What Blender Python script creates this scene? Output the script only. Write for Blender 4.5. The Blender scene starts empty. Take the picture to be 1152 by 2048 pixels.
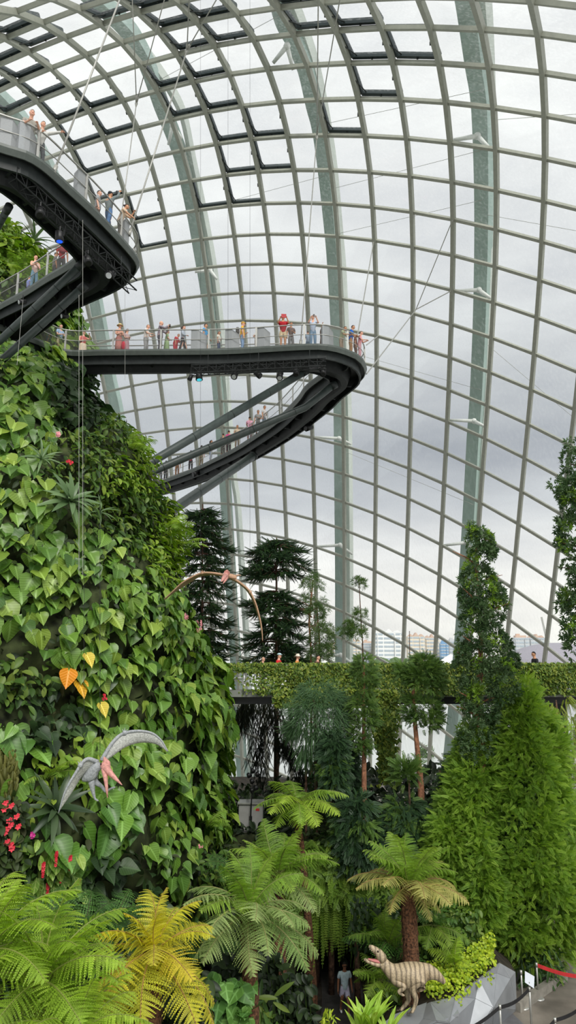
import bpy, bmesh, math, random
import numpy as np
from mathutils import Vector, Matrix
R = math.radians
rng = np.random.default_rng(7)
random.seed(7)
SC = bpy.context.scene
COL = SC.collection
# ------------------------------------------------------------------ camera
F = 1450.0; PITCH = R(11.35); CZ = 12.0; GZ = 1.0; GZL = -0.1
cp, sp_ = math.cos(PITCH), math.sin(PITCH)
cd = bpy.data.cameras.new('camera'); cam = bpy.data.objects.new('camera', cd); COL.objects.link(cam)
cam.location = (0, 0, CZ); cam.rotation_euler = (math.pi/2 + PITCH, 0, 0)
cd.sensor_fit = 'VERTICAL'; cd.sensor_height = 36; cd.lens = 36*F/2048; cd.clip_end = 6000; cd.clip_start = .1
SC.camera = cam
def ray(px, py):
    u = (px-576)/F; v = (1024-py)/F
    return np.array([u, cp - sp_*v, sp_ + cp*v])
def at(px, py, y):                 # point on the view ray at ground distance y
    d = ray(px, py); return np.array([0, 0, CZ]) + d*(y/d[1])
def atz(px, py, z):                # point on the view ray at height z
    d = ray(px, py); return np.array([0, 0, CZ]) + d*((z-CZ)/d[2])
def proj(P):
    P = np.atleast_2d(P); x, y, z = P[:, 0], P[:, 1], P[:, 2]-CZ
    d = cp*y + sp_*z
    return np.stack([576 + F*x/d, 1024 - F*(-sp_*y + cp*z)/d, d], -1)
def S(r, g, b, k=1.0):
    f = lambda c: ((c/255+.055)/1.055)**2.4 if c > 10.3 else c/255/12.92
    return (f(r)*k, f(g)*k, f(b)*k, 1)
# ------------------------------------------------------------------ mesh building
def nrm(v):
    v = np.asarray(v, float); return v/(np.linalg.norm(v, axis=-1, keepdims=True)+1e-12)
class MB:
    def __init__(self): self.V = []; self.L = []; self.T = []; self.M = []; self.A = []; self.U = []; self.n = 0
    def add(self, V, Fc, mat=0, rnd=.5, uv=None):
        V = np.asarray(V, float).reshape(-1, 3); n0 = self.n
        self.V.append(V); self.n += len(V)
        self.A.append(np.broadcast_to(np.asarray(rnd, float), (len(V),)))
        self.U.append(np.zeros((len(V), 2)) if uv is None else np.asarray(uv, float))
        if isinstance(Fc, np.ndarray):
            self.L.append((Fc+n0).reshape(-1)); self.T.append(np.full(len(Fc), Fc.shape[1])); self.M.append(np.full(len(Fc), mat))
        else:
            self.L.append(np.array([i+n0 for f in Fc for i in f], int)); self.T.append(np.array([len(f) for f in Fc])); self.M.append(np.full(len(Fc), mat))
        return self
    def inst(self, tpl, Mx, T, rnd=None, mat=0):   # many copies of a template in one mesh (leaves of one plant)
        V, Fc, UV = tpl; N = len(T)
        if N == 0: return self
        W = np.einsum('nij,vj->nvi', Mx, V) + np.asarray(T)[:, None, :]
        k = len(V)
        r = rng.random(N) if rnd is None else np.asarray(rnd)
        FF = (np.arange(N)[:, None, None]*k + Fc[None])
        return self.add(W.reshape(-1, 3), FF.reshape(-1, Fc.shape[1]), mat, np.repeat(r, k), np.tile(UV, (N, 1)))
    def box(self, c, s, rz=0, mat=0, M=None):
        x, y, z = np.array(s)/2.
        V = np.array([[a, b, d] for d in (-z, z) for a, b in ((-x, -y), (x, -y), (x, y), (-x, y))])
        if M is not None: V = V @ np.asarray(M).T
        elif rz:
            c_, s_ = math.cos(rz), math.sin(rz); V = V @ np.array([[c_, s_, 0], [-s_, c_, 0], [0, 0, 1]])
        return self.add(V+np.asarray(c), [(0, 3, 2, 1), (4, 5, 6, 7), (0, 1, 5, 4), (1, 2, 6, 5), (2, 3, 7, 6), (3, 0, 4, 7)], mat)
    def bar(self, a, b, w, h, up=(0, 0, 1), mat=0, off=0.0):   # box section from a to b; w sideways, h along up
        a = np.asarray(a, float); b = np.asarray(b, float); d = nrm(b-a); s = nrm(np.cross(d, up)); u = np.cross(s, d)
        V = []
        for p in (a, b):
            for q, r in ((-1, -1), (1, -1), (1, 1), (-1, 1)): V.append(p + s*w/2*q + u*(h/2*r+off))
        return self.add(V, [(0, 1, 2, 3), (7, 6, 5, 4), (0, 4, 5, 1), (1, 5, 6, 2), (2, 6, 7, 3), (3, 7, 4, 0)], mat)
    def tube(self, pts, rad, n=8, mat=0, rnd=.5, cap=True):
        P = np.asarray(pts, float); m = len(P); rad = np.broadcast_to(np.asarray(rad, float), (m,))
        tg = nrm(np.gradient(P, axis=0)) if m > 2 else np.repeat(nrm(P[1:]-P[:1]), 2, 0)
        ref = np.array([0, 0, 1.]) if abs(tg[0][2]) < .9 else np.array([1., 0, 0])
        s = nrm(np.cross(tg[0], ref)); V = []
        an = np.arange(n)*2*math.pi/n
        for k in range(m):
            s = nrm(s - tg[k]*np.dot(s, tg[k])); u = np.cross(tg[k], s)
            V.append(P[k] + rad[k]*(np.cos(an)[:, None]*s + np.sin(an)[:, None]*u))
        V = np.concatenate(V)
        fs = [(k*n+j, k*n+(j+1) % n, (k+1)*n+(j+1) % n, (k+1)*n+j) for k in range(m-1) for j in range(n)]
        if cap: fs += [tuple(range(n))[::-1], tuple(range((m-1)*n, m*n))]
        return self.add(V, fs, mat, rnd)
    def lathe(self, prof, c=(0, 0, 0), n=16, mat=0, sx=1, sy=1, M=None):    # prof: (r, z)
        an = np.arange(n)*2*math.pi/n; m = len(prof)
        V = np.concatenate([np.stack([r*np.cos(an)*sx, r*np.sin(an)*sy, np.full(n, z)], -1) for r, z in prof])
        if M is not None: V = V @ np.asarray(M).T
        fs = [(k*n+j, k*n+(j+1) % n, (k+1)*n+(j+1) % n, (k+1)*n+j) for k in range(m-1) for j in range(n)]
        fs += [tuple(range(n))[::-1], tuple(range((m-1)*n, m*n))]
        return self.add(V+np.asarray(c), fs, mat)
    def ball(self, c, r, n=10, mat=0, M=None):
        r = np.broadcast_to(np.asarray(r, float), (3,)); m = max(4, n//2)
        prof = [(math.sin(t), -math.cos(t)) for t in np.linspace(.12, math.pi-.12, m+1)]
        an = np.arange(n)*2*math.pi/n
        V = np.concatenate([np.stack([a*np.cos(an), a*np.sin(an), np.full(n, z)], -1) for a, z in prof])*r
        if M is not None: V = V @ np.asarray(M).T
        k = len(prof)
        fs = [(i*n+j, i*n+(j+1) % n, (i+1)*n+(j+1) % n, (i+1)*n+j) for i in range(k-1) for j in range(n)] + [tuple(range(n))[::-1], tuple(range((k-1)*n, k*n))]
        return self.add(V+np.asarray(c), fs, mat)
    def mesh(self, name, mats, smooth=False):
        me = bpy.data.meshes.new(name)
        V = np.concatenate(self.V); L = np.concatenate(self.L).astype(np.int32); T = np.concatenate(self.T).astype(np.int32)
        me.vertices.add(len(V)); me.vertices.foreach_set('co', V.astype(np.float32).ravel())
        me.loops.add(len(L)); me.loops.foreach_set('vertex_index', L)
        me.polygons.add(len(T)); me.polygons.foreach_set('loop_start', np.concatenate([[0], np.cumsum(T)[:-1]]).astype(np.int32))
        me.polygons.foreach_set('loop_total', T)
        me.polygons.foreach_set('material_index', np.concatenate(self.M).astype(np.int32))
        me.polygons.foreach_set('use_smooth', np.full(len(T), bool(smooth)))
        at_ = me.attributes.new('rnd', 'FLOAT', 'POINT'); at_.data.foreach_set('value', np.concatenate(self.A).astype(np.float32))
        U = np.concatenate(self.U)
        if np.abs(U).max() > 0:
            uv = me.uv_layers.new(name='UVMap'); uv.data.foreach_set('uv', U[L].astype(np.float32).ravel())
        for m in (mats if isinstance(mats, (list, tuple)) else [mats]): me.materials.append(m)
        me.update(calc_edges=True); me.validate()
        return me
    def build(self, name, mats, parent=None, smooth=False, origin=None):
        me = self.mesh(name, mats, smooth)
        o = bpy.data.objects.new(name, me); COL.objects.link(o)
        if parent is not None:
            o.parent = parent
            if parent.type == 'EMPTY' or True:
                bpy_world = world_of(parent)
                o.matrix_parent_inverse = bpy_world.inverted()
        return o
def world_of(o):
    m = Matrix.LocRotScale(o.location, o.rotation_euler, o.scale)
    return m if o.parent is None else world_of(o.parent) @ o.matrix_parent_inverse @ m
def tag(o, label=None, cat=None, group=None, kind=None):
    if label: o['label'] = label
    if cat: o['category'] = cat
    if group: o['group'] = group
    if kind: o['kind'] = kind
    return o
def empty(name, loc, label=None, cat=None, group=None, kind=None, rz=0):
    o = bpy.data.objects.new(name, None); COL.objects.link(o); o.location = Vector([float(v) for v in loc]); o.rotation_euler = (0, 0, rz)
    o.empty_display_size = .1
    return tag(o, label, cat, group, kind)
def place(name, me, parent, M=None):          # a mesh object under a parent, in the parent's own space
    o = bpy.data.objects.new(name, me); COL.objects.link(o)
    if parent is not None: o.parent = parent
    if M is not None: o.matrix_local = M
    return o
def crom(P, k=6):                              # Catmull-Rom through the points
    P = np.asarray(P, float); Q = np.vstack([2*P[0]-P[1], P, 2*P[-1]-P[-2]]); out = []
    for i in range(len(P)-1):
        p0, p1, p2, p3 = Q[i:i+4]
        for t in np.arange(k)/k:
            out.append(.5*((2*p1)+(-p0+p2)*t+(2*p0-5*p1+4*p2-p3)*t*t+(-p0+3*p1-3*p2+p3)*t**3))
    out.append(P[-1]); return np.array(out)
def resample(P, step=None, n=None):
    P = np.asarray(P, float); d = np.r_[0, np.cumsum(np.linalg.norm(np.diff(P, axis=0), axis=1))]
    n = n or max(2, int(round(d[-1]/step))+1); s = np.linspace(0, d[-1], n)
    return np.stack([np.interp(s, d, P[:, k]) for k in range(P.shape[1])], -1)
# ------------------------------------------------------------------ materials
def nodes(name):
    m = bpy.data.materials.new(name); m.use_nodes = True; nt = m.node_tree; nt.nodes.clear()
    out = nt.nodes.new('ShaderNodeOutputMaterial'); return m, nt, out
def N(nt, t, **kw):
    n = nt.nodes.new(t)
    for k, v in kw.items():
        if k.startswith('_'): setattr(n, k[1:], v)
        else: n.inputs[k.replace('__', ' ')].default_value = v
    return n
def ramp(nt, fac, stops):
    r = nt.nodes.new('ShaderNodeValToRGB'); e = r.color_ramp.elements
    while len(e) < len(stops): e.new(.5)
    for q, (p, c) in zip(e, stops): q.position = p; q.color = c
    nt.links.new(fac, r.inputs[0]); return r.outputs[0]
def plain(name, col, rough=.6, metal=0, spec=.4, noise=.12, scale=4, bump=0, emit=None):
    m, nt, out = nodes(name); b = nt.nodes.new('ShaderNodeBsdfPrincipled')
    tc = nt.nodes.new('ShaderNodeTexCoord'); nz = N(nt, 'ShaderNodeTexNoise', Scale=scale, Detail=5.0)
    nt.links.new(tc.outputs['Object'], nz.inputs['Vector'])
    a = tuple(c*(1-noise*1.6) for c in col[:3])+(1,); z = tuple(min(1, c*(1+noise*1.6)) for c in col[:3])+(1,)
    nt.links.new(ramp(nt, nz.outputs['Fac'], [(.3, a), (.7, z)]), b.inputs['Base Color'])
    b.inputs['Roughness'].default_value = rough; b.inputs['Metallic'].default_value = metal; b.inputs['Specular IOR Level'].default_value = spec
    if bump:
        bp = N(nt, 'ShaderNodeBump', Strength=bump, Distance=.05); nt.links.new(nz.outputs['Fac'], bp.inputs['Height']); nt.links.new(bp.outputs[0], b.inputs['Normal'])
    if emit: b.inputs['Emission Color'].default_value = emit[0]; b.inputs['Emission Strength'].default_value = emit[1]
    nt.links.new(b.outputs[0], out.inputs[0]); return m
def leafmat(name, cols, trans=.35, rough=.45, veins=0, objrnd=False, spec=.35, veincol=None):
    m, nt, out = nodes(name)
    if objrnd: src = nt.nodes.new('ShaderNodeObjectInfo').outputs['Random']
    else: src = N(nt, 'ShaderNodeAttribute', _attribute_name='rnd').outputs['Fac']
    n = len(cols); col = ramp(nt, src, [(i/max(1, n-1), c) for i, c in enumerate(cols)])
    if objrnd:
        av = N(nt, 'ShaderNodeAttribute', _attribute_name='rnd').outputs['Fac']; vr = ramp(nt, av, [(0, (.62, .62, .62, 1)), (1, (1.3, 1.3, 1.3, 1))])
        q_ = N(nt, 'ShaderNodeMix', _data_type='RGBA', _blend_type='MULTIPLY'); q_.inputs[0].default_value = 1; nt.links.new(col, q_.inputs[6]); nt.links.new(vr, q_.inputs[7]); col = q_.outputs[2]
    if veins:
        uv = nt.nodes.new('ShaderNodeUVMap'); sx = nt.nodes.new('ShaderNodeSeparateXYZ'); nt.links.new(uv.outputs[0], sx.inputs[0])
        def mt(op, a, b=None, c=None):
            q = nt.nodes.new('ShaderNodeMath'); q.operation = op
            for i, v in enumerate((a, b, c)):
                if v is None: continue
                if isinstance(v, (int, float)): q.inputs[i].default_value = v
                else: nt.links.new(v, q.inputs[i])
            return q.outputs[0]
        ax = mt('ABSOLUTE', sx.outputs[0]); ph = mt('MULTIPLY_ADD', ax, -.55, sx.outputs[1])
        fr = mt('FRACT', mt('MULTIPLY', ph, veins)); d = mt('ABSOLUTE', mt('SUBTRACT', fr, .5))
        ln = mt('LESS_THAN', d, .10); mid = mt('LESS_THAN', ax, .05); msk = mt('MAXIMUM', mt('MULTIPLY', ln, .55), mid)
        mx = N(nt, 'ShaderNodeMix', _data_type='RGBA'); nt.links.new(msk, mx.inputs[0]); nt.links.new(col, mx.inputs[6])
        if veincol: mx.inputs[7].default_value = veincol
        else:
            hs = N(nt, 'ShaderNodeHueSaturation', Value=1.7, Saturation=.9); nt.links.new(col, hs.inputs['Color']); nt.links.new(hs.outputs[0], mx.inputs[7])
        col = mx.outputs[2]
    b = nt.nodes.new('ShaderNodeBsdfPrincipled'); b.inputs['Roughness'].default_value = rough; b.inputs['Specular IOR Level'].default_value = spec
    nt.links.new(col, b.inputs['Base Color'])
    if trans:
        t = nt.nodes.new('ShaderNodeBsdfTranslucent'); hs = N(nt, 'ShaderNodeHueSaturation', Value=1.25, Saturation=1.1); nt.links.new(col, hs.inputs['Color']); nt.links.new(hs.outputs[0], t.inputs[0])
        mx = N(nt, 'ShaderNodeMixShader', Fac=trans); nt.links.new(b.outputs[0], mx.inputs[1]); nt.links.new(t.outputs[0], mx.inputs[2]); nt.links.new(mx.outputs[0], out.inputs[0])
    else: nt.links.new(b.outputs[0], out.inputs[0])
    return m
def glassmat(name):                            # rain-streaked float glass; its white veil doubles as outdoor haze
    m, nt, out = nodes(name)
    t = N(nt, 'ShaderNodeBsdfTransparent', Color=(.955, .975, .965, 1)); g = N(nt, 'ShaderNodeBsdfGlossy', Roughness=.03, Color=(.9, .95, .95, 1))
    w = N(nt, 'ShaderNodeBsdfTranslucent', Color=(.85, .87, .87, 1))
    tc = nt.nodes.new('ShaderNodeTexCoord'); mp = N(nt, 'ShaderNodeMapping', Scale=(2.2, 2.2, .12)); nz = N(nt, 'ShaderNodeTexNoise', Scale=3.0, Detail=3.0)
    nt.links.new(tc.outputs['Object'], mp.inputs[0]); nt.links.new(mp.outputs[0], nz.inputs['Vector'])
    mr = N(nt, 'ShaderNodeMapRange'); mr.inputs[1].default_value = .45; mr.inputs[2].default_value = .75; mr.inputs[3].default_value = .03; mr.inputs[4].default_value = .16
    nt.links.new(nz.outputs['Fac'], mr.inputs[0])
    a = nt.nodes.new('ShaderNodeMixShader'); nt.links.new(mr.outputs[0], a.inputs[0]); nt.links.new(t.outputs[0], a.inputs[1]); nt.links.new(w.outputs[0], a.inputs[2])
    b = nt.nodes.new('ShaderNodeMixShader'); b.inputs[0].default_value = .035; nt.links.new(a.outputs[0], b.inputs[1]); nt.links.new(g.outputs[0], b.inputs[2])
    nt.links.new(b.outputs[0], out.inputs[0]); return m
M = {}
M['mullion'] = plain('mullion_paint', S(160, 162, 150), .45, noise=.05)
M['dark'] = plain('dark_steel', S(42, 47, 46), .5, noise=.15, spec=.3)
M['darker'] = plain('charcoal_paint', S(32, 35, 35), .55, noise=.15, spec=.25)
M['fascia'] = plain('walkway_edge_paint', S(86, 93, 88), .4, noise=.08)
M['strutpaint'] = plain('strut_paint', S(60, 69, 66), .42, noise=.12, spec=.4)
M['vent'] = plain('vent_frame', S(58, 68, 70), .5, noise=.08)
M['arch'] = plain('arch_paint', S(164, 186, 178), .5, noise=.05, scale=.6)
M['archpale'] = plain('arch_pale_paint', S(205, 212, 204), .5, noise=.05, scale=.6)
M['white'] = plain('white_paint', S(226, 228, 224), .4, noise=.03)
M['steel'] = plain('brushed_steel', S(176, 176, 170), .35, metal=.6, noise=.08)
M['cable'] = plain('cable_steel', S(165, 165, 158), .45, metal=.3, noise=.05)
M['panel'] = plain('perforated_panel', S(150, 154, 156), .55, noise=.05, scale=30)
M['black'] = plain('black_plastic', S(26, 27, 28), .45, noise=.2)
M['glass'] = glassmat('glass')
M['bark'] = plain('bark', S(88, 66, 52), .9, noise=.45, scale=9, bump=.6)
M['redbark'] = plain('red_bark', S(150, 104, 78), .9, noise=.35, scale=8, bump=.6)
M['fernbark'] = plain('fern_trunk_fibre', S(92, 62, 42), .95, noise=.55, scale=14, bump=.9)
M['soil'] = plain('soil', S(46, 40, 30), .95, noise=.5, scale=3, bump=.5)
M['moss'] = plain('mossy_rock', S(54, 62, 34), .95, noise=.6, scale=1.8, bump=.7)
M['concrete'] = plain('wet_concrete', S(116, 110, 101), .6, noise=.34, scale=.7, bump=.12)
M['curb'] = plain('curb_stone', S(140, 136, 126), .8, noise=.15)
def netmat():
    m, nt, out = nodes('wire_net'); uv = nt.nodes.new('ShaderNodeUVMap'); sx = nt.nodes.new('ShaderNodeSeparateXYZ'); nt.links.new(uv.outputs[0], sx.inputs[0])
    def mt(op, a, b):
        q = nt.nodes.new('ShaderNodeMath'); q.operation = op
        for i, v in enumerate((a, b)):
            if isinstance(v, (int, float)): q.inputs[i].default_value = v
            else: nt.links.new(v, q.inputs[i])
        return q.outputs[0]
    s = mt('ADD', sx.outputs[0], sx.outputs[1]); d = mt('SUBTRACT', sx.outputs[0], sx.outputs[1])
    g = mt('MAXIMUM', mt('LESS_THAN', mt('FRACT', mt('MULTIPLY', s, 16.0), 0), .06), mt('LESS_THAN', mt('FRACT', mt('MULTIPLY', d, 16.0), 0), .06))
    t = nt.nodes.new('ShaderNodeBsdfTransparent'); b = N(nt, 'ShaderNodeBsdfPrincipled', Roughness=.5); b.inputs['Base Color'].default_value = S(150, 150, 145)
    x = nt.nodes.new('ShaderNodeMixShader'); nt.links.new(g, x.inputs[0]); nt.links.new(t.outputs[0], x.inputs[1]); nt.links.new(b.outputs[0], x.inputs[2]); nt.links.new(x.outputs[0], out.inputs[0]); return m
M['net'] = netmat()
# ------------------------------------------------------------------ overcast sky and daylight
w = bpy.data.worlds.new('overcast_sky'); SC.world = w; w.use_nodes = True; nt = w.node_tree; nt.nodes.clear()
out = nt.nodes.new('ShaderNodeOutputWorld'); bg = nt.nodes.new('ShaderNodeBackground'); tc = nt.nodes.new('ShaderNodeTexCoord')
sx = nt.nodes.new('ShaderNodeSeparateXYZ'); nt.links.new(tc.outputs['Generated'], sx.inputs[0])
base = ramp(nt, sx.outputs[2], [(0.0, S(228, 226, 222)), (.08, S(240, 238, 234)), (.14, S(228, 228, 228)), (.20, S(196, 199, 204)), (.28, S(172, 176, 183)), (.37, S(196, 199, 203)), (.47, S(212, 214, 217)), (.62, S(228, 229, 230)), (1, (.98, .98, .96, 1))])
mp = N(nt, 'ShaderNodeMapping', Scale=(2.4, 2.4, 7.0)); nt.links.new(tc.outputs['Generated'], mp.inputs[0])
nz = N(nt, 'ShaderNodeTexNoise', Scale=1.5, Detail=6.0, Roughness=.55); nt.links.new(mp.outputs[0], nz.inputs['Vector'])
cl = ramp(nt, nz.outputs['Fac'], [(.3, (.80, .81, .84, 1)), (.5, (.98, .98, .98, 1)), (.68, (1.16, 1.16, 1.14, 1))])
mx = N(nt, 'ShaderNodeMix', _data_type='RGBA', _blend_type='MULTIPLY'); mx.inputs[0].default_value = 1
nt.links.new(base, mx.inputs[6]); nt.links.new(cl, mx.inputs[7]); nt.links.new(mx.outputs[2], bg.inputs[0]); bg.inputs[1].default_value = 1.0
nt.links.new(bg.outputs[0], out.inputs[0])
sd = bpy.data.lights.new('daylight', 'SUN'); sd.energy = 2.2; sd.angle = R(30); sd.color = (1, .97, .92)
so = bpy.data.objects.new('daylight', sd); COL.objects.link(so); so.rotation_euler = (R(42), R(22), 0); so.location = (0, -20, 90)
SC.view_settings.view_transform = 'Standard'; SC.view_settings.look = 'None'; SC.view_settings.gamma = 1; SC.view_settings.use_curve_mapping = False
SC.view_settings.exposure = 0.24
SC.cycles.max_bounces = 8; SC.cycles.diffuse_bounces = 3; SC.cycles.glossy_bounces = 2; SC.cycles.transmission_bounces = 4; SC.cycles.transparent_max_bounces = 16
SC.cycles.caustics_reflective = False; SC.cycles.caustics_refractive = False
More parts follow.
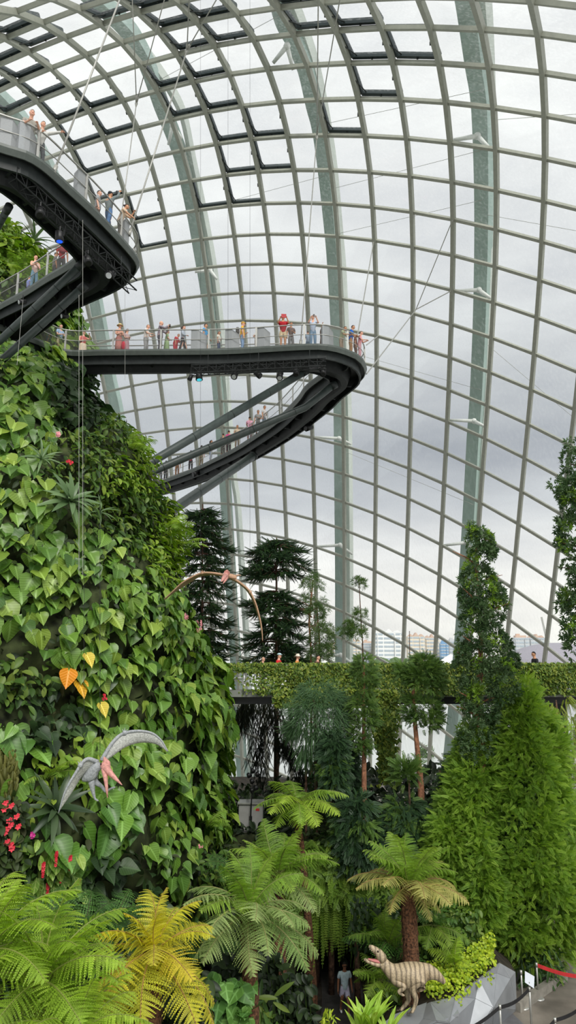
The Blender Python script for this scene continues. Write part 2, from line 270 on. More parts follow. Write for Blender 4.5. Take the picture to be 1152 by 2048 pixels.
NODES = {
-8:(3,[(-16.59,23.00,34.29),(-14.43,21.87,33.69),(-12.39,20.77,32.94),(-10.45,19.70,32.07),(-8.61,18.67,31.09),(-6.86,17.65,30.00),(-5.17,16.67,28.81),(-3.55,15.71,27.53),(-1.99,14.78,26.17),(-0.47,13.88,24.71),(1.02,13.00,23.17),(2.46,12.15,21.54),(3.87,11.33,19.81),(5.23,10.53,17.97),(6.54,9.77,16.02)]),
-7:(2,[(-18.32,26.28,38.02),(-15.97,25.07,37.58),(-13.74,23.88,36.97),(-11.63,22.72,36.23),(-9.62,21.58,35.36),(-7.71,20.47,34.37),(-5.89,19.39,33.27),(-4.13,18.32,32.06),(-2.43,17.28,30.76),(-0.78,16.27,29.36),(0.83,15.28,27.87),(2.41,14.32,26.29),(3.95,13.38,24.61),(5.46,12.48,22.82),(6.93,11.59,20.91)]),
-6:(1,[(-20.32,29.82,41.20),(-17.79,28.56,40.96),(-15.37,27.30,40.53),(-13.07,26.06,39.95),(-10.89,24.84,39.22),(-8.82,23.64,38.37),(-6.84,22.47,37.39),(-4.94,21.31,36.30),(-3.10,20.17,35.10),(-1.31,19.05,33.79),(0.43,17.96,32.39),(2.14,16.89,30.88),(3.81,15.85,29.28),(5.46,14.83,27.57),(7.08,13.84,25.73),(8.66,12.87,23.77)]),
-5:(0,[(-22.53,33.49,43.73),(-19.87,32.23,43.71),(-17.29,30.94,43.50),(-14.79,29.63,43.11),(-12.43,28.35,42.55),(-10.19,27.09,41.86),(-8.05,25.85,41.05),(-5.99,24.62,40.11),(-4.01,23.40,39.05),(-2.08,22.20,37.87),(-0.21,21.01,36.58),(1.63,19.84,35.18),(3.44,18.70,33.68),(5.22,17.59,32.07),(6.98,16.50,30.34),(8.72,15.43,28.49),(10.42,14.38,26.49)]),
-4:(-1,[(-24.89,37.20,45.60),(-22.14,35.93,45.79),(-19.45,34.66,45.81),(-16.82,33.36,45.64),(-14.27,32.03,45.28),(-11.84,30.71,44.77),(-9.53,29.42,44.12),(-7.32,28.15,43.35),(-5.18,26.89,42.46),(-3.10,25.63,41.45),(-1.09,24.38,40.31),(0.88,23.13,39.05),(2.82,21.91,37.68),(4.73,20.71,36.20),(6.62,19.53,34.60),(8.50,18.38,32.88),(10.36,17.25,31.02),(12.19,16.13,28.99)]),
-3:(-2,[(-27.37,40.93,46.87),(-24.51,39.63,47.25),(-21.73,38.34,47.45),(-19.02,37.07,47.48),(-16.37,35.78,47.35),(-13.79,34.44,47.04),(-11.30,33.10,46.57),(-8.91,31.79,45.98),(-6.61,30.51,45.26),(-4.38,29.23,44.43),(-2.22,27.96,43.47),(-0.11,26.68,42.39),(1.96,25.40,41.18),(3.99,24.14,39.85),(6.00,22.90,38.40),(8.00,21.68,36.83),(10.00,20.49,35.12),(11.98,19.30,33.25)]),
-2:(-3,[(-29.99,44.74,47.58),(-27.02,43.38,48.15),(-24.13,42.04,48.53),(-21.31,40.71,48.74),(-18.57,39.41,48.78),(-15.90,38.12,48.67),(-13.28,36.80,48.40),(-10.74,35.46,47.98),(-8.28,34.15,47.43),(-5.89,32.86,46.77),(-3.58,31.60,45.99),(-1.34,30.35,45.10),(0.86,29.09,44.09),(3.02,27.80,42.93),(5.15,26.52,41.64),(7.26,25.26,40.23),(9.36,24.02,38.69),(11.47,22.80,37.00),(13.57,21.58,35.14)]),
-1:(-3,[(-29.68,47.23,48.50),(-26.67,45.84,49.09),(-23.73,44.47,49.48),(-20.87,43.11,49.70),(-18.09,41.77,49.76),(-15.37,40.47,49.67),(-12.71,39.16,49.43),(-10.13,37.84,49.05),(-7.60,36.51,48.53),(-5.15,35.23,47.90),(-2.77,34.00,47.17),(-0.45,32.82,46.34),(1.83,31.59,45.38),(4.08,30.32,44.26),(6.30,29.04,43.02),(8.49,27.79,41.65),(10.69,26.55,40.14),(12.90,25.32,38.47),(15.10,24.06,36.60)]),
0:(-3,[(-29.40,49.74,49.09),(-26.35,48.35,49.70),(-23.36,46.96,50.12),(-20.44,45.59,50.36),(-17.60,44.24,50.44),(-14.83,42.95,50.37),(-12.12,41.66,50.16),(-9.49,40.35,49.81),(-6.93,39.03,49.32),(-4.41,37.74,48.71),(-1.96,36.54,48.00),(0.42,35.39,47.20),(2.78,34.20,46.26),(5.11,32.96,45.18),(7.42,31.72,43.96),(9.70,30.49,42.62),(11.98,29.26,41.13),(14.27,28.02,39.45),(16.56,26.74,37.58),(18.81,25.41,35.49)]),
1:(-3,[(-29.14,52.28,49.33),(-26.07,50.91,49.97),(-23.04,49.54,50.42),(-20.06,48.19,50.69),(-17.15,46.87,50.80),(-14.32,45.59,50.75),(-11.57,44.33,50.55),(-8.90,43.04,50.22),(-6.29,41.74,49.76),(-3.71,40.47,49.17),(-1.20,39.28,48.47),(1.26,38.13,47.66),(3.69,36.96,46.72),(6.10,35.75,45.65),(8.48,34.54,44.44),(10.85,33.34,43.10),(13.20,32.12,41.60),(15.56,30.86,39.91),(17.90,29.54,38.02),(20.21,28.15,35.92)]),
2:(-3,[(-28.93,54.84,49.23),(-25.84,53.50,49.89),(-22.78,52.18,50.36),(-19.76,50.87,50.66),(-16.80,49.60,50.78),(-13.91,48.35,50.74),(-11.10,47.09,50.56),(-8.38,45.82,50.24),(-5.72,44.55,49.80),(-3.10,43.31,49.22),(-0.51,42.12,48.51),(2.02,40.97,47.68),(4.52,39.80,46.73),(7.01,38.60,45.64),(9.46,37.42,44.42),(11.89,36.24,43.05),(14.31,35.03,41.52),(16.71,33.74,39.82),(19.10,32.37,37.93),(21.45,30.94,35.82)]),
3:(-3,[(-28.77,57.37,48.80),(-25.66,56.08,49.47),(-22.59,54.80,49.96),(-19.55,53.55,50.26),(-16.55,52.32,50.39),(-13.61,51.09,50.36),(-10.75,49.84,50.18),(-7.98,48.58,49.87),(-5.26,47.33,49.43),(-2.58,46.10,48.85),(0.06,44.91,48.13),(2.67,43.75,47.28),(5.24,42.58,46.29),(7.79,41.40,45.17),(10.30,40.23,43.91),(12.79,39.06,42.51),(15.26,37.85,40.95),(17.70,36.54,39.22),(20.11,35.14,37.32),(22.49,33.68,35.22)]),
4:(-3,[(-28.64,59.84,48.06),(-25.54,58.60,48.74),(-22.46,57.36,49.23),(-19.41,56.14,49.54),(-16.39,54.92,49.67),(-13.41,53.70,49.64),(-10.51,52.47,49.47),(-7.67,51.21,49.16),(-4.90,49.96,48.72),(-2.18,48.74,48.13),(0.52,47.55,47.39),(3.19,46.38,46.51),(5.83,45.21,45.49),(8.43,44.04,44.33),(10.99,42.88,43.03),(13.52,41.71,41.58),(16.04,40.48,39.97),(18.51,39.17,38.22),(20.95,37.77,36.30),(23.36,36.30,34.20)]),
5:(-3,[(-28.53,62.22,47.04),(-25.45,61.02,47.72),(-22.38,59.82,48.21),(-19.32,58.61,48.53),(-16.28,57.38,48.68),(-13.28,56.15,48.67),(-10.34,54.92,48.50),(-7.45,53.66,48.19),(-4.63,52.42,47.74),(-1.85,51.20,47.13),(0.89,50.00,46.37),(3.61,48.82,45.47),(6.28,47.65,44.41),(8.92,46.48,43.22),(11.53,45.32,41.86),(14.11,44.14,40.35),(16.67,42.91,38.69),(19.18,41.60,36.89),(21.64,40.21,34.94),(24.06,38.76,32.83)]),
6:(-3,[(-28.44,64.49,45.78),(-25.37,63.33,46.45),(-22.31,62.16,46.95),(-19.26,60.96,47.28),(-16.21,59.73,47.44),(-13.19,58.48,47.45),(-10.21,57.23,47.29),(-7.28,55.96,46.98),(-4.40,54.71,46.52),(-1.58,53.48,45.90),(1.20,52.29,45.12),(3.95,51.10,44.19),(6.65,49.93,43.11),(9.32,48.76,41.87),(11.96,47.58,40.47),(14.59,46.38,38.90),(17.18,45.15,37.18),(19.71,43.85,35.32),(22.19,42.48,33.33),(24.61,41.04,31.18)]),
7:(-3,[(-28.34,66.62,44.32),(-25.29,65.50,44.99),(-22.25,64.35,45.49),(-19.20,63.17,45.82),(-16.14,61.94,46.00),(-13.10,60.67,46.02),(-10.09,59.39,45.89),(-7.13,58.11,45.59),(-4.21,56.84,45.12),(-1.35,55.62,44.48),(1.46,54.42,43.68),(4.22,53.23,42.72),(6.94,52.05,41.61),(9.64,50.88,40.32),(12.31,49.70,38.87),(14.97,48.49,37.25),(17.58,47.24,35.47),(20.14,45.94,33.56),(22.63,44.59,31.51),(25.05,43.17,29.32),(27.40,41.70,26.98)]),
8:(-3,[(-28.22,68.61,42.70),(-25.19,67.51,43.36),(-22.16,66.39,43.86),(-19.12,65.22,44.19),(-16.06,63.99,44.39),(-13.00,62.70,44.44),(-9.97,61.40,44.33),(-6.99,60.11,44.03),(-4.05,58.84,43.56),(-1.16,57.61,42.90),(1.67,56.41,42.08),(4.45,55.22,41.09),(7.19,54.05,39.93),(9.90,52.88,38.60),(12.59,51.69,37.10),(15.27,50.47,35.43),(17.91,49.21,33.59),(20.48,47.91,31.62),(22.96,46.56,29.52),(25.38,45.15,27.30),(27.71,43.69,24.92)]),
9:(-3,[(-28.07,70.45,40.95),(-25.05,69.37,41.61),(-22.02,68.26,42.11),(-18.99,67.10,42.45),(-15.95,65.87,42.66),(-12.89,64.59,42.72),(-9.86,63.28,42.63),(-6.86,61.98,42.34),(-3.91,60.72,41.85),(-1.01,59.48,41.18),(1.84,58.28,40.33),(4.64,57.09,39.31),(7.39,55.92,38.11),(10.12,54.75,36.74),(12.82,53.55,35.19),(15.51,52.32,33.46),(18.16,51.05,31.57),(20.73,49.74,29.54),(23.21,48.39,27.40),(25.61,46.99,25.13),(27.92,45.55,22.72)]),
10:(-3,[(-27.90,72.15,39.10),(-24.88,71.09,39.76),(-21.86,69.97,40.26),(-18.83,68.81,40.62),(-15.81,67.60,40.83),(-12.77,66.33,40.90),(-9.74,65.03,40.80),(-6.74,63.75,40.50),(-3.79,62.49,40.01),(-0.88,61.25,39.33),(1.99,60.04,38.45),(4.80,58.85,37.40),(7.57,57.67,36.16),(10.30,56.49,34.74),(13.01,55.28,33.15),(15.70,54.04,31.38),(18.34,52.76,29.44),(20.90,51.45,27.36),(23.37,50.10,25.17),(25.76,48.70,22.87),(28.05,47.27,20.42)]),
11:(-3,[(-27.72,73.73,37.17),(-24.70,72.67,37.82),(-21.68,71.56,38.33),(-18.66,70.41,38.69),(-15.65,69.20,38.90),(-12.63,67.95,38.97),(-9.60,66.68,38.85),(-6.61,65.41,38.54),(-3.66,64.16,38.04),(-0.75,62.92,37.33),(2.12,61.71,36.44),(4.94,60.50,35.36),(7.71,59.31,34.09),(10.44,58.12,32.64),(13.15,56.90,31.02),(15.83,55.65,29.20),(18.46,54.37,27.21),(21.01,53.05,25.10),(23.47,51.69,22.87),(25.83,50.29,20.52),(28.09,48.85,18.04)]),
12:(-3,[(-27.54,75.19,35.15),(-24.53,74.15,35.80),(-21.51,73.05,36.30),(-18.50,71.91,36.66),(-15.49,70.72,36.86),(-12.47,69.48,36.91),(-9.46,68.23,36.79),(-6.48,66.97,36.46),(-3.54,65.73,35.94),(-0.63,64.50,35.22),(2.23,63.28,34.30),(5.06,62.07,33.19),(7.83,60.86,31.90),(10.55,59.65,30.44),(13.25,58.41,28.79),(15.91,57.16,26.93),(18.53,55.86,24.91),(21.07,54.52,22.76),(23.51,53.15,20.49),(25.85,51.75,18.11),(28.08,50.32,15.60),(30.19,48.86,12.97)]),
13:(-3,[(-27.36,76.55,33.06),(-24.37,75.53,33.70),(-21.36,74.45,34.19),(-18.35,73.32,34.53),(-15.34,72.14,34.73),(-12.32,70.92,34.76),(-9.31,69.68,34.62),(-6.35,68.44,34.28),(-3.41,67.20,33.74),(-0.52,65.97,33.00),(2.34,64.75,32.07),(5.15,63.53,30.94),(7.92,62.31,29.63),(10.63,61.08,28.14),(13.31,59.83,26.46),(15.96,58.56,24.58),(18.57,57.24,22.53),(21.09,55.89,20.35),(23.51,54.50,18.06),(25.81,53.10,15.64),(28.00,51.67,13.11),(30.07,50.23,10.45)]),
14:(-3,[(-27.18,77.81,30.92),(-24.20,76.81,31.54),(-21.21,75.75,32.01),(-18.20,74.64,32.34),(-15.19,73.47,32.51),(-12.17,72.26,32.54),(-9.17,71.02,32.38),(-6.21,69.79,32.03),(-3.29,68.56,31.47),(-0.40,67.33,30.71),(2.44,66.11,29.76),(5.24,64.88,28.61),(7.99,63.65,27.28),(10.70,62.41,25.76),(13.36,61.15,24.07),(15.99,59.86,22.17),(18.57,58.53,20.10),(21.06,57.16,17.90),(23.45,55.77,15.57),(25.72,54.35,13.13),(27.87,52.93,10.57),(29.89,51.48,7.90)]),
15:(-3,[(-27.00,78.97,28.73),(-24.02,77.99,29.33),(-21.04,76.95,29.78),(-18.04,75.85,30.09),(-15.03,74.70,30.25),(-12.02,73.50,30.25),(-9.03,72.27,30.09),(-6.07,71.04,29.73),(-3.16,69.80,29.15),(-0.29,68.58,28.37),(2.53,67.36,27.39),(5.32,66.13,26.23),(8.05,64.89,24.88),(10.74,63.64,23.35),(13.38,62.36,21.63),(15.98,61.06,19.72),(18.52,59.72,17.64),(20.99,58.34,15.40),(23.34,56.94,13.05),(25.58,55.52,10.59),(27.69,54.09,8.02),(29.66,52.64,5.33)]),
16:(-3,[(-26.80,80.04,26.51),(-23.83,79.07,27.08),(-20.86,78.05,27.51),(-17.86,76.97,27.79),(-14.86,75.83,27.93),(-11.87,74.64,27.92),(-8.89,73.43,27.73),(-5.94,72.19,27.36),(-3.04,70.96,26.78),(-0.18,69.73,25.99),(2.62,68.51,24.99),(5.38,67.28,23.81),(8.09,66.03,22.43),(10.76,64.77,20.87),(13.37,63.49,19.13),(15.94,62.18,17.21),(18.44,60.83,15.13),(20.87,59.44,12.88),(23.19,58.03,10.52),(25.39,56.60,8.04),(27.46,55.16,5.45),(29.39,53.71,2.75)]),
17:(-3,[(-26.59,81.01,24.26),(-23.63,80.07,24.80),(-20.66,79.06,25.20),(-17.68,77.99,25.46),(-14.69,76.87,25.57),(-11.70,75.70,25.53),(-8.74,74.49,25.33),(-5.81,73.26,24.94),(-2.92,72.03,24.36),(-0.08,70.79,23.56),(2.70,69.56,22.55),(5.44,68.33,21.34),(8.12,67.09,19.93),(10.75,65.83,18.34),(13.33,64.54,16.59),(15.86,63.21,14.66),(18.33,61.85,12.58),(20.72,60.45,10.34),(23.00,59.03,7.96),(25.16,57.59,5.47),(27.19,56.14,2.87),(29.07,54.69,0.16)]),
18:(-3,[(-26.37,81.91,21.99),(-23.42,80.98,22.50),(-20.45,79.98,22.87),(-17.48,78.93,23.09),(-14.50,77.82,23.17),(-11.54,76.67,23.11),(-8.60,75.47,22.88),(-5.69,74.25,22.48),(-2.82,73.01,21.88),(0.01,71.78,21.07),(2.77,70.54,20.05),(5.48,69.31,18.82),(8.13,68.06,17.39),(10.73,66.80,15.78),(13.28,65.50,14.02),(15.77,64.16,12.10),(18.20,62.78,10.02),(20.54,61.37,7.78),(22.78,59.94,5.40),(24.90,58.49,2.89),(26.88,57.04,0.28),(28.72,55.58,-2.43)]),
19:(-3,[(-26.15,82.73,19.69),(-23.20,81.81,20.17),(-20.24,80.83,20.50),(-17.28,79.79,20.70),(-14.32,78.70,20.74),(-11.38,77.56,20.64),(-8.46,76.38,20.38),(-5.57,75.16,19.96),(-2.72,73.93,19.34),(0.08,72.69,18.52),(2.82,71.45,17.50),(5.51,70.20,16.26),(8.13,68.95,14.82),(10.69,67.68,13.22),(13.20,66.37,11.46),(15.66,65.01,9.55),(18.05,63.62,7.46),(20.35,62.21,5.21),(22.55,60.77,2.82),(24.62,59.31,0.31),(26.56,57.85,-2.32)]),
20:(-3,[(-25.93,83.47,17.38),(-22.99,82.56,17.82),(-20.03,81.60,18.12),(-17.08,80.57,18.27),(-14.14,79.49,18.28),(-11.21,78.36,18.14),(-8.31,77.20,17.85),(-5.45,76.00,17.39),(-2.63,74.77,16.76),(0.14,73.53,15.93),(2.86,72.28,14.91),(5.51,71.03,13.68),(8.09,69.76,12.26),(10.63,68.47,10.68),(13.11,67.14,8.93),(15.53,65.78,7.00),(17.88,64.38,4.90),(20.15,62.96,2.64),(22.30,61.51,0.23),(24.33,60.04,-2.30)]),
21:(-3,[(-25.71,84.15,15.04),(-22.77,83.25,15.45),(-19.82,82.29,15.72),(-16.88,81.28,15.83),(-13.95,80.21,15.80),(-11.04,79.10,15.62),(-8.17,77.94,15.29),(-5.33,76.75,14.79),(-2.54,75.53,14.14),(0.19,74.30,13.31),(2.86,73.05,12.29),(5.48,71.79,11.08),(8.04,70.51,9.69),(10.54,69.20,8.12),(13.00,67.85,6.37),(15.39,66.47,4.43),(17.71,65.06,2.31),(19.94,63.63,0.03),(22.04,62.17,-2.39)]),
22:(-3,[(-25.50,84.76,12.68),(-22.56,83.87,13.06),(-19.62,82.92,13.30),(-16.68,81.91,13.38),(-13.76,80.85,13.31),(-10.88,79.75,13.09),(-8.02,78.60,12.72),(-5.21,77.42,12.19),(-2.46,76.21,11.52),(0.23,74.99,10.68),(2.86,73.74,9.66),(5.44,72.47,8.46),(7.96,71.18,7.08),(10.44,69.86,5.52),(12.88,68.49,3.77),(15.25,67.10,1.81),(17.53,65.67,-0.33),(19.71,64.22,-2.63)]),
23:(-3,[(-25.30,85.32,10.30),(-22.36,84.43,10.65),(-19.41,83.49,10.86),(-16.49,82.48,10.91),(-13.58,81.43,10.81),(-10.71,80.33,10.56),(-7.88,79.19,10.15),(-5.11,78.02,9.60),(-2.39,76.82,8.90),(0.27,75.59,8.04),(2.86,74.35,7.01),(5.40,73.08,5.80),(7.89,71.79,4.41),(10.34,70.45,2.83),(12.75,69.07,1.07),(15.09,67.65,-0.89)]),
24:(-3,[(-25.11,85.82,7.88),(-22.16,84.94,8.21),(-19.22,83.99,8.39),(-16.30,82.99,8.42),(-13.41,81.94,8.30),(-10.55,80.84,8.02),(-7.75,79.70,7.59),(-5.00,78.53,7.00),(-2.31,77.34,6.27),(0.32,76.11,5.39),(2.89,74.87,4.33),(5.40,73.60,3.10),(7.85,72.30,1.68),(10.27,70.95,0.08),(12.65,69.56,-1.70)]),
25:(-3,[(-24.94,86.27,5.41),(-21.99,85.39,5.73),(-19.04,84.44,5.89),(-16.12,83.44,5.90),(-13.23,82.38,5.76),(-10.39,81.28,5.46),(-7.60,80.15,5.00),(-4.87,78.98,4.40),(-2.20,77.78,3.63),(0.40,76.55,2.71),(2.94,75.31,1.61),(5.42,74.03,0.34),(7.85,72.72,-1.11),(10.24,71.36,-2.74)]),
26:(-3,[(-24.79,86.67,2.88),(-21.83,85.79,3.18),(-18.88,84.85,3.33),(-15.95,83.84,3.32),(-13.06,82.77,3.17),(-10.22,81.67,2.85),(-7.44,80.52,2.38),(-4.72,79.34,1.75),(-2.08,78.14,0.95),(0.50,76.92,-0.02),(3.02,75.66,-1.16),(5.47,74.37,-2.48)]),
27:(-3,[(-24.67,87.03,0.26),(-21.69,86.15,0.55),(-18.73,85.20,0.68),(-15.80,84.18,0.66),(-12.90,83.11,0.49),(-10.06,82.00,0.17),(-7.28,80.84,-0.32),(-4.57,79.65,-0.98),(-1.94,78.44,-1.82),(0.62,77.20,-2.84)]),
28:(-3,[(-24.57,87.34,-2.46),(-21.58,86.46,-2.19),(-18.61,85.51,-2.07),(-15.66,84.49,-2.10),(-12.76,83.41,-2.29),(-9.92,82.28,-2.64)]),
}
ELL = (-16.348,47.852,34.474,65.485,65.752,1.082,-14.913)
# ------------------------------------------------------------------ the glass dome
EL_C = np.array([ELL[0], ELL[1], ELL[6]]); EL_S = np.array(ELL[2:5]); _c, _s = math.cos(ELL[5]), math.sin(ELL[5]); EL_R = np.array([[_c, _s, 0], [-_s, _c, 0], [0, 0, 1]])
def dome_normal(p):
    q = ((np.asarray(p)-EL_C) @ EL_R.T)/EL_S**2; return nrm(q @ EL_R)
def dome_hit(px, py, off=0.0):
    d = nrm(ray(px, py)); s = EL_S+off; o = (EL_R @ (np.array([0, 0, CZ])-EL_C))/s; e = (EL_R @ d)/s
    A, B, C = e @ e, e @ o, o @ o-1; t = (-B+math.sqrt(max(B*B-A*C, 1e-6)))/A
    return np.array([0, 0, CZ])+d*t
ND = {}
for j, (i0, row) in NODES.items():
    for k, p in enumerate(row):
        if p is not None: ND[i0+k, j] = np.array(p)
keep = {}
for i in range(-3, 19):
    prev = None
    for j in range(4, -9, -1):
        if (i, j) not in ND: break
        y = proj(ND[i, j])[0][1]
        if prev is not None and y > prev-4: break
        keep[i, j] = ND[i, j]; prev = y
        if y < -70: break
    for j in range(5, 29):
        if (i, j) in ND: keep[i, j] = ND[i, j]
ND = keep
dome = empty('wall_dome', (0, 60, GZ), 'curved glass dome wall of grey steel mullions and square panes', 'wall', kind='structure')
for i in range(-3, 19):
    js = sorted(j for (a, j) in ND if a == i)
    if len(js) < 2: continue
    mb = MB()
    for a, b in zip(js[:-1], js[1:]):
        if b != a+1: continue
        p, q = ND[i, a], ND[i, b]
        mb.bar(p, q, .27, .32, dome_normal((p+q)/2), off=-.15)
    mb.build('mullion', M['mullion'], dome)
for j in range(-8, 29):
    is_ = sorted(i for (i, b) in ND if b == j)
    if len(is_) < 2: continue
    mb = MB()
    for a, b in zip(is_[:-1], is_[1:]):
        if b != a+1: continue
        p, q = ND[a, j], ND[b, j]
        mb.bar(p, q, .21, .22, dome_normal((p+q)/2), off=-.11)
    if mb.n: mb.build('transom', M['mullion'], dome)
VENTS = [(8,0),(9,0),(9,1),(10,1),(9,2),(8,3),(5,3),(6,3),(5,4),(6,4),(5,5),(4,5),(5,-1),(6,-1),(5,0),(6,0),(4,1),(5,1),(5,2),(4,2),(8,-1),(2,-3),(2,-2),(1,-2),(1,-1),(0,-1),(1,0),(0,0),(1,1),(2,1),(2,2),(1,2),(4,-2),(5,-2),(1,3),(2,5),(2,6),(1,4)]
VENTS = [v for v in VENTS if all(k in ND for k in ((v[0], v[1]), (v[0]+1, v[1]), (v[0], v[1]-1), (v[0]+1, v[1]-1)))]
for i in range(-3, 18):
    mb = MB()
    for j in range(-7, 29):
        if (i, j) in VENTS: continue
        ks = [(i, j-1), (i+1, j-1), (i+1, j), (i, j)]
        if all(k in ND for k in ks):
            P = np.array([ND[k] for k in ks]); mb.add(P + dome_normal(P)*.04, [(0, 1, 2, 3)])
    if mb.n: mb.build('glazing', M['glass'], dome)
for n_, (i, j) in enumerate(VENTS):
    P = np.array([ND[i, j-1], ND[i+1, j-1], ND[i+1, j], ND[i, j]]); c = P.mean(0); nn = dome_normal(c)
    e = empty('window_%d' % (n_+1), c, 'dark framed vent window propped open in the dome', 'window', kind='structure')
    Q = c+(P-c)*.92; opn = nn*.24; Q[2] = Q[2]+opn; Q[3] = Q[3]+opn
    mb = MB()
    for a, b, w_ in ((0, 1, .14), (1, 2, .12), (2, 3, .26), (3, 0, .2)): mb.bar(Q[a], Q[b], w_, .26, nn)
    mb.build('sash', M['vent'], e)
    MB().add(Q+nn*.02, [(0, 1, 2, 3)]).build('pane', M['glass'], e)
    mb = MB(); U = nrm(P[0]-P[3]); X = nrm(P[1]-P[0])
    mb.tube([P[3]+(P[0]-P[3])*.55+X*.12-nn*.15, Q[3]+X*.35], .035, 6)
    mb.box(P[2]+(P[1]-P[2])*.6-X*.2-nn*.12, (.18, .18, .18)); mb.bar(P[2]+(P[1]-P[2])*.6-X*.2-nn*.1, Q[2]-X*.12, .05, .05, nn)
    mb.box((Q[2]+Q[3])/2-nn*.1, (.1, .1, .22)); mb.build('actuator', M['dark'], e)
# exterior arches
def arch(name, pts, pts2, wid, label, braces):
    root = empty(name, dome_hit(*pts[-1], 1.6), label, 'arch', kind='structure')
    for nm, pp, off, w_, m_ in (('box_rib', pts, 1.9, wid, M['arch']), ('rear_rib', pts2, 2.5, .34, M['archpale'])):
        if not pp: continue
        C = crom([dome_hit(px, py, off) for px, py in pp], 8); mb = MB()
        nn = dome_normal(C); tg = nrm(np.gradient(C, axis=0)); sd_ = nrm(np.cross(tg, nn))
        V = np.concatenate([C[:, None]+sd_[:, None]*(w_/2*a)+nn[:, None]*(.4*b) for a, b in ((-1, -1), (1, -1), (1, 1), (-1, 1))], 1).reshape(-1, 3)
        m = len(C); fs = [(k*4+q, k*4+(q+1) % 4, k*4+4+(q+1) % 4, k*4+4+q) for k in range(m-1) for q in range(4)]
        mb.add(V, fs).build(nm, m_, root)
    for (px, py, tx, ty) in braces:
        a = dome_hit(px, py, 1.0)
        mb = MB()
        for dx, dy in ((tx, ty), (-tx*.45, ty+14)):
            b = dome_hit(px+dx, py+dy, .1); mb.tube([a, b], [.16, .11], 8)
        mb.ball(a, .24, 8); mb.build('brace', M['white'], root, smooth=True)
    return root
arch('trim_1', [(920,-90),(936,0),(952,122),(963,200),(967,320),(967.5,430),(966,530),(962,660),(955,800),(949.5,870),(946,930),(942,1000),(937,1080),(931,1170),(924,1270),(912,1400),(902,1500),(893,1580)],
     [(962,-90),(974,40),(981,200),(984,320),(984,430),(982,530),(977,660),(970,800),(965,870),(958,1000),(950,1100),(940,1250),(926,1400)], 1.05,
     'pale green steel arch rib outside the glass at the right', [(955,272,-48,8),(958,580,-50,2),(948,842,-52,-2),(932,1085,-46,6)])
arch('trim_2', [(545,-60),(567,35),(592,85),(613,139),(628,208),(640,257),(651,340),(664,470),(669,540),(674,640),(678,740),(680,850),(681,1000),(682,1130),(682,1230),(682,1330),(681,1450),(680,1550)],
     [(560,-60),(598,35),(624,110),(641,180),(655,257),(667,340),(679,470),(685,540),(690,640),(694,740),(697,850),(699,1000),(700,1130),(700,1230),(700,1330),(699,1500)], .92,
     'pale green steel arch rib outside the glass behind the curved walkway tip', [(574,92,-28,34),(678,877,-52,-3),(680,1090,-54,4),(681,1310,-50,2)])
arch('trim_3', [(150,-40),(243,45),(274,87),(299,140),(323,210),(347,270),(367,330),(388,430),(400,500),(409,552),(418,611),(428,690),(436,770),(443,861),(450,962),(456,1060),(464,1200),(472,1330),(479,1460),(486,1560)],
     [(190,-40),(264,69),(299,115),(323,149),(347,187),(368,236),(385,319),(407,424),(425,521),(437,610),(452,761),(459,850),(468,955),(476,1015),(486,1171),(492,1260),(498,1400),(503,1560)], .95,
     'pale green steel arch rib outside the glass beside the standing conifers', [(345,250,18,26),(420,540,-30,4)])
arch('trim_4', [(-80,120),(0,197),(45,245),(100,345),(150,470),(182,560),(197,630),(208,690),(220,757),(232,809),(241,860),(252,930),(262,1010),(272,1100)],
     None, 1.1, 'pale green steel arch rib outside the glass left of the mountain top', [])
# faint bracing wires between the arches
for n_, (pp) in enumerate([[(665,470),(965,400)],[(655,380),(965,300)],[(640,250),(962,180)],[(395,420),(655,350)],[(683,700),(962,780)],[(682,900),(948,1010)],[(975,690),(1200,880)],[(975,430),(1200,470)],[(430,760),(682,740)],[(300,170),(560,30)],[(985,240),(1200,225)]]):
    mb = MB(); mb.tube([dome_hit(*pp[0], 1.3), dome_hit(*pp[1], 1.3)], .016, 5)
    mb.build('trim_%d' % (5+n_), M['cable']); 
    bpy.data.objects['trim_%d' % (5+n_)]['kind'] = 'structure'
# ------------------------------------------------------------------ ground inside and outside
mb = MB(); g = 0
mb.box((21.7, 40, (GZ+GZL)/2-.1), (36.6, 72, GZ-GZL+.2))
tag(mb.build('floor', M['concrete']), kind='structure')
mb = MB(); mb.box((-18.3, 41, GZL-.15), (43.4, 76, .3)); tag(mb.build('floor_bed', M['soil']), kind='structure')
m_, nt, out = nodes('reservoir_water'); b = N(nt, 'ShaderNodeBsdfPrincipled', Roughness=.22); b.inputs['Base Color'].default_value = S(196, 200, 198)  # pale base colour includes the sky's reflection
nz = N(nt, 'ShaderNodeTexNoise', Scale=.4, Detail=4.0); tcn = nt.nodes.new('ShaderNodeTexCoord'); nt.links.new(tcn.outputs['Object'], nz.inputs['Vector'])
bp = N(nt, 'ShaderNodeBump', Strength=.15, Distance=.1); nt.links.new(nz.outputs['Fac'], bp.inputs['Height']); nt.links.new(bp.outputs[0], b.inputs['Normal']); nt.links.new(b.outputs[0], out.inputs[0])
mb = MB(); mb.add([(-2500, -60, -1.5), (2500, -60, -1.5), (2500, 3000, -1.5), (-2500, 3000, -1.5)], [(0, 1, 2, 3)])
tag(mb.build('water', m_), kind='structure')
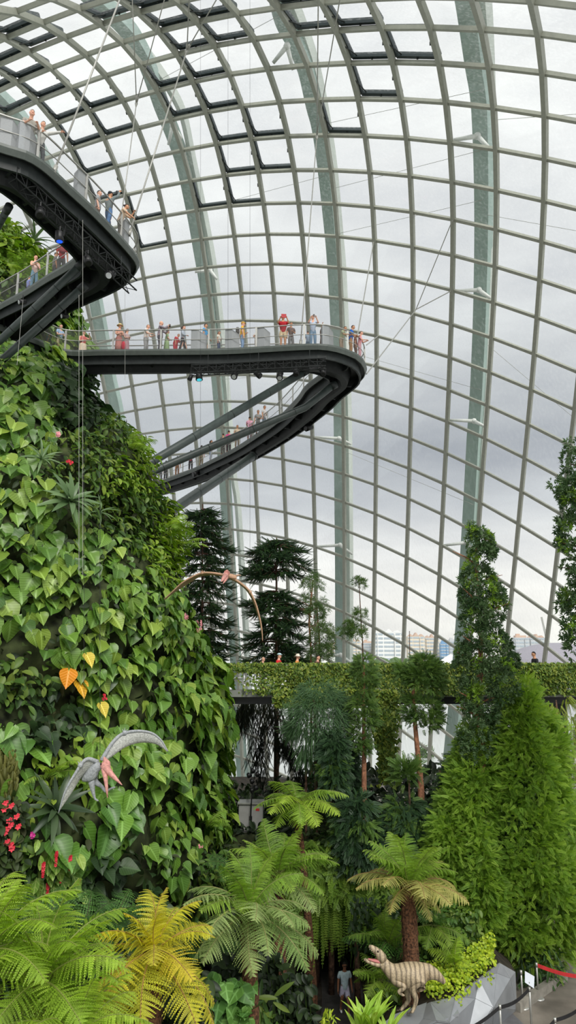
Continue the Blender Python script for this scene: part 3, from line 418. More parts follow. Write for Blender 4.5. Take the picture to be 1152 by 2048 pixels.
# distant towers
bm_cols = {'cream': plain('tower_cream', S(226, 214, 196), .8, noise=.04), 'whiteb': plain('tower_white', S(232, 232, 230), .8, noise=.03), 'pinkroof': plain('tower_roof', S(206, 178, 160), .8, noise=.06),
           'win': plain('tower_window', S(172, 182, 190), .3, noise=.1), 'blue': plain('tower_blue_glass', S(120, 160, 196), .3, noise=.08), 'grey': plain('tower_grey', S(196, 198, 200), .8, noise=.05)}
def tower(px0, px1, ytop, ybot, Y, body, roof, label, roofkind):
    a = at(px0, ybot, Y); b = at(px1, ytop, Y); w_, h = b[0]-a[0], b[2]-(-1); cx = (a[0]+b[0])/2; D_ = w_*.6
    e = empty('apartment_tower', (cx, Y+D_/2, -1), label, 'building', 'apartment towers beyond the glass')
    mb = MB(); hb = h*.9; mb.box((cx, Y+D_/2, -1+hb/2), (w_*.96, D_, hb))
    for k in (-1, 1): mb.box((cx+k*w_*.3, Y-w_*.03, -1+hb*.48), (w_*.22, w_*.1, hb*.96))
    mb.build('wall', bm_cols[body], e)
    nf = 9
    for f in range(nf):
        z = -1+hb*(f+.6)/nf
        for x_, w2, yy in ((cx-w_*.43, .08, Y-.15), (cx, .34, Y-.15), (cx+w_*.43, .08, Y-.15), (cx-w_*.3, .16, Y-w_*.08-.2), (cx+w_*.3, .16, Y-w_*.08-.2)):
            MB().box((x_, yy, z), (w_*w2, .4, hb/nf*.45)).build('window', bm_cols['win'], e)
    mb = MB()
    if roofkind == 'gable':
        for k in (-.3, 0, .3):
            x0, x1 = cx+k*w_-w_*.14, cx+k*w_+w_*.14; z0, z1 = -1+hb, -1+h*(1.0 if k == 0 else .96)
            mb.add([(x0, Y-.2, z0), (x1, Y-.2, z0), ((x0+x1)/2, Y-.2, z1), (x0, Y+D_, z0), (x1, Y+D_, z0), ((x0+x1)/2, Y+D_, z1)], [(0, 1, 2), (5, 4, 3), (0, 3, 4, 1), (1, 4, 5, 2), (2, 5, 3, 0)])
    else:
        mb.box((cx, Y+D_/2, -1+hb+h*.03), (w_*.7, D_*.7, h*.06)); mb.box((cx-w_*.15, Y+D_/2, -1+hb+h*.07), (w_*.25, D_*.3, h*.08))
    mb.build('roof', bm_cols[roof], e)
for t in [(655,690,1283,1318,820,'cream','pinkroof','cream apartment block low behind the bushy reddish tree','gable'),(692,722,1276,1318,830,'cream','pinkroof','cream gabled apartment block behind the thin layered sapling','gable'),
          (724,748,1280,1318,835,'grey','pinkroof','narrow grey apartment block right of the thin layered sapling','flat'),(750,806,1257,1318,800,'whiteb','whiteb','white apartment tower with peaked top above the parapet hedge','gable'),
          (816,850,1265,1318,790,'cream','pinkroof','cream tower with pinkish roof left of the wider cream one','gable'),(851,879,1268,1318,795,'cream','pinkroof','cream tower with pinkish gables beside the blue glass block','gable'),
          (881,897,1281,1318,780,'blue','blue','blue glass office block between cream towers and grey block','flat'),(898,917,1276,1318,800,'grey','grey','pale grey block just left of the tall dark tree','flat'),
          (1030,1058,1268,1318,800,'grey','pinkroof','grey apartment tower right of the tall dark tree','flat'),(1060,1090,1268,1318,805,'grey','pinkroof','grey apartment tower nearest the construction crane','gable'),
          (1098,1120,1288,1318,900,'cream','pinkroof','small cream block at the right edge behind the dark dome roof','flat'),(426,452,1278,1318,900,'grey','grey','faint grey tower seen between the two dark conifers','flat')]: tower(*t)
mb = MB(); p0 = at(1100, 1310, 700); top = at(1083, 1234, 700); base = np.array([p0[0], 700, -1])
mb.bar(base, p0, 2.2, 2.2); mb.bar(p0, top, 1.4, 1.4); mb.bar(p0, at(1114, 1290, 700), 1.2, 1.2); mb.bar(at(1100, 1287, 700), top, .3, .3); mb.bar(p0, at(1100, 1287, 700), 1.2, 1.2)
tag(mb.build('tower_crane', M['steel']), 'thin construction crane with raised jib beyond the glass', 'crane')
# far conservatory roof and tents
mb = MB(); c0 = at(1112, 1318, 300); mb.ball((c0[0], 300, c0[2]-6), (24, 20, 12.5), 24)
tag(mb.build('conservatory_roof', plain('ribbed_roof', S(150, 146, 156), .6, noise=.1)), 'low purplish grey dome roof outside the glass at the right', 'roof', kind='structure')
for q, (px, lab) in enumerate(((655, 'white tent canopy outside behind the green arch'), (905, 'white tent canopy outside left of the tall dark tree'))):
    mb = MB(); a = at(px, 1322, 130); k = [(-9, -3, -4), (9, -3, -1.5), (9, 6, -1.5), (-9, 6, -4), (0, 1.5, 1.2)]
    V = np.array(k)+a; mb.add(np.vstack([V, V-[0, 0, .15]]), [(0, 1, 4), (1, 2, 4), (2, 3, 4), (3, 0, 4), (6, 5, 9), (7, 6, 9), (8, 7, 9), (5, 8, 9)])
    for x_, y_, z_ in k[:4]: mb.tube([a+np.array([x_, y_, z_]), np.array([a[0]+x_, a[1]+y_, -1.5])], .12, 6)
    tag(mb.build('tent_canopy', M['white']), lab, 'tent', 'white tents outside')
# ------------------------------------------------------------------ the planted mountain
def m_axis(z):
    zs = [0, 6.5, 12, 19, 22, 25, 30, 37]; return np.array([np.interp(z, zs, [-14, -14, -14, -14, -14.6, -16, -19, -20.5]), np.interp(z, zs, [32, 32, 32, 32, 33, 35, 39.5, 41])])
def m_rad(z): return np.interp(z, [0, 6.5, 9, 12, 15, 19, 22, 24.5, 27, 30, 33, 36, 39], [11.0, 11.25, 11.1, 10.0, 9.1, 7.9, 6.9, 6.0, 5.6, 6.6, 6.4, 5.4, 1.0])
def lump(th, z): return .35*math.sin(3*th+z*.7)+.25*math.sin(5*th-z*1.1+1)+.2*math.sin(9*th+z*2.3)+.12*math.sin(17*th-z*3.1)
def m_pt(th, z, off=0.0):
    r = m_rad(z)+lump(th, z)+off; a = m_axis(z); return np.array([a[0]+r*math.cos(th), a[1]+r*math.sin(th), z])
mb = MB(); nt_, nz_ = 96, 90; zs = np.linspace(GZ-.3, 38.7, nz_); V = [m_pt(t, z, -.35) for z in zs for t in np.linspace(0, 2*math.pi, nt_, endpoint=False)]
fs = [(a*nt_+b, a*nt_+(b+1) % nt_, (a+1)*nt_+(b+1) % nt_, (a+1)*nt_+b) for a in range(nz_-1) for b in range(nt_)]+[tuple(range((nz_-1)*nt_, nz_*nt_))]
mb.add(V, fs); tag(mb.build('wall_mountain', M['moss'], smooth=True), kind='structure')
# ------------------------------------------------------------------ walkways
def sections(L, n):
    A = np.array([(o[0], o[1], z, i[0], i[1]) for o, i, z in L], float); C = crom(A, 8); mid = (C[:, :2]+C[:, 3:])/2
    d = np.r_[0, np.cumsum(np.linalg.norm(np.diff(mid, axis=0), axis=1))]; s = np.linspace(0, d[-1], n)
    C = np.stack([np.interp(s, d, C[:, k]) for k in range(5)], -1)
    O = np.c_[C[:, 0], C[:, 1], C[:, 2]]; I = np.c_[C[:, 3], C[:, 4], C[:, 2]]; return O, I
def strip(rings, closed=True):
    m, k = rings.shape[:2]; fs = [(a*k+b, a*k+(b+1) % k, (a+1)*k+(b+1) % k, (a+1)*k+b) for a in range(m-1) for b in range(k if closed else k-1)]
    if closed: fs += [tuple(range(k))[::-1], tuple(range((m-1)*k, m*k))]
    return rings.reshape(-1, 3), fs
def railing(root, E, inward, panels=(), h=1.15, posts=2.5, net=True, name=''):
    P = resample(E, .35); Z = np.array([0, 0, 1.])
    mb = MB(); mb.tube(P+Z*h, .035, 8); mb.build('handrail', M['steel'], root, smooth=True)
    mb = MB(); mb.tube(P+Z*(h*.52), .02, 6); mb.build('mid_rail', M['steel'], root, smooth=True)
    Q = resample(E, posts)
    for q in Q:
        mb = MB(); mb.bar(q-Z*.1, q+Z*h, .06, .09, (1, 0, 0)); mb.build('railing_post', M['steel'], root)
    if net:
        d = np.r_[0, np.cumsum(np.linalg.norm(np.diff(P, axis=0), axis=1))]
        V = np.concatenate([np.stack([p+Z*.06, p+Z*(h-.03)]) for p in P]); U = np.concatenate([[(s, 0), (s, 1.1)] for s in d])
        mb = MB(); mb.add(V, [(2*k, 2*k+2, 2*k+3, 2*k+1) for k in range(len(P)-1)], uv=U); mb.build('wire_net', M['net'], root)
    return P
def edge_at(E, px, lo=None):                     # where an edge crosses a picture column (last crossing after lo)
    X = proj(E)[:, 0]; hits = [k for k in range(len(E)-1) if (X[k]-px)*(X[k+1]-px) <= 0 and X[k] != X[k+1]]
    k = hits[0 if lo is None else lo]; t = (px-X[k])/(X[k+1]-X[k]); return E[k]*(1-t)+E[k+1]*t, nrm(E[k+1]-E[k])
def walkway(name, L, label, n=90):
    O, I = sections(L, n); root = empty(name, (O[0]+I[0])/2, label, 'walkway'); Z = np.array([0, 0, 1.])
    W = I-O; wn = nrm(W)
    R_ = np.stack([O+wn*.1, I-wn*.1, I-wn*.1-Z*.16, O+wn*.1-Z*.16], 1); mb = MB(); mb.add(*strip(R_)); mb.build('deck', M['darker'], root)
    for E, sgn in ((O, 1), (I, -1)):
        A = E; R_ = np.stack([A+Z*.05, A+wn*sgn*.14+Z*.05, A+wn*sgn*.14-Z*.24, A+wn*sgn*.1-Z*.24, A-Z*.05], 1); mb = MB(); mb.add(*strip(R_)); mb.build('edge_channel', M['fascia'], root)
        R_ = np.stack([A+wn*sgn*.35-Z*.15, A+wn*sgn*.45-Z*.15, A+wn*sgn*.45-Z*.62, A+wn*sgn*.35-Z*.62], 1); mb = MB(); mb.add(*strip(R_)); mb.build('edge_girder', M['dark'], root)
    c0 = O+W*.34; c1 = O+W*.66; R_ = np.stack([c0-Z*.15, c1-Z*.15, c1-wn*.25-Z*.85, c0+wn*.25-Z*.85], 1); mb = MB(); mb.add(*strip(R_)); mb.build('box_girder', M['darker'], root)
    for k in range(3, n-1, 5):
        mb = MB(); a, b = O[k]+wn[k]*.42, I[k]-wn[k]*.42; q = (a+b)/2; t = nrm(O[k+1]-O[k-1])*.05
        V = []
        for s in (-1, 1): V += [a-Z*.16+t*s, b-Z*.16+t*s, b-Z*.3+t*s, q+wn[k]*.6-Z*.6+t*s, q-wn[k]*.6-Z*.6+t*s, a-Z*.3+t*s]
        mb.add(V, [(0, 1, 2, 3, 4, 5), (11, 10, 9, 8, 7, 6)]+[(i, i+6, (i+1) % 6+6, (i+1) % 6) for i in range(6)]); mb.build('cross_rib', M['darker'], root)
    return root, O, I
UP = [((-15,18.2),(-14.6,21.2),28.6),((-12,19.5),(-12.2,21.8),28.55),((-9.43,20.9),(-10.6,22.5),28.5),((-8.43,21.58),(-10.1,23.2),28.5),((-7.65,23.25),(-9.75,24.2),28.45),((-7.09,24.6),(-9.4,25.2),28.4),((-6.5,26.6),(-9.05,26.3),28.4),((-6.25,27.8),(-8.9,26.9),28.35),((-6.6,28.7),(-8.85,27.2),28.3),((-7.44,29.5),(-8.95,27.5),28.25),((-8.94,30.5),(-9.6,28.05),28.2),((-10.2,31.5),(-10.5,28.8),28.2),((-12.47,33.7),(-11.9,30.0),28.15),((-15.3,36.2),(-13.6,31.3),28.1),((-17.8,38.4),(-16,33.4),28.1)]
MID = [((-14.6,31.2),(-15.3,33.8),27.6),((-12.6,33.75),(-13.1,36.4),27.6),((-11.54,35.13),(-11.7,37.2),27.6),((-9.5,35.15),(-9.5,37.25),27.6),((-7.1,35.1),(-7.1,37.2),27.6),((-3.2,35.0),(-3.2,37.1),27.6),((.6,34.5),(.6,37.0),27.6),((1.9,34.5),(1.6,37.4),27.6),((2.9,35),(1.95,37.9),27.6),((3.8,35.9),(1.95,38.0),27.6),((4.3,37.3),(1.9,38.25),27.6),((4.3,38.6),(1.75,38.6),27.6),((3.52,40.89),(1.00,40.28),27.6),((2.91,43.01),(0.52,42.29),27.6),((1.34,47.13),(-0.80,46.30),27.6),((-0.29,50.74),(-2.36,49.74),27.6),((-2.11,54.29),(-4.11,53.16),27.6),((-4.04,57.38),(-5.97,56.13),27.6),((-6.21,60.64),(-8.06,59.28),27.6),((-8.96,64.09),(-10.71,62.59),27.6),((-11.84,67.22),(-13.54,65.66),27.6),((-14.2,69.2),(-16.2,67.8),27.6)]
up_root, UO, UI = walkway('upper_walkway', UP, 'dark elevated walkway looping round at the upper left', 100)
mid_root, MO, MI = walkway('cantilever_walkway', MID, 'dark elevated walkway with a rounded tip crossing the middle of the dome', 140)
for root, O, I in ((up_root, UO, UI), (mid_root, MO, MI)):
    wn = nrm(I-O); railing(root, O+wn*.1, wn); railing(root, I-wn*.1, -wn, net=True)
def rail_panel(root, E, px, occ, wd=.95, lo=None, deep=.55, slope=1):
    p, t = edge_at(E, px, lo); inn = nrm(np.array([occ[0]-p[0], occ[1]-p[1], 0])); Z = np.array([0, 0, 1.]); t = t if t[0] > 0 else -t
    base = [p-t*.36+inn*.14, p+inn*.12, p+t*.36+inn*.34, p-t*.34+inn*.36]; hs = [1.13, 1.13, .92, 1.0]
    V = [b for b in base]+[b+Z*h for b, h in zip(base, hs)]
    mb = MB(); mb.add(V, [(0, 1, 5, 4), (1, 2, 6, 5), (2, 3, 7, 6), (3, 0, 4, 7), (4, 5, 6, 7), (3, 2, 1, 0)]); mb.build('rail_panel', M['panel'], root)
for px in (24, 62): rail_panel(up_root, UO[:60], px, (-11, 23))
rail_panel(up_root, UO[:60], 173, (-10, 25)); rail_panel(up_root, UO[:60], 262, (-9, 28))
for px in (392, 462, 528): rail_panel(mid_root, MO[:75], px, (-2, 40))
rail_panel(mid_root, MO[:75], 660, (0, 40), wd=1.1); 
# big tubular struts
def strut(pts, r, label):
    mb = MB(); P = np.array(pts); mb.tube(P, r, 16); d = nrm(P[-1]-P[0])
    e = empty('support_strut', P[0], label, 'strut', 'tubular struts under the walkways'); mb.build('tube', M['strutpaint'], e, smooth=True)
    mb = MB(); mb.tube([P[-1]-d*.1, P[-1]+d*.25], r*1.1, 16); mb.build('end_cap', M['dark'], e, smooth=True)
    PR = resample(P, n=11)
    for k in (2, 4, 6, 8):
        c = PR[k]; d = nrm(PR[k+1]-PR[k-1]); mb = MB(); mb.tube([c-d*.02, c+d*.02], r*1.015, 16); mb.build('collar', M['dark'], e, smooth=True)
strut([at(-70, 729, 28.2), at(0, 681, 27.8), at(158, 533, 26.9)], .155, 'upper of two dark tubes rising to the underside of the upper loop')
strut([at(-40, 757, 28.9), at(0, 724, 28.5), at(163, 577, 27.6)], .16, 'lower of two dark tubes rising to the underside of the upper loop')
strut([at(-16, 474, 24.6), at(14, 420, 23.3)], .13, 'short dark tube at the left edge under the upper walkway')
strut([at(225, 973, 32.5), at(262, 948, 33), at(606, 745, 36.2)], .205, 'upper of two long dark tubes reaching to the walkway tip')
strut([at(240, 978, 34), at(300, 945, 35), at(610, 815, 37.4), at(664, 772, 37.4)], .20, 'lower of two long dark tubes reaching to the walkway tip')
strut([at(300, 1050, 37), at(330, 1030, 39), at(505, 913, 51)], .30, 'grey tube below the far arm of the cantilever walkway')
# hangers
def cable(px0, py0, y0, px1, py1, y1, label, r=.03, fork=None):
    a, b = at(px0, py0, y0), (dome_hit(px1, py1, -.4) if py1 < 0 else at(px1, py1, y1)); e = empty('suspension_cable', a, label, 'cable', 'hanger cables of the walkways')
    mb = MB(); mb.tube([a, b], r, 6); mb.build('cable', M['cable'], e, smooth=True)
    d = nrm(b-a); mb = MB(); mb.tube([a, a+d*.35], r*2.2, 8); mb.build('socket', M['cable'], e, smooth=True)
    for t in (fork or []):
        c = a+(b-a)*t; mb = MB(); mb.tube([c-d*.35, c, c+d*.25], [r, r*3.2, r], 8); mb.build('turnbuckle', M['cable'], e, smooth=True)
cable(107, 346, 22.3, 262, -60, 27, 'left hanger cable rising from the upper walkway railing', .035)
cable(258, 470, 26.9, 374, 100, 33, 'hanger cable rising from the upper walkway tip to a forked joint', .035, [.995])
cable(374, 100, 33, 450, -30, 36, 'right branch of the forked hanger above the upper walkway', .03)
cable(374, 100, 33, 380, -40, 36, 'left branch of the forked hanger above the upper walkway', .03)
cable(243, 430, 29.3, 273, 205, 33, 'second hanger cable behind the forked one, near the upper tip', .025, [.99])
cable(273, 205, 33, 263, -40, 37, 'left branch of the second forked hanger near the top', .025)
cable(273, 205, 33, 345, -60, 37, 'right branch of the second forked hanger near the top', .025)
cable(601, 690, 34.6, 634, 268, 42, 'hanger cable rising from the near rail of the cantilever walkway', .035, [.98])
cable(634, 268, 42, 637, -50, 47, 'left branch of the hanger over the cantilever walkway', .03)
cable(634, 268, 42, 688, -50, 47, 'right branch of the hanger over the cantilever walkway', .03)
for px0, py0, y0, tx, ty, lb in ((711, 694, 36.6, 747, 484, 'tie from the walkway tip to the glass, nearest to upright'), (733, 748, 38.4, 832, 619, 'lower tie running from the walkway tip to the forked node'), ):
    a = at(px0, py0, y0); b = dome_hit(tx, ty, -.5) if ty == 484 else at(tx, ty, 50); e = empty('stay_cable', a, lb, 'cable', 'stay cables at the walkway tip'); mb = MB(); mb.tube([a, b], .035, 6); mb.build('cable', M['cable'], e)
for (tx, ty, lb) in ((905, 440, 'upper fork of the stay cable anchored high on the mullion'), (902, 582, 'lower fork of the stay cable anchored on the mullion')):
    a = at(832, 619, 50); e = empty('stay_cable', a, lb, 'cable', 'stay cables at the walkway tip'); mb = MB(); mb.tube([a, dome_hit(tx, ty, -.4)], .035, 6); mb.build('cable', M['cable'], e)
a = at(733, 690, 37.5); e = empty('stay_cable', a, 'short thin tie right of the walkway tip ending at a mullion', 'cable', 'stay cables at the walkway tip'); mb = MB(); mb.tube([a, dome_hit(756, 672, -.4)], .03, 6); mb.build('cable', M['cable'], e)
for n_, (px, y0, y1, Y, lb) in enumerate(((158, 590, 1150, 22, 'left of two thin wires hanging down in front of the mountain'), (165.5, 440, 1150, 22.3, 'right of two thin wires hanging down in front of the mountain'), (250, 570, 760, 30, 'thin wire hanging from the truss at the upper tip'), (46, 600, 730, 24, 'slanting thin wire in front of the left struts'))):
    e = empty('hanging_wire', at(px, y1, Y), lb, 'wire', 'thin wires'); mb = MB(); mb.tube([at(px, y0, Y), at(px-(12 if n_ == 3 else 0), y1, Y)], .0065, 5); mb.build('wire', M['cable'], e)
# trusses and stage lights
def truss(a, b, w_, label, seg):
    e = empty('lighting_truss', (a+b)/2, label, 'truss', 'lighting trusses under the walkways'); d = nrm(b-a); s = nrm(np.cross(d, (0, 0, 1))); Z = np.array([0, 0, 1.])
    cs = [s*w_/2*q+Z*w_/2*r for q, r in ((-1, -1), (1, -1), (1, 1), (-1, 1))]
    for c in cs: MB().tube([a+c, b+c], .03, 6).build('chord', M['darker'], e)
    mb = MB()
    for k in range(seg):
        p, q = a+(b-a)*k/seg, a+(b-a)*(k+1)/seg
        for i in range(4):
            mb.tube([p+cs[i], p+cs[(i+1) % 4]], .014, 5); u, v = (i, (i+1) % 4) if k % 2 else ((i+1) % 4, i); mb.tube([p+cs[u], q+cs[v]], .014, 5)
    mb.build('lacing', M['darker'], e)
    for k in (.12, .5, .88):
        c = a+(b-a)*k+Z*w_/2; MB().tube([c, c+Z*.6], .014, 5).build('hanger', M['dark'], e)
truss(at(26, 350, 21.6), at(266, 574, 26.3), .42, 'diagonal dark lighting truss under the upper walkway', 14)
truss(at(384, 741, 34.0), at(652, 727, 33.4), .40, 'level dark lighting truss under the cantilever walkway', 16)
lampblue = plain('blue_lens', S(20, 60, 255), .3, emit=((.02, .12, 1, 1), .9)); lampcyan = plain('cyan_lens', S(90, 220, 240), .3, emit=((.1, .8, 1, 1), .5)); lampoff = plain('clear_lens', S(205, 208, 210), .15)
def spot(px, py, Y, aim, lens, label, s=1.0):
    s = s*.72
    c = at(px, py, Y); e = empty('stage_light', c, label, 'light', 'stage lights on the trusses'); d = nrm(np.array(aim)); Z = np.array([0, 0, 1.])
    mb = MB(); mb.tube([c-d*.22*s, c-d*.18*s, c+d*.02*s, c+d*.2*s], [.08*s, .13*s, .15*s, .17*s], 14); hs_ = mb.build('housing', M['black'], e, smooth=True)
    mb = MB(); mb.tube([c+d*.2*s, c+d*.215*s], .115*s, 14); mb.build('lens', lens, hs_)
    x = nrm(np.cross(d, (0, .3, 1))); mb = MB()
    mb.tube([c+x*.17*s, c+x*.17*s+Z*.26*s, c-x*.17*s+Z*.26*s, c-x*.17*s], .02*s, 5); mb.tube([c+Z*.26*s, c+Z*.42*s], .03*s, 6); mb.build('yoke', M['black'], e)
spot(80, 425, 22.2, (.2, -.5, -.9), M['black'], 'large dark stage light hanging from the truss at the upper left', 1.3)
spot(119, 473, 23.1, (.05, .05, -1), lampblue, 'stage light glowing blue on the diagonal truss', 1.3)
spot(175, 520, 24.1, (.3, -.3, -.8), M['black'], 'dark stage light on the diagonal truss near the strut top', 1.3)
spot(222, 549, 25.4, (-.2, -.7, -.6), lampoff, 'stage light with white lens at the lower end of the diagonal truss', 1.4)
spot(398, 752, 34.2, (.1, -.15, -.95), lampcyan, 'stage light glowing cyan on the level truss', 1.5)
spot(381, 755, 34.4, (-.3, -.2, -.9), M['black'], 'small dark stage light just left of the cyan one', 1.0)
spot(470, 750, 34.2, (-.2, -.6, -.7), lampoff, 'clear stage light below the level truss, next right of the cyan one', 1.4)
spot(515, 749, 34.2, (.6, -.3, -.5), M['black'], 'stage light tilted to the right near the middle of the level truss', 1.3)
spot(560, 751, 34.0, (-.1, -.5, -.9), lampoff, 'stage light beside the top of the long strut', 1.4)
spot(592, 744, 34.0, (0, -.4, -.9), M['black'], 'dark stage light tucked against the strut end', 1.3)
spot(645, 745, 34.0, (.1, -.6, -.7), M['black'], 'rightmost stage light at the end of the level truss', 1.3)
for px, py, Y, lb in ((45, 604, 29.4, 'cluster of small spotlights under the far side of the upper loop'), (130, 632, 30.0, 'pair of small spotlights above the lady in the red top'), (578, 838, 47, 'dark floodlight cluster under the far arm near its bend'), (618, 855, 45.5, 'single floodlight at the outer edge of the far arm'), (392, 948, 59, 'floodlight cluster under the far end of the walkway')):
    spot(px, py, Y, (-.7, -.5, -.3), lampoff if py < 640 else M['black'], lb, 1.1 if Y < 40 else 1.9)
mb = MB(); c = at(629, 737, 34.0); mb.box(c, (.5, .35, .22)); tag(mb.build('control_box', M['black']), 'small black control box hung in the level lighting truss', 'box')
# ------------------------------------------------------------------ bridge with the hedge
BY = 33.0; zt = at(600, 1331, BY)[2]; zb = at(600, 1386, BY)[2]
br = empty('footbridge', (6, BY+1.2, zb-.3), 'straight footbridge with a dark edge beam across the hall', 'bridge')
x0, x1 = -6.5, 17.5
MB().box(((x0+x1)/2, BY+1.25, zb-.05), (x1-x0, 2.5, .2)).build('deck', M['concrete'], br)
MB().box(((x0+x1)/2, BY+.05, zb-.02), (x1-x0, .14, .3)).build('edge_beam', plain('bridge_beam_grey', S(128, 130, 126), .5, noise=.05), br)
MB().box(((x0+x1)/2, BY+1.25, zb-.32), (x1-x0, 1.9, .34)).build('girder', M['black'], br)
for yy in (BY+.1, BY+2.4): MB().tube([(x0, yy, zt-.02), (x1, yy, zt-.02)], .04, 8).build('handrail', M['steel'], br, smooth=True); MB().tube([(x0, yy, zt-.6), (x1, yy, zt-.6)], .02, 6).build('mid_rail', M['steel'], br)
for x in np.arange(x0+.5, x1, 2.0):
    for yy in (BY+.1, BY+2.4): MB().box((x, yy, (zt+zb)/2), (.06, .06, zt-zb)).build('railing_post', M['steel'], br)
for x in (11.9, ): MB().box((x, BY+1.3, (zb+GZ)/2), (1.3, 1.0, zb-GZ)).build('pier', M['dark'], br)
# ------------------------------------------------------------------ leaf shapes (X side, Y face normal, Z towards the tip)
def t_heart(wave=.0):
    st = [(-.20, .16), (-.15, .36), (-.02, .50), (.15, .54), (.34, .48), (.54, .36), (.74, .21), (.90, .07), (1.0, .0)]
    V = []; U = []
    for k, (s, w) in enumerate(st):
        for f in (-1, -.5, 0, .5, 1):
            z = s if abs(f) > 0 else max(s, 0.0); z = s-.03 if k < 2 and abs(f) == .5 else z
            y = .10*abs(f)*w/.46*(1 if abs(f) < 1 else 1.3) - .22*max(0, z-.2)**2 + (.03*math.sin(k*2.1) if abs(f) == 1 else 0)
            V.append((f*w, y, z)); U.append((f*w/.92, z))
    Fc = [(k*5+j, k*5+j+1, (k+1)*5+j+1, (k+1)*5+j) for k in range(len(st)-1) for j in range(4)]
    return np.array(V), np.array(Fc), np.array(U)
def t_oval(w0=.25, n=6, curl=.15, fold=.12):
    V = []; U = []
    for k in range(n+1):
        s = k/n; w = w0*math.sin(math.pi*min(1, s*.92+.06))**.8 if 0 < s < 1 else (.02 if s == 0 else 0)
        for f in (-1, 0, 1): V.append((f*w, fold*abs(f)*w/.25 - curl*s*s, s)); U.append((f*w/(2*w0), s))
    Fc = [(k*3+j, k*3+j+1, (k+1)*3+j+1, (k+1)*3+j) for k in range(n) for j in (0, 1)]
    return np.array(V), np.array(Fc), np.array(U)
def t_spray(n, ln, w, spread, droop, seed, two=True):    # a tuft of narrow blades about +Z
    r = np.random.default_rng(seed); V = []; Fc = []
    for k in range(n):
        a = r.uniform(0, 2*math.pi); t = spread*math.sqrt(r.uniform(0.02, 1)); d = np.array([math.sin(t)*math.cos(a), math.sin(t)*math.sin(a), math.cos(t)])
        l = ln*r.uniform(.6, 1.1); b = d*r.uniform(0, .25)*l*.6; s = nrm(np.cross(d, (r.uniform(-1, 1), r.uniform(-1, 1), r.uniform(-1, 1))))*w*.5*r.uniform(.8, 1.2)
        m_ = b+d*l*.5; tip = b+d*l+np.array([0, 0, -droop*l]) if droop >= 0 else b+d*l; c = len(V)
        V += [b, m_+s, tip, m_-s]; Fc.append((c, c+1, c+2, c+3))
    return np.array(V), np.array(Fc), np.zeros((len(V), 2))
def t_feather(nb, ln, w, seed, ang=.75, droop=.25):       # flat feathery twig: pairs of leaflets on an axis, drooping tip
    r = np.random.default_rng(seed); V = []; Fc = []
    for k in range(nb):
        s = (k+.5)/nb; p = np.array([0, -droop*s*s, s]); l = ln*(1-.65*s)*r.uniform(.8, 1.15)
        for q in (-1, 1):
            d = nrm(np.array([q*math.sin(ang), -.3*s-.1*r.uniform(0, 1), math.cos(ang)])); sd = nrm(np.cross(d, (0, 1, .2)))*w*.5; c = len(V)
            V += [p, p+d*l*.5+sd, p+d*l, p+d*l*.5-sd]; Fc.append((c, c+1, c+2, c+3))
    c = len(V); V += [np.array([-.012, 0, 0]), np.array([.012, 0, 0]), np.array([0, -droop, 1.05])]; V.append(V[-1]+np.array([-.006, 0, 0])); Fc.append((c, c+1, c+2, c+3))
    return np.array(V), np.array(Fc), np.zeros((len(V), 2))
def t_rope(seed, n=22, ln=.16, w=.05):                    # araucaria twig: scale leaves all round an axis along +Z
    r = np.random.default_rng(seed); V = []; Fc = []
    for k in range(n):
        s = k/n; rr = 1-.45*s
        for q in range(4):
            a = q*math.pi/2+k*.8; o = np.array([math.cos(a), math.sin(a), 0]); p = np.array([0, 0, s]); d = nrm(o+np.array([0, 0, 1.0])); sd = np.array([-o[1], o[0], 0])*w*rr*.5; c = len(V)
            V += [p-sd, p+sd, p+d*ln*rr]; V.append(V[-1]+np.array([0, 0, .002])); Fc.append((c, c+1, c+2, c+3))
    return np.array(V), np.array(Fc), np.zeros((len(V), 2))
def t_ivy():
    V = [(0, 0, -.05), (.5, .12, .15), (.25, .05, .5), (0, -.06, 1), (-.25, .05, .5), (-.5, .12, .15), (0, -.03, .4)]
    return np.array(V), np.array([(0, 1, 2, 6), (6, 2, 3, 4), (0, 6, 4, 5)]), np.zeros((7, 2))
HEART = t_heart(); _h = HEART[0]*np.array([1.18, 1, .95]); _h[:, 1] += .10*_h[:, 0]**2*3; HEARTW = (_h, HEART[1], HEART[2]*np.array([1/1.18, 1])); OVAL = t_oval(); LANCE = t_oval(.11, 5, .2, .1); STRAP = t_oval(.07, 8, .55, .12); IVY = t_ivy()
def frames(Zd, Yd):                                       # leaf frames from tip direction and face normal
    Z = nrm(Zd); X = nrm(np.cross(Yd, Z)); Y = np.cross(Z, X); return np.stack([X, Y, Z], -1)
def rndunit(n): return nrm(rng.normal(size=(n, 3)))
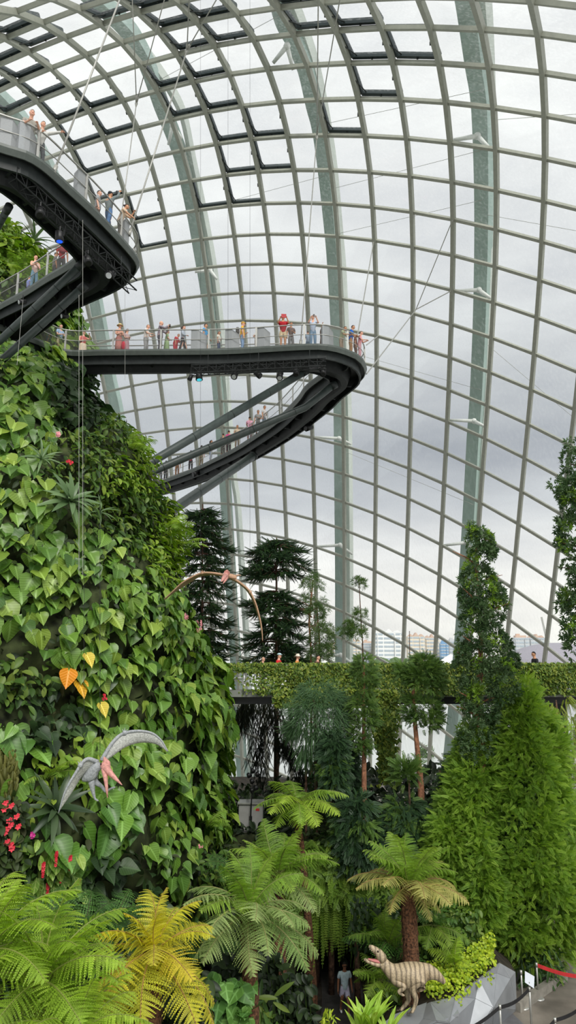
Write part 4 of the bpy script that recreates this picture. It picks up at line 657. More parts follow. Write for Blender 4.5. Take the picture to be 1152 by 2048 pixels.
# ------------------------------------------------------------------ plants on the mountain
G = {'phil': leafmat('philodendron_leaf', [S(58, 92, 32), S(88, 126, 44), S(112, 148, 52), S(78, 114, 44), S(140, 164, 62), S(96, 134, 56)], .25, .36, veins=7, spec=.5),
     'philbig': leafmat('big_philodendron_leaf', [S(62, 102, 38), S(90, 132, 48), S(114, 154, 58)], .25, .36, veins=8, spec=.5),
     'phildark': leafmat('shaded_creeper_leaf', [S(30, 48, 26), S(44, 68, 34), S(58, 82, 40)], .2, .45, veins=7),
     'lime': leafmat('lime_leaf', [S(88, 122, 38), S(120, 156, 52), S(146, 168, 64), S(100, 134, 50)], .3, .45),
     'mid': leafmat('small_leaf', [S(52, 78, 36), S(74, 106, 44), S(98, 126, 54), S(120, 138, 60)], .3, .45),
     'under': leafmat('undergrowth_leaf', [S(28, 42, 20), S(42, 60, 26), S(58, 76, 34), S(54, 58, 32)], .2, .55),
     'brom': leafmat('bromeliad_leaf', [S(84, 110, 70), S(112, 138, 92)], .15, .35), 'bromdark': leafmat('dark_bromeliad_leaf', [S(44, 62, 40), S(72, 92, 58)], .15, .35),
     'moss': leafmat('hanging_moss', [S(84, 88, 40), S(112, 112, 52), S(70, 76, 36)], .25, .6)}
def wall_samples(poly_fn, n, zlo=1.5, zhi=38.3):
    th = rng.uniform(-2.7, .75, n); z = rng.uniform(zlo, zhi, n)
    P = np.array([m_pt(t, q, rng.uniform(-.15, .35)) for t, q in zip(th, z)]); ax = np.array([m_axis(q) for q in z]); Nn = np.c_[P[:, :2]-ax, np.zeros(len(P))]; Nn[:, 2] = .22*np.linalg.norm(Nn[:, :2], axis=1); Nn = nrm(Nn)
    return P, Nn
P_, N_ = wall_samples(None, 17000)
view = nrm(np.array([0, 0, CZ])-P_); vis = (view*N_).sum(1) > -.35
P_, N_ = P_[vis], N_[vis]; px_ = proj(P_)
inb = (px_[:, 0] > -160) & (px_[:, 0] < 560) & (px_[:, 1] > 380) & (px_[:, 1] < 2000); P_, N_, px_ = P_[inb], N_[inb], px_[inb]
# (seed px, seed py, name, kind, size, density, label)
SEEDS = [(40,770,'climbing_philodendron','phil',.62,.9,'climbing philodendron under the left struts with big pale green leaves'),
 (60,880,'climbing_philodendron','phil',.6,.9,'climbing philodendron left of the pale pink flower'),
 (165,800,'shade_creeper','phildark',.5,1,'creeper coloured dark as shadow right below the cantilever walkway'),  # shadow below the walkway is put into the leaf colour
 (205,890,'fine_leaved_creeper','mid',.34,1.2,'dull green creeper at the edge below the dark shaded hollow'),
 (255,930,'lime_creeper','lime',.34,1.3,'lime green small leaved creeper where the long tubes meet the mountain'),
 (130,920,'fine_leaved_creeper','mid',.32,1.2,'thin leaved hanging creeper around the pale pink flower'),
 (30,980,'climbing_philodendron','phil',.58,.9,'climbing philodendron left of the grey rosette bromeliad'),
 (260,1040,'fine_leaved_creeper','mid',.36,1.2,'loose creeper right of the grey rosette bromeliad'),
 (330,1090,'lime_creeper','lime',.36,1.1,'lime green creeper on the rim beside the left dark conifer'),
 (90,1110,'climbing_philodendron','phil',.55,1,'climbing philodendron below the grey rosette bromeliad'),
 (230,1130,'climbing_philodendron','phil',.5,1,'climbing philodendron left of the brown pterosaur wing tip'),
 (60,1220,'climbing_philodendron','phil',.6,1,'climbing philodendron above the bright orange leaf'),
 (300,1220,'climbing_philodendron','phil',.52,1,'climbing philodendron beside the pink flowers on the rim'),
 (190,1290,'climbing_philodendron','phil',.54,1,'climbing philodendron right of the single yellow leaf'),
 (30,1380,'pale_shrub','mid',.4,1.2,'pale oval leaved shrub left of the orange leaf'),
 (360,1370,'climbing_philodendron','phil',.6,1,'climbing philodendron at the end of the footbridge'),
 (230,1420,'climbing_philodendron','phil',.56,1,'climbing philodendron above the grey pterosaur wing'),
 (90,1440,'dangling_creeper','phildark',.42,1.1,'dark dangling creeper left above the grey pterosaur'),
 (420,1480,'climbing_philodendron','phil',.7,1,'climbing philodendron with jutting leaves on the rim below the footbridge'),
 (20,1490,'climbing_philodendron','philbig',.8,.8,'long leaved philodendron above the hanging moss at the left edge'),
 (110,1540,'lime_creeper','lime',.42,1.2,'yellow green ferny creeper left of the grey pterosaur body'),
 (330,1560,'climbing_philodendron','phil',.56,1,'climbing philodendron right of the grey pterosaur beak'),
 (240,1640,'giant_philodendron','philbig',.86,.85,'giant philodendron with the largest leaves below the grey pterosaur'),
 (140,1660,'giant_philodendron','philbig',.84,.7,'giant philodendron leaf group beside the dark bromeliad'),
 (420,1610,'climbing_philodendron','phil',.56,1,'climbing philodendron on the rim left of the grey cabinet'),
 (350,1700,'climbing_philodendron','phil',.5,1,'climbing philodendron above the yellow tree fern'),
 (430,1740,'fine_leaved_creeper','mid',.36,1.2,'fine creeper at the mountain foot left of the upright tree ferns'),
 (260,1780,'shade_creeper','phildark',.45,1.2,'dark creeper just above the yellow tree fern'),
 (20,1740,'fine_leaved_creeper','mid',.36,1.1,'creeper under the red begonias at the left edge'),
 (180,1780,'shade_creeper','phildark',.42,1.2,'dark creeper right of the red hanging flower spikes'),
 (60,520,'summit_shrub','lime',.5,1.3,'bright leafy shrubs on the mountain top behind the upper loop'),
 (20,600,'summit_shrub','mid',.45,1.2,'mixed shrubs on the mountain top at the left edge'),
 (160,660,'summit_shrub','phil',.8,1.2,'big leaved plant behind the lady in the red top')]
SP = np.array([(a, b) for a, b, *_ in SEEDS]); own = np.argmin(((px_[:, None, :2]-SP[None])**2*np.array([1.25, 1])).sum(-1), 1)
UPV = np.array([0, 0, 1.])
for k, (sx_, sy_, nm, mk, size, dens, lab) in enumerate(SEEDS):
    I_ = np.where(own == k)[0]
    if len(I_) < 5: continue
    q = (size/.52); I_ = rng.choice(I_, min(len(I_), max(6, int(len(I_)*dens/q**1.3*.80))), replace=False)
    P, n = P_[I_]+N_[I_]*rng.uniform(-.1, .35, (len(I_), 1))*size, N_[I_]; m = len(I_)
    r = rndunit(m)
    if mk in ('phil', 'philbig'):
        dn = -UPV+n*rng.uniform(.1, .9, (m, 1))+r*.55; fc = n+UPV*.5+rndunit(m)*.38; T = HEART; sz = size*rng.uniform(.55, 1.25, m)
        Mx = frames(dn, fc)*sz[:, None, None]; tp = HEART
        Mx = Mx*np.array([.78, 1, 1]) if mk == 'philbig' else Mx; mb = MB(); hw_ = np.arange(m) % 3 == 0; mb.inst(HEART, Mx[~hw_], P[~hw_]); mb.inst(HEARTW, Mx[hw_], P[hw_])
        o = mb.build(nm, G[mk], smooth=True)
    else:
        tpl = {'phildark': HEART, 'mid': OVAL, 'lime': LANCE if k % 2 else OVAL}[mk]; mult = 3 if mk != 'phildark' else 1.3
        J = rng.choice(m, int(m*mult)); P, n = P[J]+rndunit(len(J))*.3, n[J]; m = len(J)
        dn = -UPV*.7+n*rng.uniform(.2, 1.1, (m, 1))+rndunit(m)*.7; fc = n+UPV*.7+rndunit(m)*.4
        Mx = frames(dn, fc)*(size*rng.uniform(.6, 1.3, m))[:, None, None]; mb = MB(); mb.inst(tpl, Mx, P); o = mb.build(nm, G[mk], smooth=True)
    tag(o, lab, 'plant', 'climbing plants on the mountain')
# small leaf filling between them, coloured dark to act as gap shade
J = rng.choice(len(P_), 9000); n = N_[J]; P = P_[J]-n*rng.uniform(.0, .35, (len(J), 1))+rndunit(len(J))*.2
mb = MB(); mb.inst(OVAL, frames(-UPV*.5+n*.4+rndunit(len(J))*.8, n+rndunit(len(J))*.6)*rng.uniform(.2, .42, len(J))[:, None, None], P)
tag(mb.build('wall_undergrowth', G['under'], smooth=True), 'small leaves darkened as gap shade covering the mountain between the larger plants', 'plant', kind='stuff')
def mtn_at(px, py):                          # where a view ray meets the mountain
    d = ray(px, py); O_ = np.array([0, 0, CZ])
    for t in np.arange(12, 48, .05):
        p = O_+d*t; a = m_axis(p[2])
        if np.hypot(p[0]-a[0], p[1]-a[1]) < m_rad(p[2])+lump(math.atan2(p[1]-a[1], p[0]-a[0]), p[2])+.15: return p, nrm(np.array([p[0]-a[0], p[1]-a[1], 2.0]))
    return O_+d*30, np.array([0, -1., .2])
def rosette(name, px, py, n, L, m_, lab, up=.5, wd=1.0):
    p, nn = mtn_at(px, py); p = p+nn*.35; e = empty(name, p, lab, 'plant'); ax = nrm(nn*.8+UPV*up); x = nrm(np.cross(ax, (0, 0, 1.))); y = np.cross(ax, x)
    for k in range(n):
        a = k*2.4; t = .25+1.1*(k/n); d = ax*math.cos(t)+(x*math.cos(a)+y*math.sin(a))*math.sin(t); mb = MB()
        tpl = (STRAP[0]*np.array([wd, 1, 1]), STRAP[1], STRAP[2]); mb.inst(tpl, frames(d[None], (ax-d*.2)[None])*L*random.uniform(.8, 1.1), p[None], rnd=[random.random()]); mb.build('leaf', m_, e, smooth=True)
rosette('bromeliad', 130, 1012, 22, 1.05, G['brom'], 'large grey green rosette bromeliad on the upper mountain wall', wd=1.5)
rosette('bromeliad', 75, 928, 14, .8, G['brom'], 'spiky grey bromeliad near the left edge above the large rosette', wd=.8)
rosette('bromeliad', 186, 1032, 12, .75, G['brom'], 'small bluish bromeliad just right below the large rosette', wd=.7)
rosette('bromeliad', 100, 1622, 20, 1.05, G['bromdark'], 'dark rosette bromeliad beside the red begonias', wd=1.3)
rosette('bromeliad', 55, 490, 16, 1.5, G['brom'], 'tall spiky plant on the mountain top behind the upper loop', up=1.2, wd=.8)
orange = leafmat('orange_leaf', [S(236, 140, 20), S(240, 160, 30)], .35, .45, veins=6); yellowl = leafmat('yellow_leaf', [S(226, 196, 70), S(216, 200, 84)], .35, .45, veins=6)
for px, py, sz, m_, lab in ((122, 1362, .55, orange, 'bright orange dying leaf on the mountain wall'), (141, 1384, .56, leafmat('amber_leaf', [S(232, 170, 30), S(236, 182, 44)], .35, .45, veins=6), 'amber yellow leaf hanging just below the orange one'), (157, 1327, .45, yellowl, 'yellow leaf above right of the orange one'), (183, 1425, .46, yellowl, 'yellowing leaf below right of the amber one')):
    p, nn = mtn_at(px, py); p = p+nn*.55+UPV*.35*sz; mb = MB(); mb.inst(HEART, frames((-UPV+nn*.25+np.array([random.uniform(-.6, .6), 0, 0]))[None], (nn+UPV*.2+np.array([random.uniform(-.5,.5),0,0]))[None])*sz, p[None], rnd=[.5]); tag(mb.build('yellowing_leaf', m_, smooth=True), lab, 'leaf')
redf = plain('red_petal', S(206, 44, 60), .5, noise=.15, scale=20); pinkf = plain('pink_petal', S(226, 150, 156), .5, noise=.12, scale=20)
PETAL = t_oval(.36, 4, .2, .1)
def flower(mb, c, nn, s, n=5):
    x = nrm(np.cross(nn, (0.1, .2, 1.))); y = np.cross(nn, x); A = np.arange(n)*2*math.pi/n+random.random(); D_ = (np.cos(A)[:, None]*x+np.sin(A)[:, None]*y)+nn*.35
    mb.inst(PETAL, frames(D_, np.tile(nn, (n, 1)))*s, np.tile(c, (n, 1)))
pb, nb = mtn_at(14, 1650); bg_ = empty('begonia', pb, 'dark leaved begonia bush with red flowers at the left edge', 'plant')
mb = MB(); PP = []
for k in range(260):
    p, nn = mtn_at(random.uniform(-25, 42), random.uniform(1590, 1735)); PP.append((p+nn*random.uniform(.1, .45), nn))
P = np.array([a for a, b in PP]); n = np.array([b for a, b in PP]); mb.inst(OVAL, frames(-UPV*.6+n*.6+rndunit(len(P))*.6, n+UPV*.5)*rng.uniform(.22, .36, len(P))[:, None, None], P); mb.build('foliage', G['under'], bg_, smooth=True)
for px, py in ((3, 1608), (14, 1613), (1, 1620), (24, 1634), (10, 1642), (13, 1651), (8, 1657), (27, 1654), (3, 1665), (6, 1684), (13, 1690), (15, 1697)):
    p, nn = mtn_at(px, py); mb = MB(); flower(mb, p+nn*.55, nrm(nn+np.array([.1, -.4, .2])), .085); flower(mb, p+nn*.5+np.array([.06, 0, .05]), nrm(nn+np.array([-.3, -.3, .2])), .06); mb.build('flower', redf, bg_, smooth=True)
pm, nm_ = mtn_at(105, 1755); md = empty('medinilla', pm, 'oval leaved shrub with red hanging flower spikes below the dark bromeliad', 'plant'); med = leafmat('medinilla_leaf', [S(96, 132, 52), S(128, 166, 66), S(150, 176, 78)], .3, .4, veins=3, veincol=S(176, 200, 110))
PP = []
for k in range(110):
    p, nn = mtn_at(random.gauss(102, 24), random.gauss(1765, 36)); PP.append((p+nn*random.uniform(.2, .6), nn))
P = np.array([a for a, b in PP]); n = np.array([b for a, b in PP]); mb = MB(); mb.inst(OVAL, frames(-UPV+n*.5+rndunit(len(P))*.45, n+UPV*.4)*rng.uniform(.32, .55, len(P))[:, None, None], P); mb.build('foliage', med, md, smooth=True)
for px, py in ((72, 1725), (80, 1762), (104, 1737), (137, 1753), (96, 1704), (122, 1712)):
    p, nn = mtn_at(px, py); p = p+nn*.7; mb = MB()
    for k in range(7): flower(mb, p-UPV*.055*k, nrm(nn+rndunit(1)[0]*.6), .07-.004*k, 6)
    mb.build('flower_spike', redf, md, smooth=True)
for px, py, s, m_, lab in ((365, 1252, .16, pinkf, 'larger cluster of pink flowers on the mountain rim'), (378, 1242, .12, pinkf, 'small pink flowers just right above the larger cluster'), (363, 1268, .11, pinkf, 'pink flowers hanging below the larger cluster'), (101, 886, .12, pinkf, 'pale pink flower high on the mountain wall'), (120, 941, .11, redf, 'small red flower above the grey rosette bromeliad'), (52, 1669, .08, plain('magenta_petal', S(190, 40, 130), .5), 'tiny magenta flower between begonia and dark bromeliad'), (184, 1402, .09, redf, 'small red flower by the yellowing leaf'), (365, 1695, .08, pinkf, 'tiny pale flower low on the right mountain wall')):
    p, nn = mtn_at(px, py); p = p+nn*.75; mb = MB()
    for k in range(6): flower(mb, p+rndunit(1)[0]*s*.9, nrm(nn+rndunit(1)[0]*.4), s*.62)
    tag(mb.build('flower_cluster', m_, smooth=True), lab, 'flower')
# hanging moss at the left edge
e = None; mb = MB()
for k in range(70):
    p, nn = mtn_at(random.uniform(-8, 26), random.uniform(1500, 1540)); L = random.uniform(.6, 1.5); q = [p+nn*random.uniform(.3, .7)+np.array([math.sin(t*5+k)*.05, 0, -L*t]) for t in np.linspace(0, 1, 6)]
    mb.tube(q, [.03, .05, .05, .045, .035, .01], 4, rnd=random.random())
tag(mb.build('hanging_moss', G['moss'], smooth=True), 'brownish hanging moss curtain at the left edge above the begonias', 'moss', kind='stuff')
# ------------------------------------------------------------------ ferns
def frond_mesh(name, mats, L=1.0, npn=25, pw=.27, e0=.9, bend=1.9, seed=0, teeth=11, flop=.28):
    r = np.random.default_rng(seed); mb = MB(); n = 24; ang = e0-bend*np.linspace(0, 1, n)**1.3; dx = np.cos(ang); dz = np.sin(ang); P = np.c_[np.r_[0, np.cumsum(dx[:-1])], np.zeros(n), np.r_[0, np.cumsum(dz[:-1])]]*L/n
    mb.tube(P, np.linspace(.012, .003, n)*L, 5, mat=1); V = []; Fc = []; AT = []
    for k in range(npn):
        s = .12+.86*k/(npn-1); i = s*(n-1); i0 = min(int(i), n-2); p = P[i0]+(P[i0+1]-P[i0])*(i-i0); t = nrm(P[i0+1]-P[i0]); up = np.array([-t[2], 0, t[0]])
        wl = pw*L*max(.03, math.sin(math.pi*min(1, (s*.95)**.75))**.8)*r.uniform(.9, 1.08)*(1 if s < .9 else .8)
        for q in (-1, 1):
            d = nrm(np.array([0, q, 0])*1+t*(.38+r.uniform(-.12, .12))-up*(.10+r.uniform(-.18, .18))); pn = nrm(np.cross(d, t)*q); f = flop*r.uniform(.7, 1.3)
            w = L*.86/npn*.92; pr = r.random()
            for h in range(teeth):
                a, b = h/teeth, (h+1)/teeth
                pa = p+d*wl*a-UPV*f*wl*a*a; pb_ = p+d*wl*b-UPV*f*wl*b*b; ww = w*(1-a**1.6*.85)
                for sd in (-1, 1):
                    c = len(V); AT += [min(1, max(0, pr+r.uniform(-.25, .25)))]*4; V += [pa, pa+(pb_-pa)*.88, pa+(pb_-pa)*.72+t*sd*ww*.56+d*w*.34+pn*ww*.10, pa+(pb_-pa)*.30+t*sd*ww*.60+d*w*.30+pn*ww*.10]; Fc.append((c, c+1, c+2, c+3) if sd*q > 0 else (c+3, c+2, c+1, c))
    mb.add(np.array(V), np.array(Fc), rnd=np.array(AT)); return mb.mesh(name, mats)
FERN = {}
def fernset(key, cols, stem, **kw):
    m_ = leafmat('fern_'+key, cols, .4, .5, objrnd=True); st = plain('fern_stem_'+key, stem, .6)
    FERN[key] = [frond_mesh('frond_%s_%s' % (key, nm), [m_, st], e0=e0, bend=b, seed=i, **kw) for i, (nm, e0, b) in enumerate((('upright', 1.28, .85), ('arching', .95, 1.25), ('spreading', .45, 1.15), ('drooping', -.1, .95)))]
fernset('lime', [S(124, 156, 48), S(150, 182, 60), S(168, 196, 70)], S(120, 130, 60)); fernset('bright', [S(108, 142, 52), S(134, 168, 62), S(152, 182, 74)], S(110, 120, 60))
fernset('yellow', [S(190, 194, 62), S(206, 198, 52), S(186, 188, 70), S(214, 192, 56)], S(150, 120, 60)); fernset('pale', [S(140, 166, 96), S(160, 180, 112), S(126, 156, 84)], S(130, 130, 80)); fernset('straw', [S(168, 170, 96), S(184, 178, 104)], S(140, 110, 70))
fernset('dark', [S(66, 104, 46), S(84, 124, 56)], S(70, 80, 40), npn=20, teeth=5)
def fern(name, lab, crown, specs, trunk=None, trunk_r=.16, cat='fern', group=None):
    crown = np.array(crown); e = empty(name, crown if trunk is None else trunk, lab, cat, group)
    if trunk is not None:
        T = np.array(trunk, float); P = np.array([T+(crown-T)*t+np.array([.06*math.sin(4*t), 0, 0]) for t in np.linspace(0, 1, 9)]); mb = MB(); mb.tube(P, np.linspace(trunk_r*1.25, trunk_r, 9)+rng.uniform(-.02, .02, 9), 12)
        for k in range(140):
            t = random.random(); a = random.uniform(0, 6.28); p = T+(crown-T)*t+np.array([math.cos(a), math.sin(a), 0])*trunk_r*1.05; mb.tube([p, p+np.array([math.cos(a)*.06, math.sin(a)*.06, -.16])], [.014, .004], 4)
        mb.build('trunk', M['fernbark'], e)
    w0 = world_of(e).inverted()
    for key, var, n, L, a0, a1 in specs:
        n = max(2, round(n*.85)); L = L*1.08
        for k in range(n):
            az = R(a0+(a1-a0)*(k+.5+random.uniform(-.3, .3))/n); l = L*random.uniform(.88, 1.1)
            Mx = Matrix.Translation(Vector(crown)) @ Matrix.Rotation(az, 4, 'Z') @ Matrix.Rotation(R(random.uniform(-15, 15)), 4, 'Y') @ Matrix.Rotation(R(random.uniform(-22, 22)), 4, 'X') @ Matrix.Scale(l, 4)
            place('frond', FERN[key][var], e, w0 @ Mx)
def gnd(px, py_, y): p = at(px, py_, y); return np.array([p[0], p[1], GZ-.02 if p[0] > 3.4 else GZL])
c = at(85, 1965, 15.5); fern('tree_fern', 'large bright lime tree fern filling the bottom left corner', c, [('lime', 0, 6, 1.8, 0, 360), ('lime', 1, 11, 1.9, 10, 370), ('lime', 2, 11, 1.8, 0, 360), ('lime', 3, 7, 1.5, 170, 390)], gnd(95, 1935, 15.5), .2)
c = at(-30, 1905, 15.0); fern('tree_fern', 'lime tree fern partly cut off at the left edge below the begonias', c, [('lime', 1, 8, 1.9, 0, 360), ('lime', 2, 6, 1.8, 0, 360), ('lime', 0, 3, 1.5, 0, 360)], gnd(-30, 1905, 15), .18)
c = at(150, 2080, 14.8); fern('tree_fern', 'low lime fern cut off by the bottom edge at the left', c, [('lime', 1, 8, 1.5, 20, 380), ('lime', 2, 7, 1.5, -60, 200), ('lime', 0, 4, 1.3, 0, 360)], gnd(150, 2080, 14.8), .15)
c = at(308, 1905, 18.0); fern('tree_fern', 'yellow tree fern with browning fronds over a dark trunk', c, [('yellow', 0, 4, 1.35, 20, 380), ('yellow', 1, 8, 1.6, 0, 360), ('yellow', 2, 6, 1.8, 0, 360), ('yellow', 3, 7, 2.0, 190, 380), ('straw', 3, 3, 1.6, 130, 230)], gnd(300, 1960, 18.0), .22)
c = at(500, 1822, 21.0); fern('tree_fern', 'tree fern with bright upright fronds and grey green drooping ones', c, [('bright', 0, 7, 1.6, 10, 370), ('bright', 1, 6, 1.7, 20, 380), ('pale', 2, 8, 1.9, 150, 400), ('pale', 3, 10, 2.1, 150, 400)], gnd(500, 1822, 21), .2)
c = at(556, 1752, 24.5); fern('tree_fern', 'bright tree fern rising behind the grey green drooping one', c, [('bright', 0, 6, 1.65, 0, 360), ('bright', 1, 8, 1.85, 0, 360), ('bright', 2, 6, 1.9, -150, 60), ('pale', 3, 4, 1.7, -120, 0)], gnd(560, 1735, 24.5), .18)
c = at(818, 1772, 24.0); fern('tree_fern', 'tree fern with pale straw lower fronds on a shaggy brown trunk above the dinosaur', c, [('bright', 0, 9, 1.6, 0, 360), ('bright', 1, 7, 1.6, 0, 360), ('straw', 2, 12, 1.85, 0, 360), ('straw', 3, 3, 1.3, 180, 400)], gnd(815, 1925, 24.0), .22)
c = at(594, 1606, 28.0); fern('tree_fern', 'tree fern with flat yellow green crown under the footbridge', c, [('bright', 1, 4, 1.5, 10, 370), ('bright', 2, 7, 1.8, 0, 360), ('lime', 2, 5, 1.8, -150, -20), ('lime', 3, 4, 1.5, 200, 340)], gnd(625, 1592, 28.3), .13)
c = at(762, 1962, 25.0); fern('ground_fern', 'bright ground fern between the walking man and the dinosaur', c, [('bright', 1, 8, 1.15, 0, 360), ('bright', 2, 6, 1.0, -80, 250), ('lime', 3, 3, 1.0, 210, 330)], None)
c = at(775, 1890, 25.3); fern('ground_fern', 'green ground fern behind the dinosaur head', c, [('bright', 1, 6, 1.5, 0, 360), ('dark', 2, 6, 1.5, 0, 360), ('bright', 0, 3, 1.2, 0, 360)], None)
c = at(910, 1930, 24.2); fern('ground_fern', 'small lime fern among the yellow ground cover behind the dinosaur tail', c, [('lime', 1, 5, .95, 0, 360), ('lime', 0, 3, .9, 0, 360)], None)
c = at(865, 1850, 25.6); fern('ground_fern', 'pale fern right of the shaggy brown trunk', c, [('dark', 1, 5, 1.2, 0, 360), ('bright', 3, 5, 1.2, 180, 360)], None)
for px, py, y, lab in ((165, 1865, 19.4, 'dark fern between the lime and yellow tree ferns'), (100, 1845, 19.8, 'dark fern above the lime tree fern'), (225, 1850, 19.6, 'dark fern left above the yellow tree fern'), (405, 1900, 22.5, 'dark fern right of the yellow tree fern'), (690, 1690, 29.5, 'dark fern in the shade under the rust trunk'), (470, 1745, 26, 'dark fern at the foot of the mountain')):
    fern('ground_fern', lab, at(px, py, y), [('dark', 1, 7, 1.2, 0, 360), ('dark', 2, 6, 1.2, 0, 360)], None)
for px, py, L, lab in ((325, 1062, 1.3, 'feathery fern on the mountain rim beside the left conifer'), (350, 1095, 1.2, 'lower feathery fern on the mountain rim by the brown pterosaur'), (255, 905, 1.2, 'feathery fern where the long tubes leave the mountain'), (95, 1555, 1.0, 'yellow green fern left of the grey pterosaur'), (400, 1655, 1.0, 'fern low on the right mountain rim'), (40, 555, 1.5, 'fern on the mountain top behind the lady in jeans')):
    p, nn = mtn_at(px, py); p = p+nn*.3; az = math.degrees(math.atan2(nn[1], nn[0])); fern('wall_fern', lab, p, [('lime' if py in (1062, 1555) else 'bright', 1, 4, L, az-80, az+80), ('bright', 2, 4, L, az-90, az+90)], None)
# sword ferns hanging over the cave mouth
swd = leafmat('sword_fern_leaf', [S(92, 124, 48), S(118, 150, 58), S(132, 158, 64)], .4, .5)
tpl = t_feather(24, .11, .030, 3, 1.25, .0)
for n_, (x0_, x1_, yt, y0_, y1_, Y, cnt, lab) in enumerate(((596, 682, 1752, 1850, 1925, 28.75, 64, 'sword fern curtain hanging left of the cave gap'), (689, 772, 1752, 1850, 1905, 28.7, 62, 'sword fern curtain hanging right of the cave gap'), (560, 610, 1790, 1850, 1890, 28.6, 16, 'shorter sword ferns behind the bright tree fern'))):
    P, L = [], []
    for k in range(cnt):
        px = random.uniform(x0_, x1_); a = at(px, random.uniform(yt, yt+45), Y+random.uniform(-.4, .5)); b = at(px, random.uniform(y0_, y1_), Y); P.append(a); L.append(a[2]-b[2])
    P = np.array(P); L = np.array(L); mb = MB(); m = len(P)
    Mx = frames(np.tile([0, -.08, -1.], (m, 1))+rndunit(m)*.06, np.tile([0, -1., .1], (m, 1))+rndunit(m)*.45); mb.inst(tpl, Mx*np.stack([L*0+1.25, L*0+1, L], -1)[:, None, :], P)
    tag(mb.build('sword_fern', swd), lab, 'fern')
# ------------------------------------------------------------------ trees
TM = {'arau': leafmat('araucaria_leaf', [S(34, 58, 36), S(50, 78, 44), S(70, 100, 54)], .12, .5), 'araudark': leafmat('araucaria_shadowed_leaf', [S(24, 32, 22), S(36, 46, 28), S(50, 58, 34)], .1, .6),
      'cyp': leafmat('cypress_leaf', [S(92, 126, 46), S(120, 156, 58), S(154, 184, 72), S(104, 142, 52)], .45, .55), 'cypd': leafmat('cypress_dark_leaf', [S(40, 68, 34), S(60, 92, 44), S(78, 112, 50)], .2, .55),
      'oak': leafmat('podocarp_leaf', [S(50, 78, 44), S(72, 100, 60), S(98, 122, 80), S(60, 88, 48)], .2, .4), 'oakl': leafmat('podocarp_new_leaf', [S(112, 148, 50), S(140, 172, 62)], .3, .4),
      'fine': leafmat('fine_needle', [S(56, 84, 38), S(80, 110, 48), S(108, 138, 58)], .25, .55), 'weep': leafmat('weeping_needle', [S(58, 88, 56), S(80, 112, 70), S(66, 98, 58)], .25, .55),
      'wisp': leafmat('wispy_leaf', [S(74, 104, 58), S(96, 124, 70), S(112, 132, 74)], .3, .55), 'dk': leafmat('dark_conifer_leaf', [S(28, 48, 32), S(44, 70, 42), S(60, 90, 50)], .15, .55),
      'bam': leafmat('weeping_bamboo_leaf', [S(120, 140, 52), S(146, 160, 64), S(104, 128, 48)], .35, .5), 'ivy': leafmat('ivy_leaf', [S(64, 92, 40), S(92, 120, 48), S(124, 144, 56), S(150, 160, 70)], .25, .45),
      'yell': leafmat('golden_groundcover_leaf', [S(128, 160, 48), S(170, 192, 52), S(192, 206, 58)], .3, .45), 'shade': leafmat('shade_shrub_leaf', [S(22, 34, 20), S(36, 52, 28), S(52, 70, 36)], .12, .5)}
ROPES = [t_rope(i) for i in range(3)]
def scalexy(t, k): return (t[0]*np.array([k, k, 1]), t[1], t[2])
def trunk(e, pts, r0, r1, mat, n=10, name='trunk'):
    P = resample(crom(pts, 5), n=max(6, len(pts)*4)); mb = MB(); mb.tube(P, np.linspace(r0, r1, len(P))*(1+rng.uniform(-.06, .06, len(P))), n); return mb.build(name, mat, e, smooth=True)
def araucaria(lab, px, Y, levels, pytop, mat, seed, nb=9, ropeL=.62, droop=.5, trunkpts=None, tr=.16):
    rr = np.random.default_rng(seed); base = gnd(px, 1700, Y); e = empty('araucaria_tree', base, lab, 'tree'); top = at(px, pytop, Y)
    trunk(e, [base+np.array([0, 0, 0])]+[at(q, p, Y) for q, p in (trunkpts or [])]+[top], tr, .03, M['bark'])
    fol = MB(); br_ = MB(); RP, RM, RR = [], [], []
    for (py, hw, cxo) in levels:
        for k in range(nb):
            a = rr.uniform(0, 2*math.pi); c = at(px+cxo*.0, py+rr.uniform(-6, 6), Y); L = hw*Y/1450*rr.uniform(.75, 1.12); o = np.array([math.cos(a), math.sin(a), 0]); s0 = c+np.array([cxo*Y/1450*.6, 0, 0])*0
            o2 = o*L+np.array([cxo*Y/1450, 0, 0]); P = [s0+o2*t+UPV*(.10*L*math.sin(t*2.2)-droop*L*t*t*.9+.35*L*max(0, t-.7)) for t in np.linspace(0, 1, 6)]; br_.tube(P, np.linspace(.03, .012, 6), 4)
            nr = int(9+L*9)
            for q in range(nr):
                t = rr.uniform(.25, 1.0); p = s0+o2*t+UPV*(.10*L*math.sin(t*2.2)-droop*L*t*t*.9+.35*L*max(0, t-.7)); s = np.array([-o[1], o[0], 0])*rr.choice([-1, 1])
                RP.append(p); RM.append(nrm(o*rr.uniform(.4, 1)+s*rr.uniform(.0, .8)+UPV*(rr.uniform(-1.3, .1) if t < .8 else rr.uniform(-.3, .5)))); RR.append(ropeL*rr.uniform(.6, 1.1))
    RP = np.array(RP); RM = np.array(RM); RR = np.array(RR)
    for v in range(3):
        I = np.arange(len(RP)) % 3 == v; fol.inst(ROPES[v], frames(RM[I], np.tile([.3, -1, .4], (I.sum(), 1)))*RR[I][:, None, None], RP[I])
    br_.build('branches', M['bark'], e); fol.build('foliage', mat, e); return e
lv = lambda *a: list(a)
araucaria('tall dark drooping conifer at the left, nearest the mountain rim', 405, 40, [(1022,25,0),(1035,38,0),(1052,47,0),(1070,52,4),(1090,54,6),(1112,54,2),(1135,50,0),(1160,52,2),(1185,56,6),(1210,52,0),(1235,59,4),(1260,63,8),(1285,56,0),(1305,50,0),(1325,38,0)], 1008, TM['arau'], 1, nb=14)
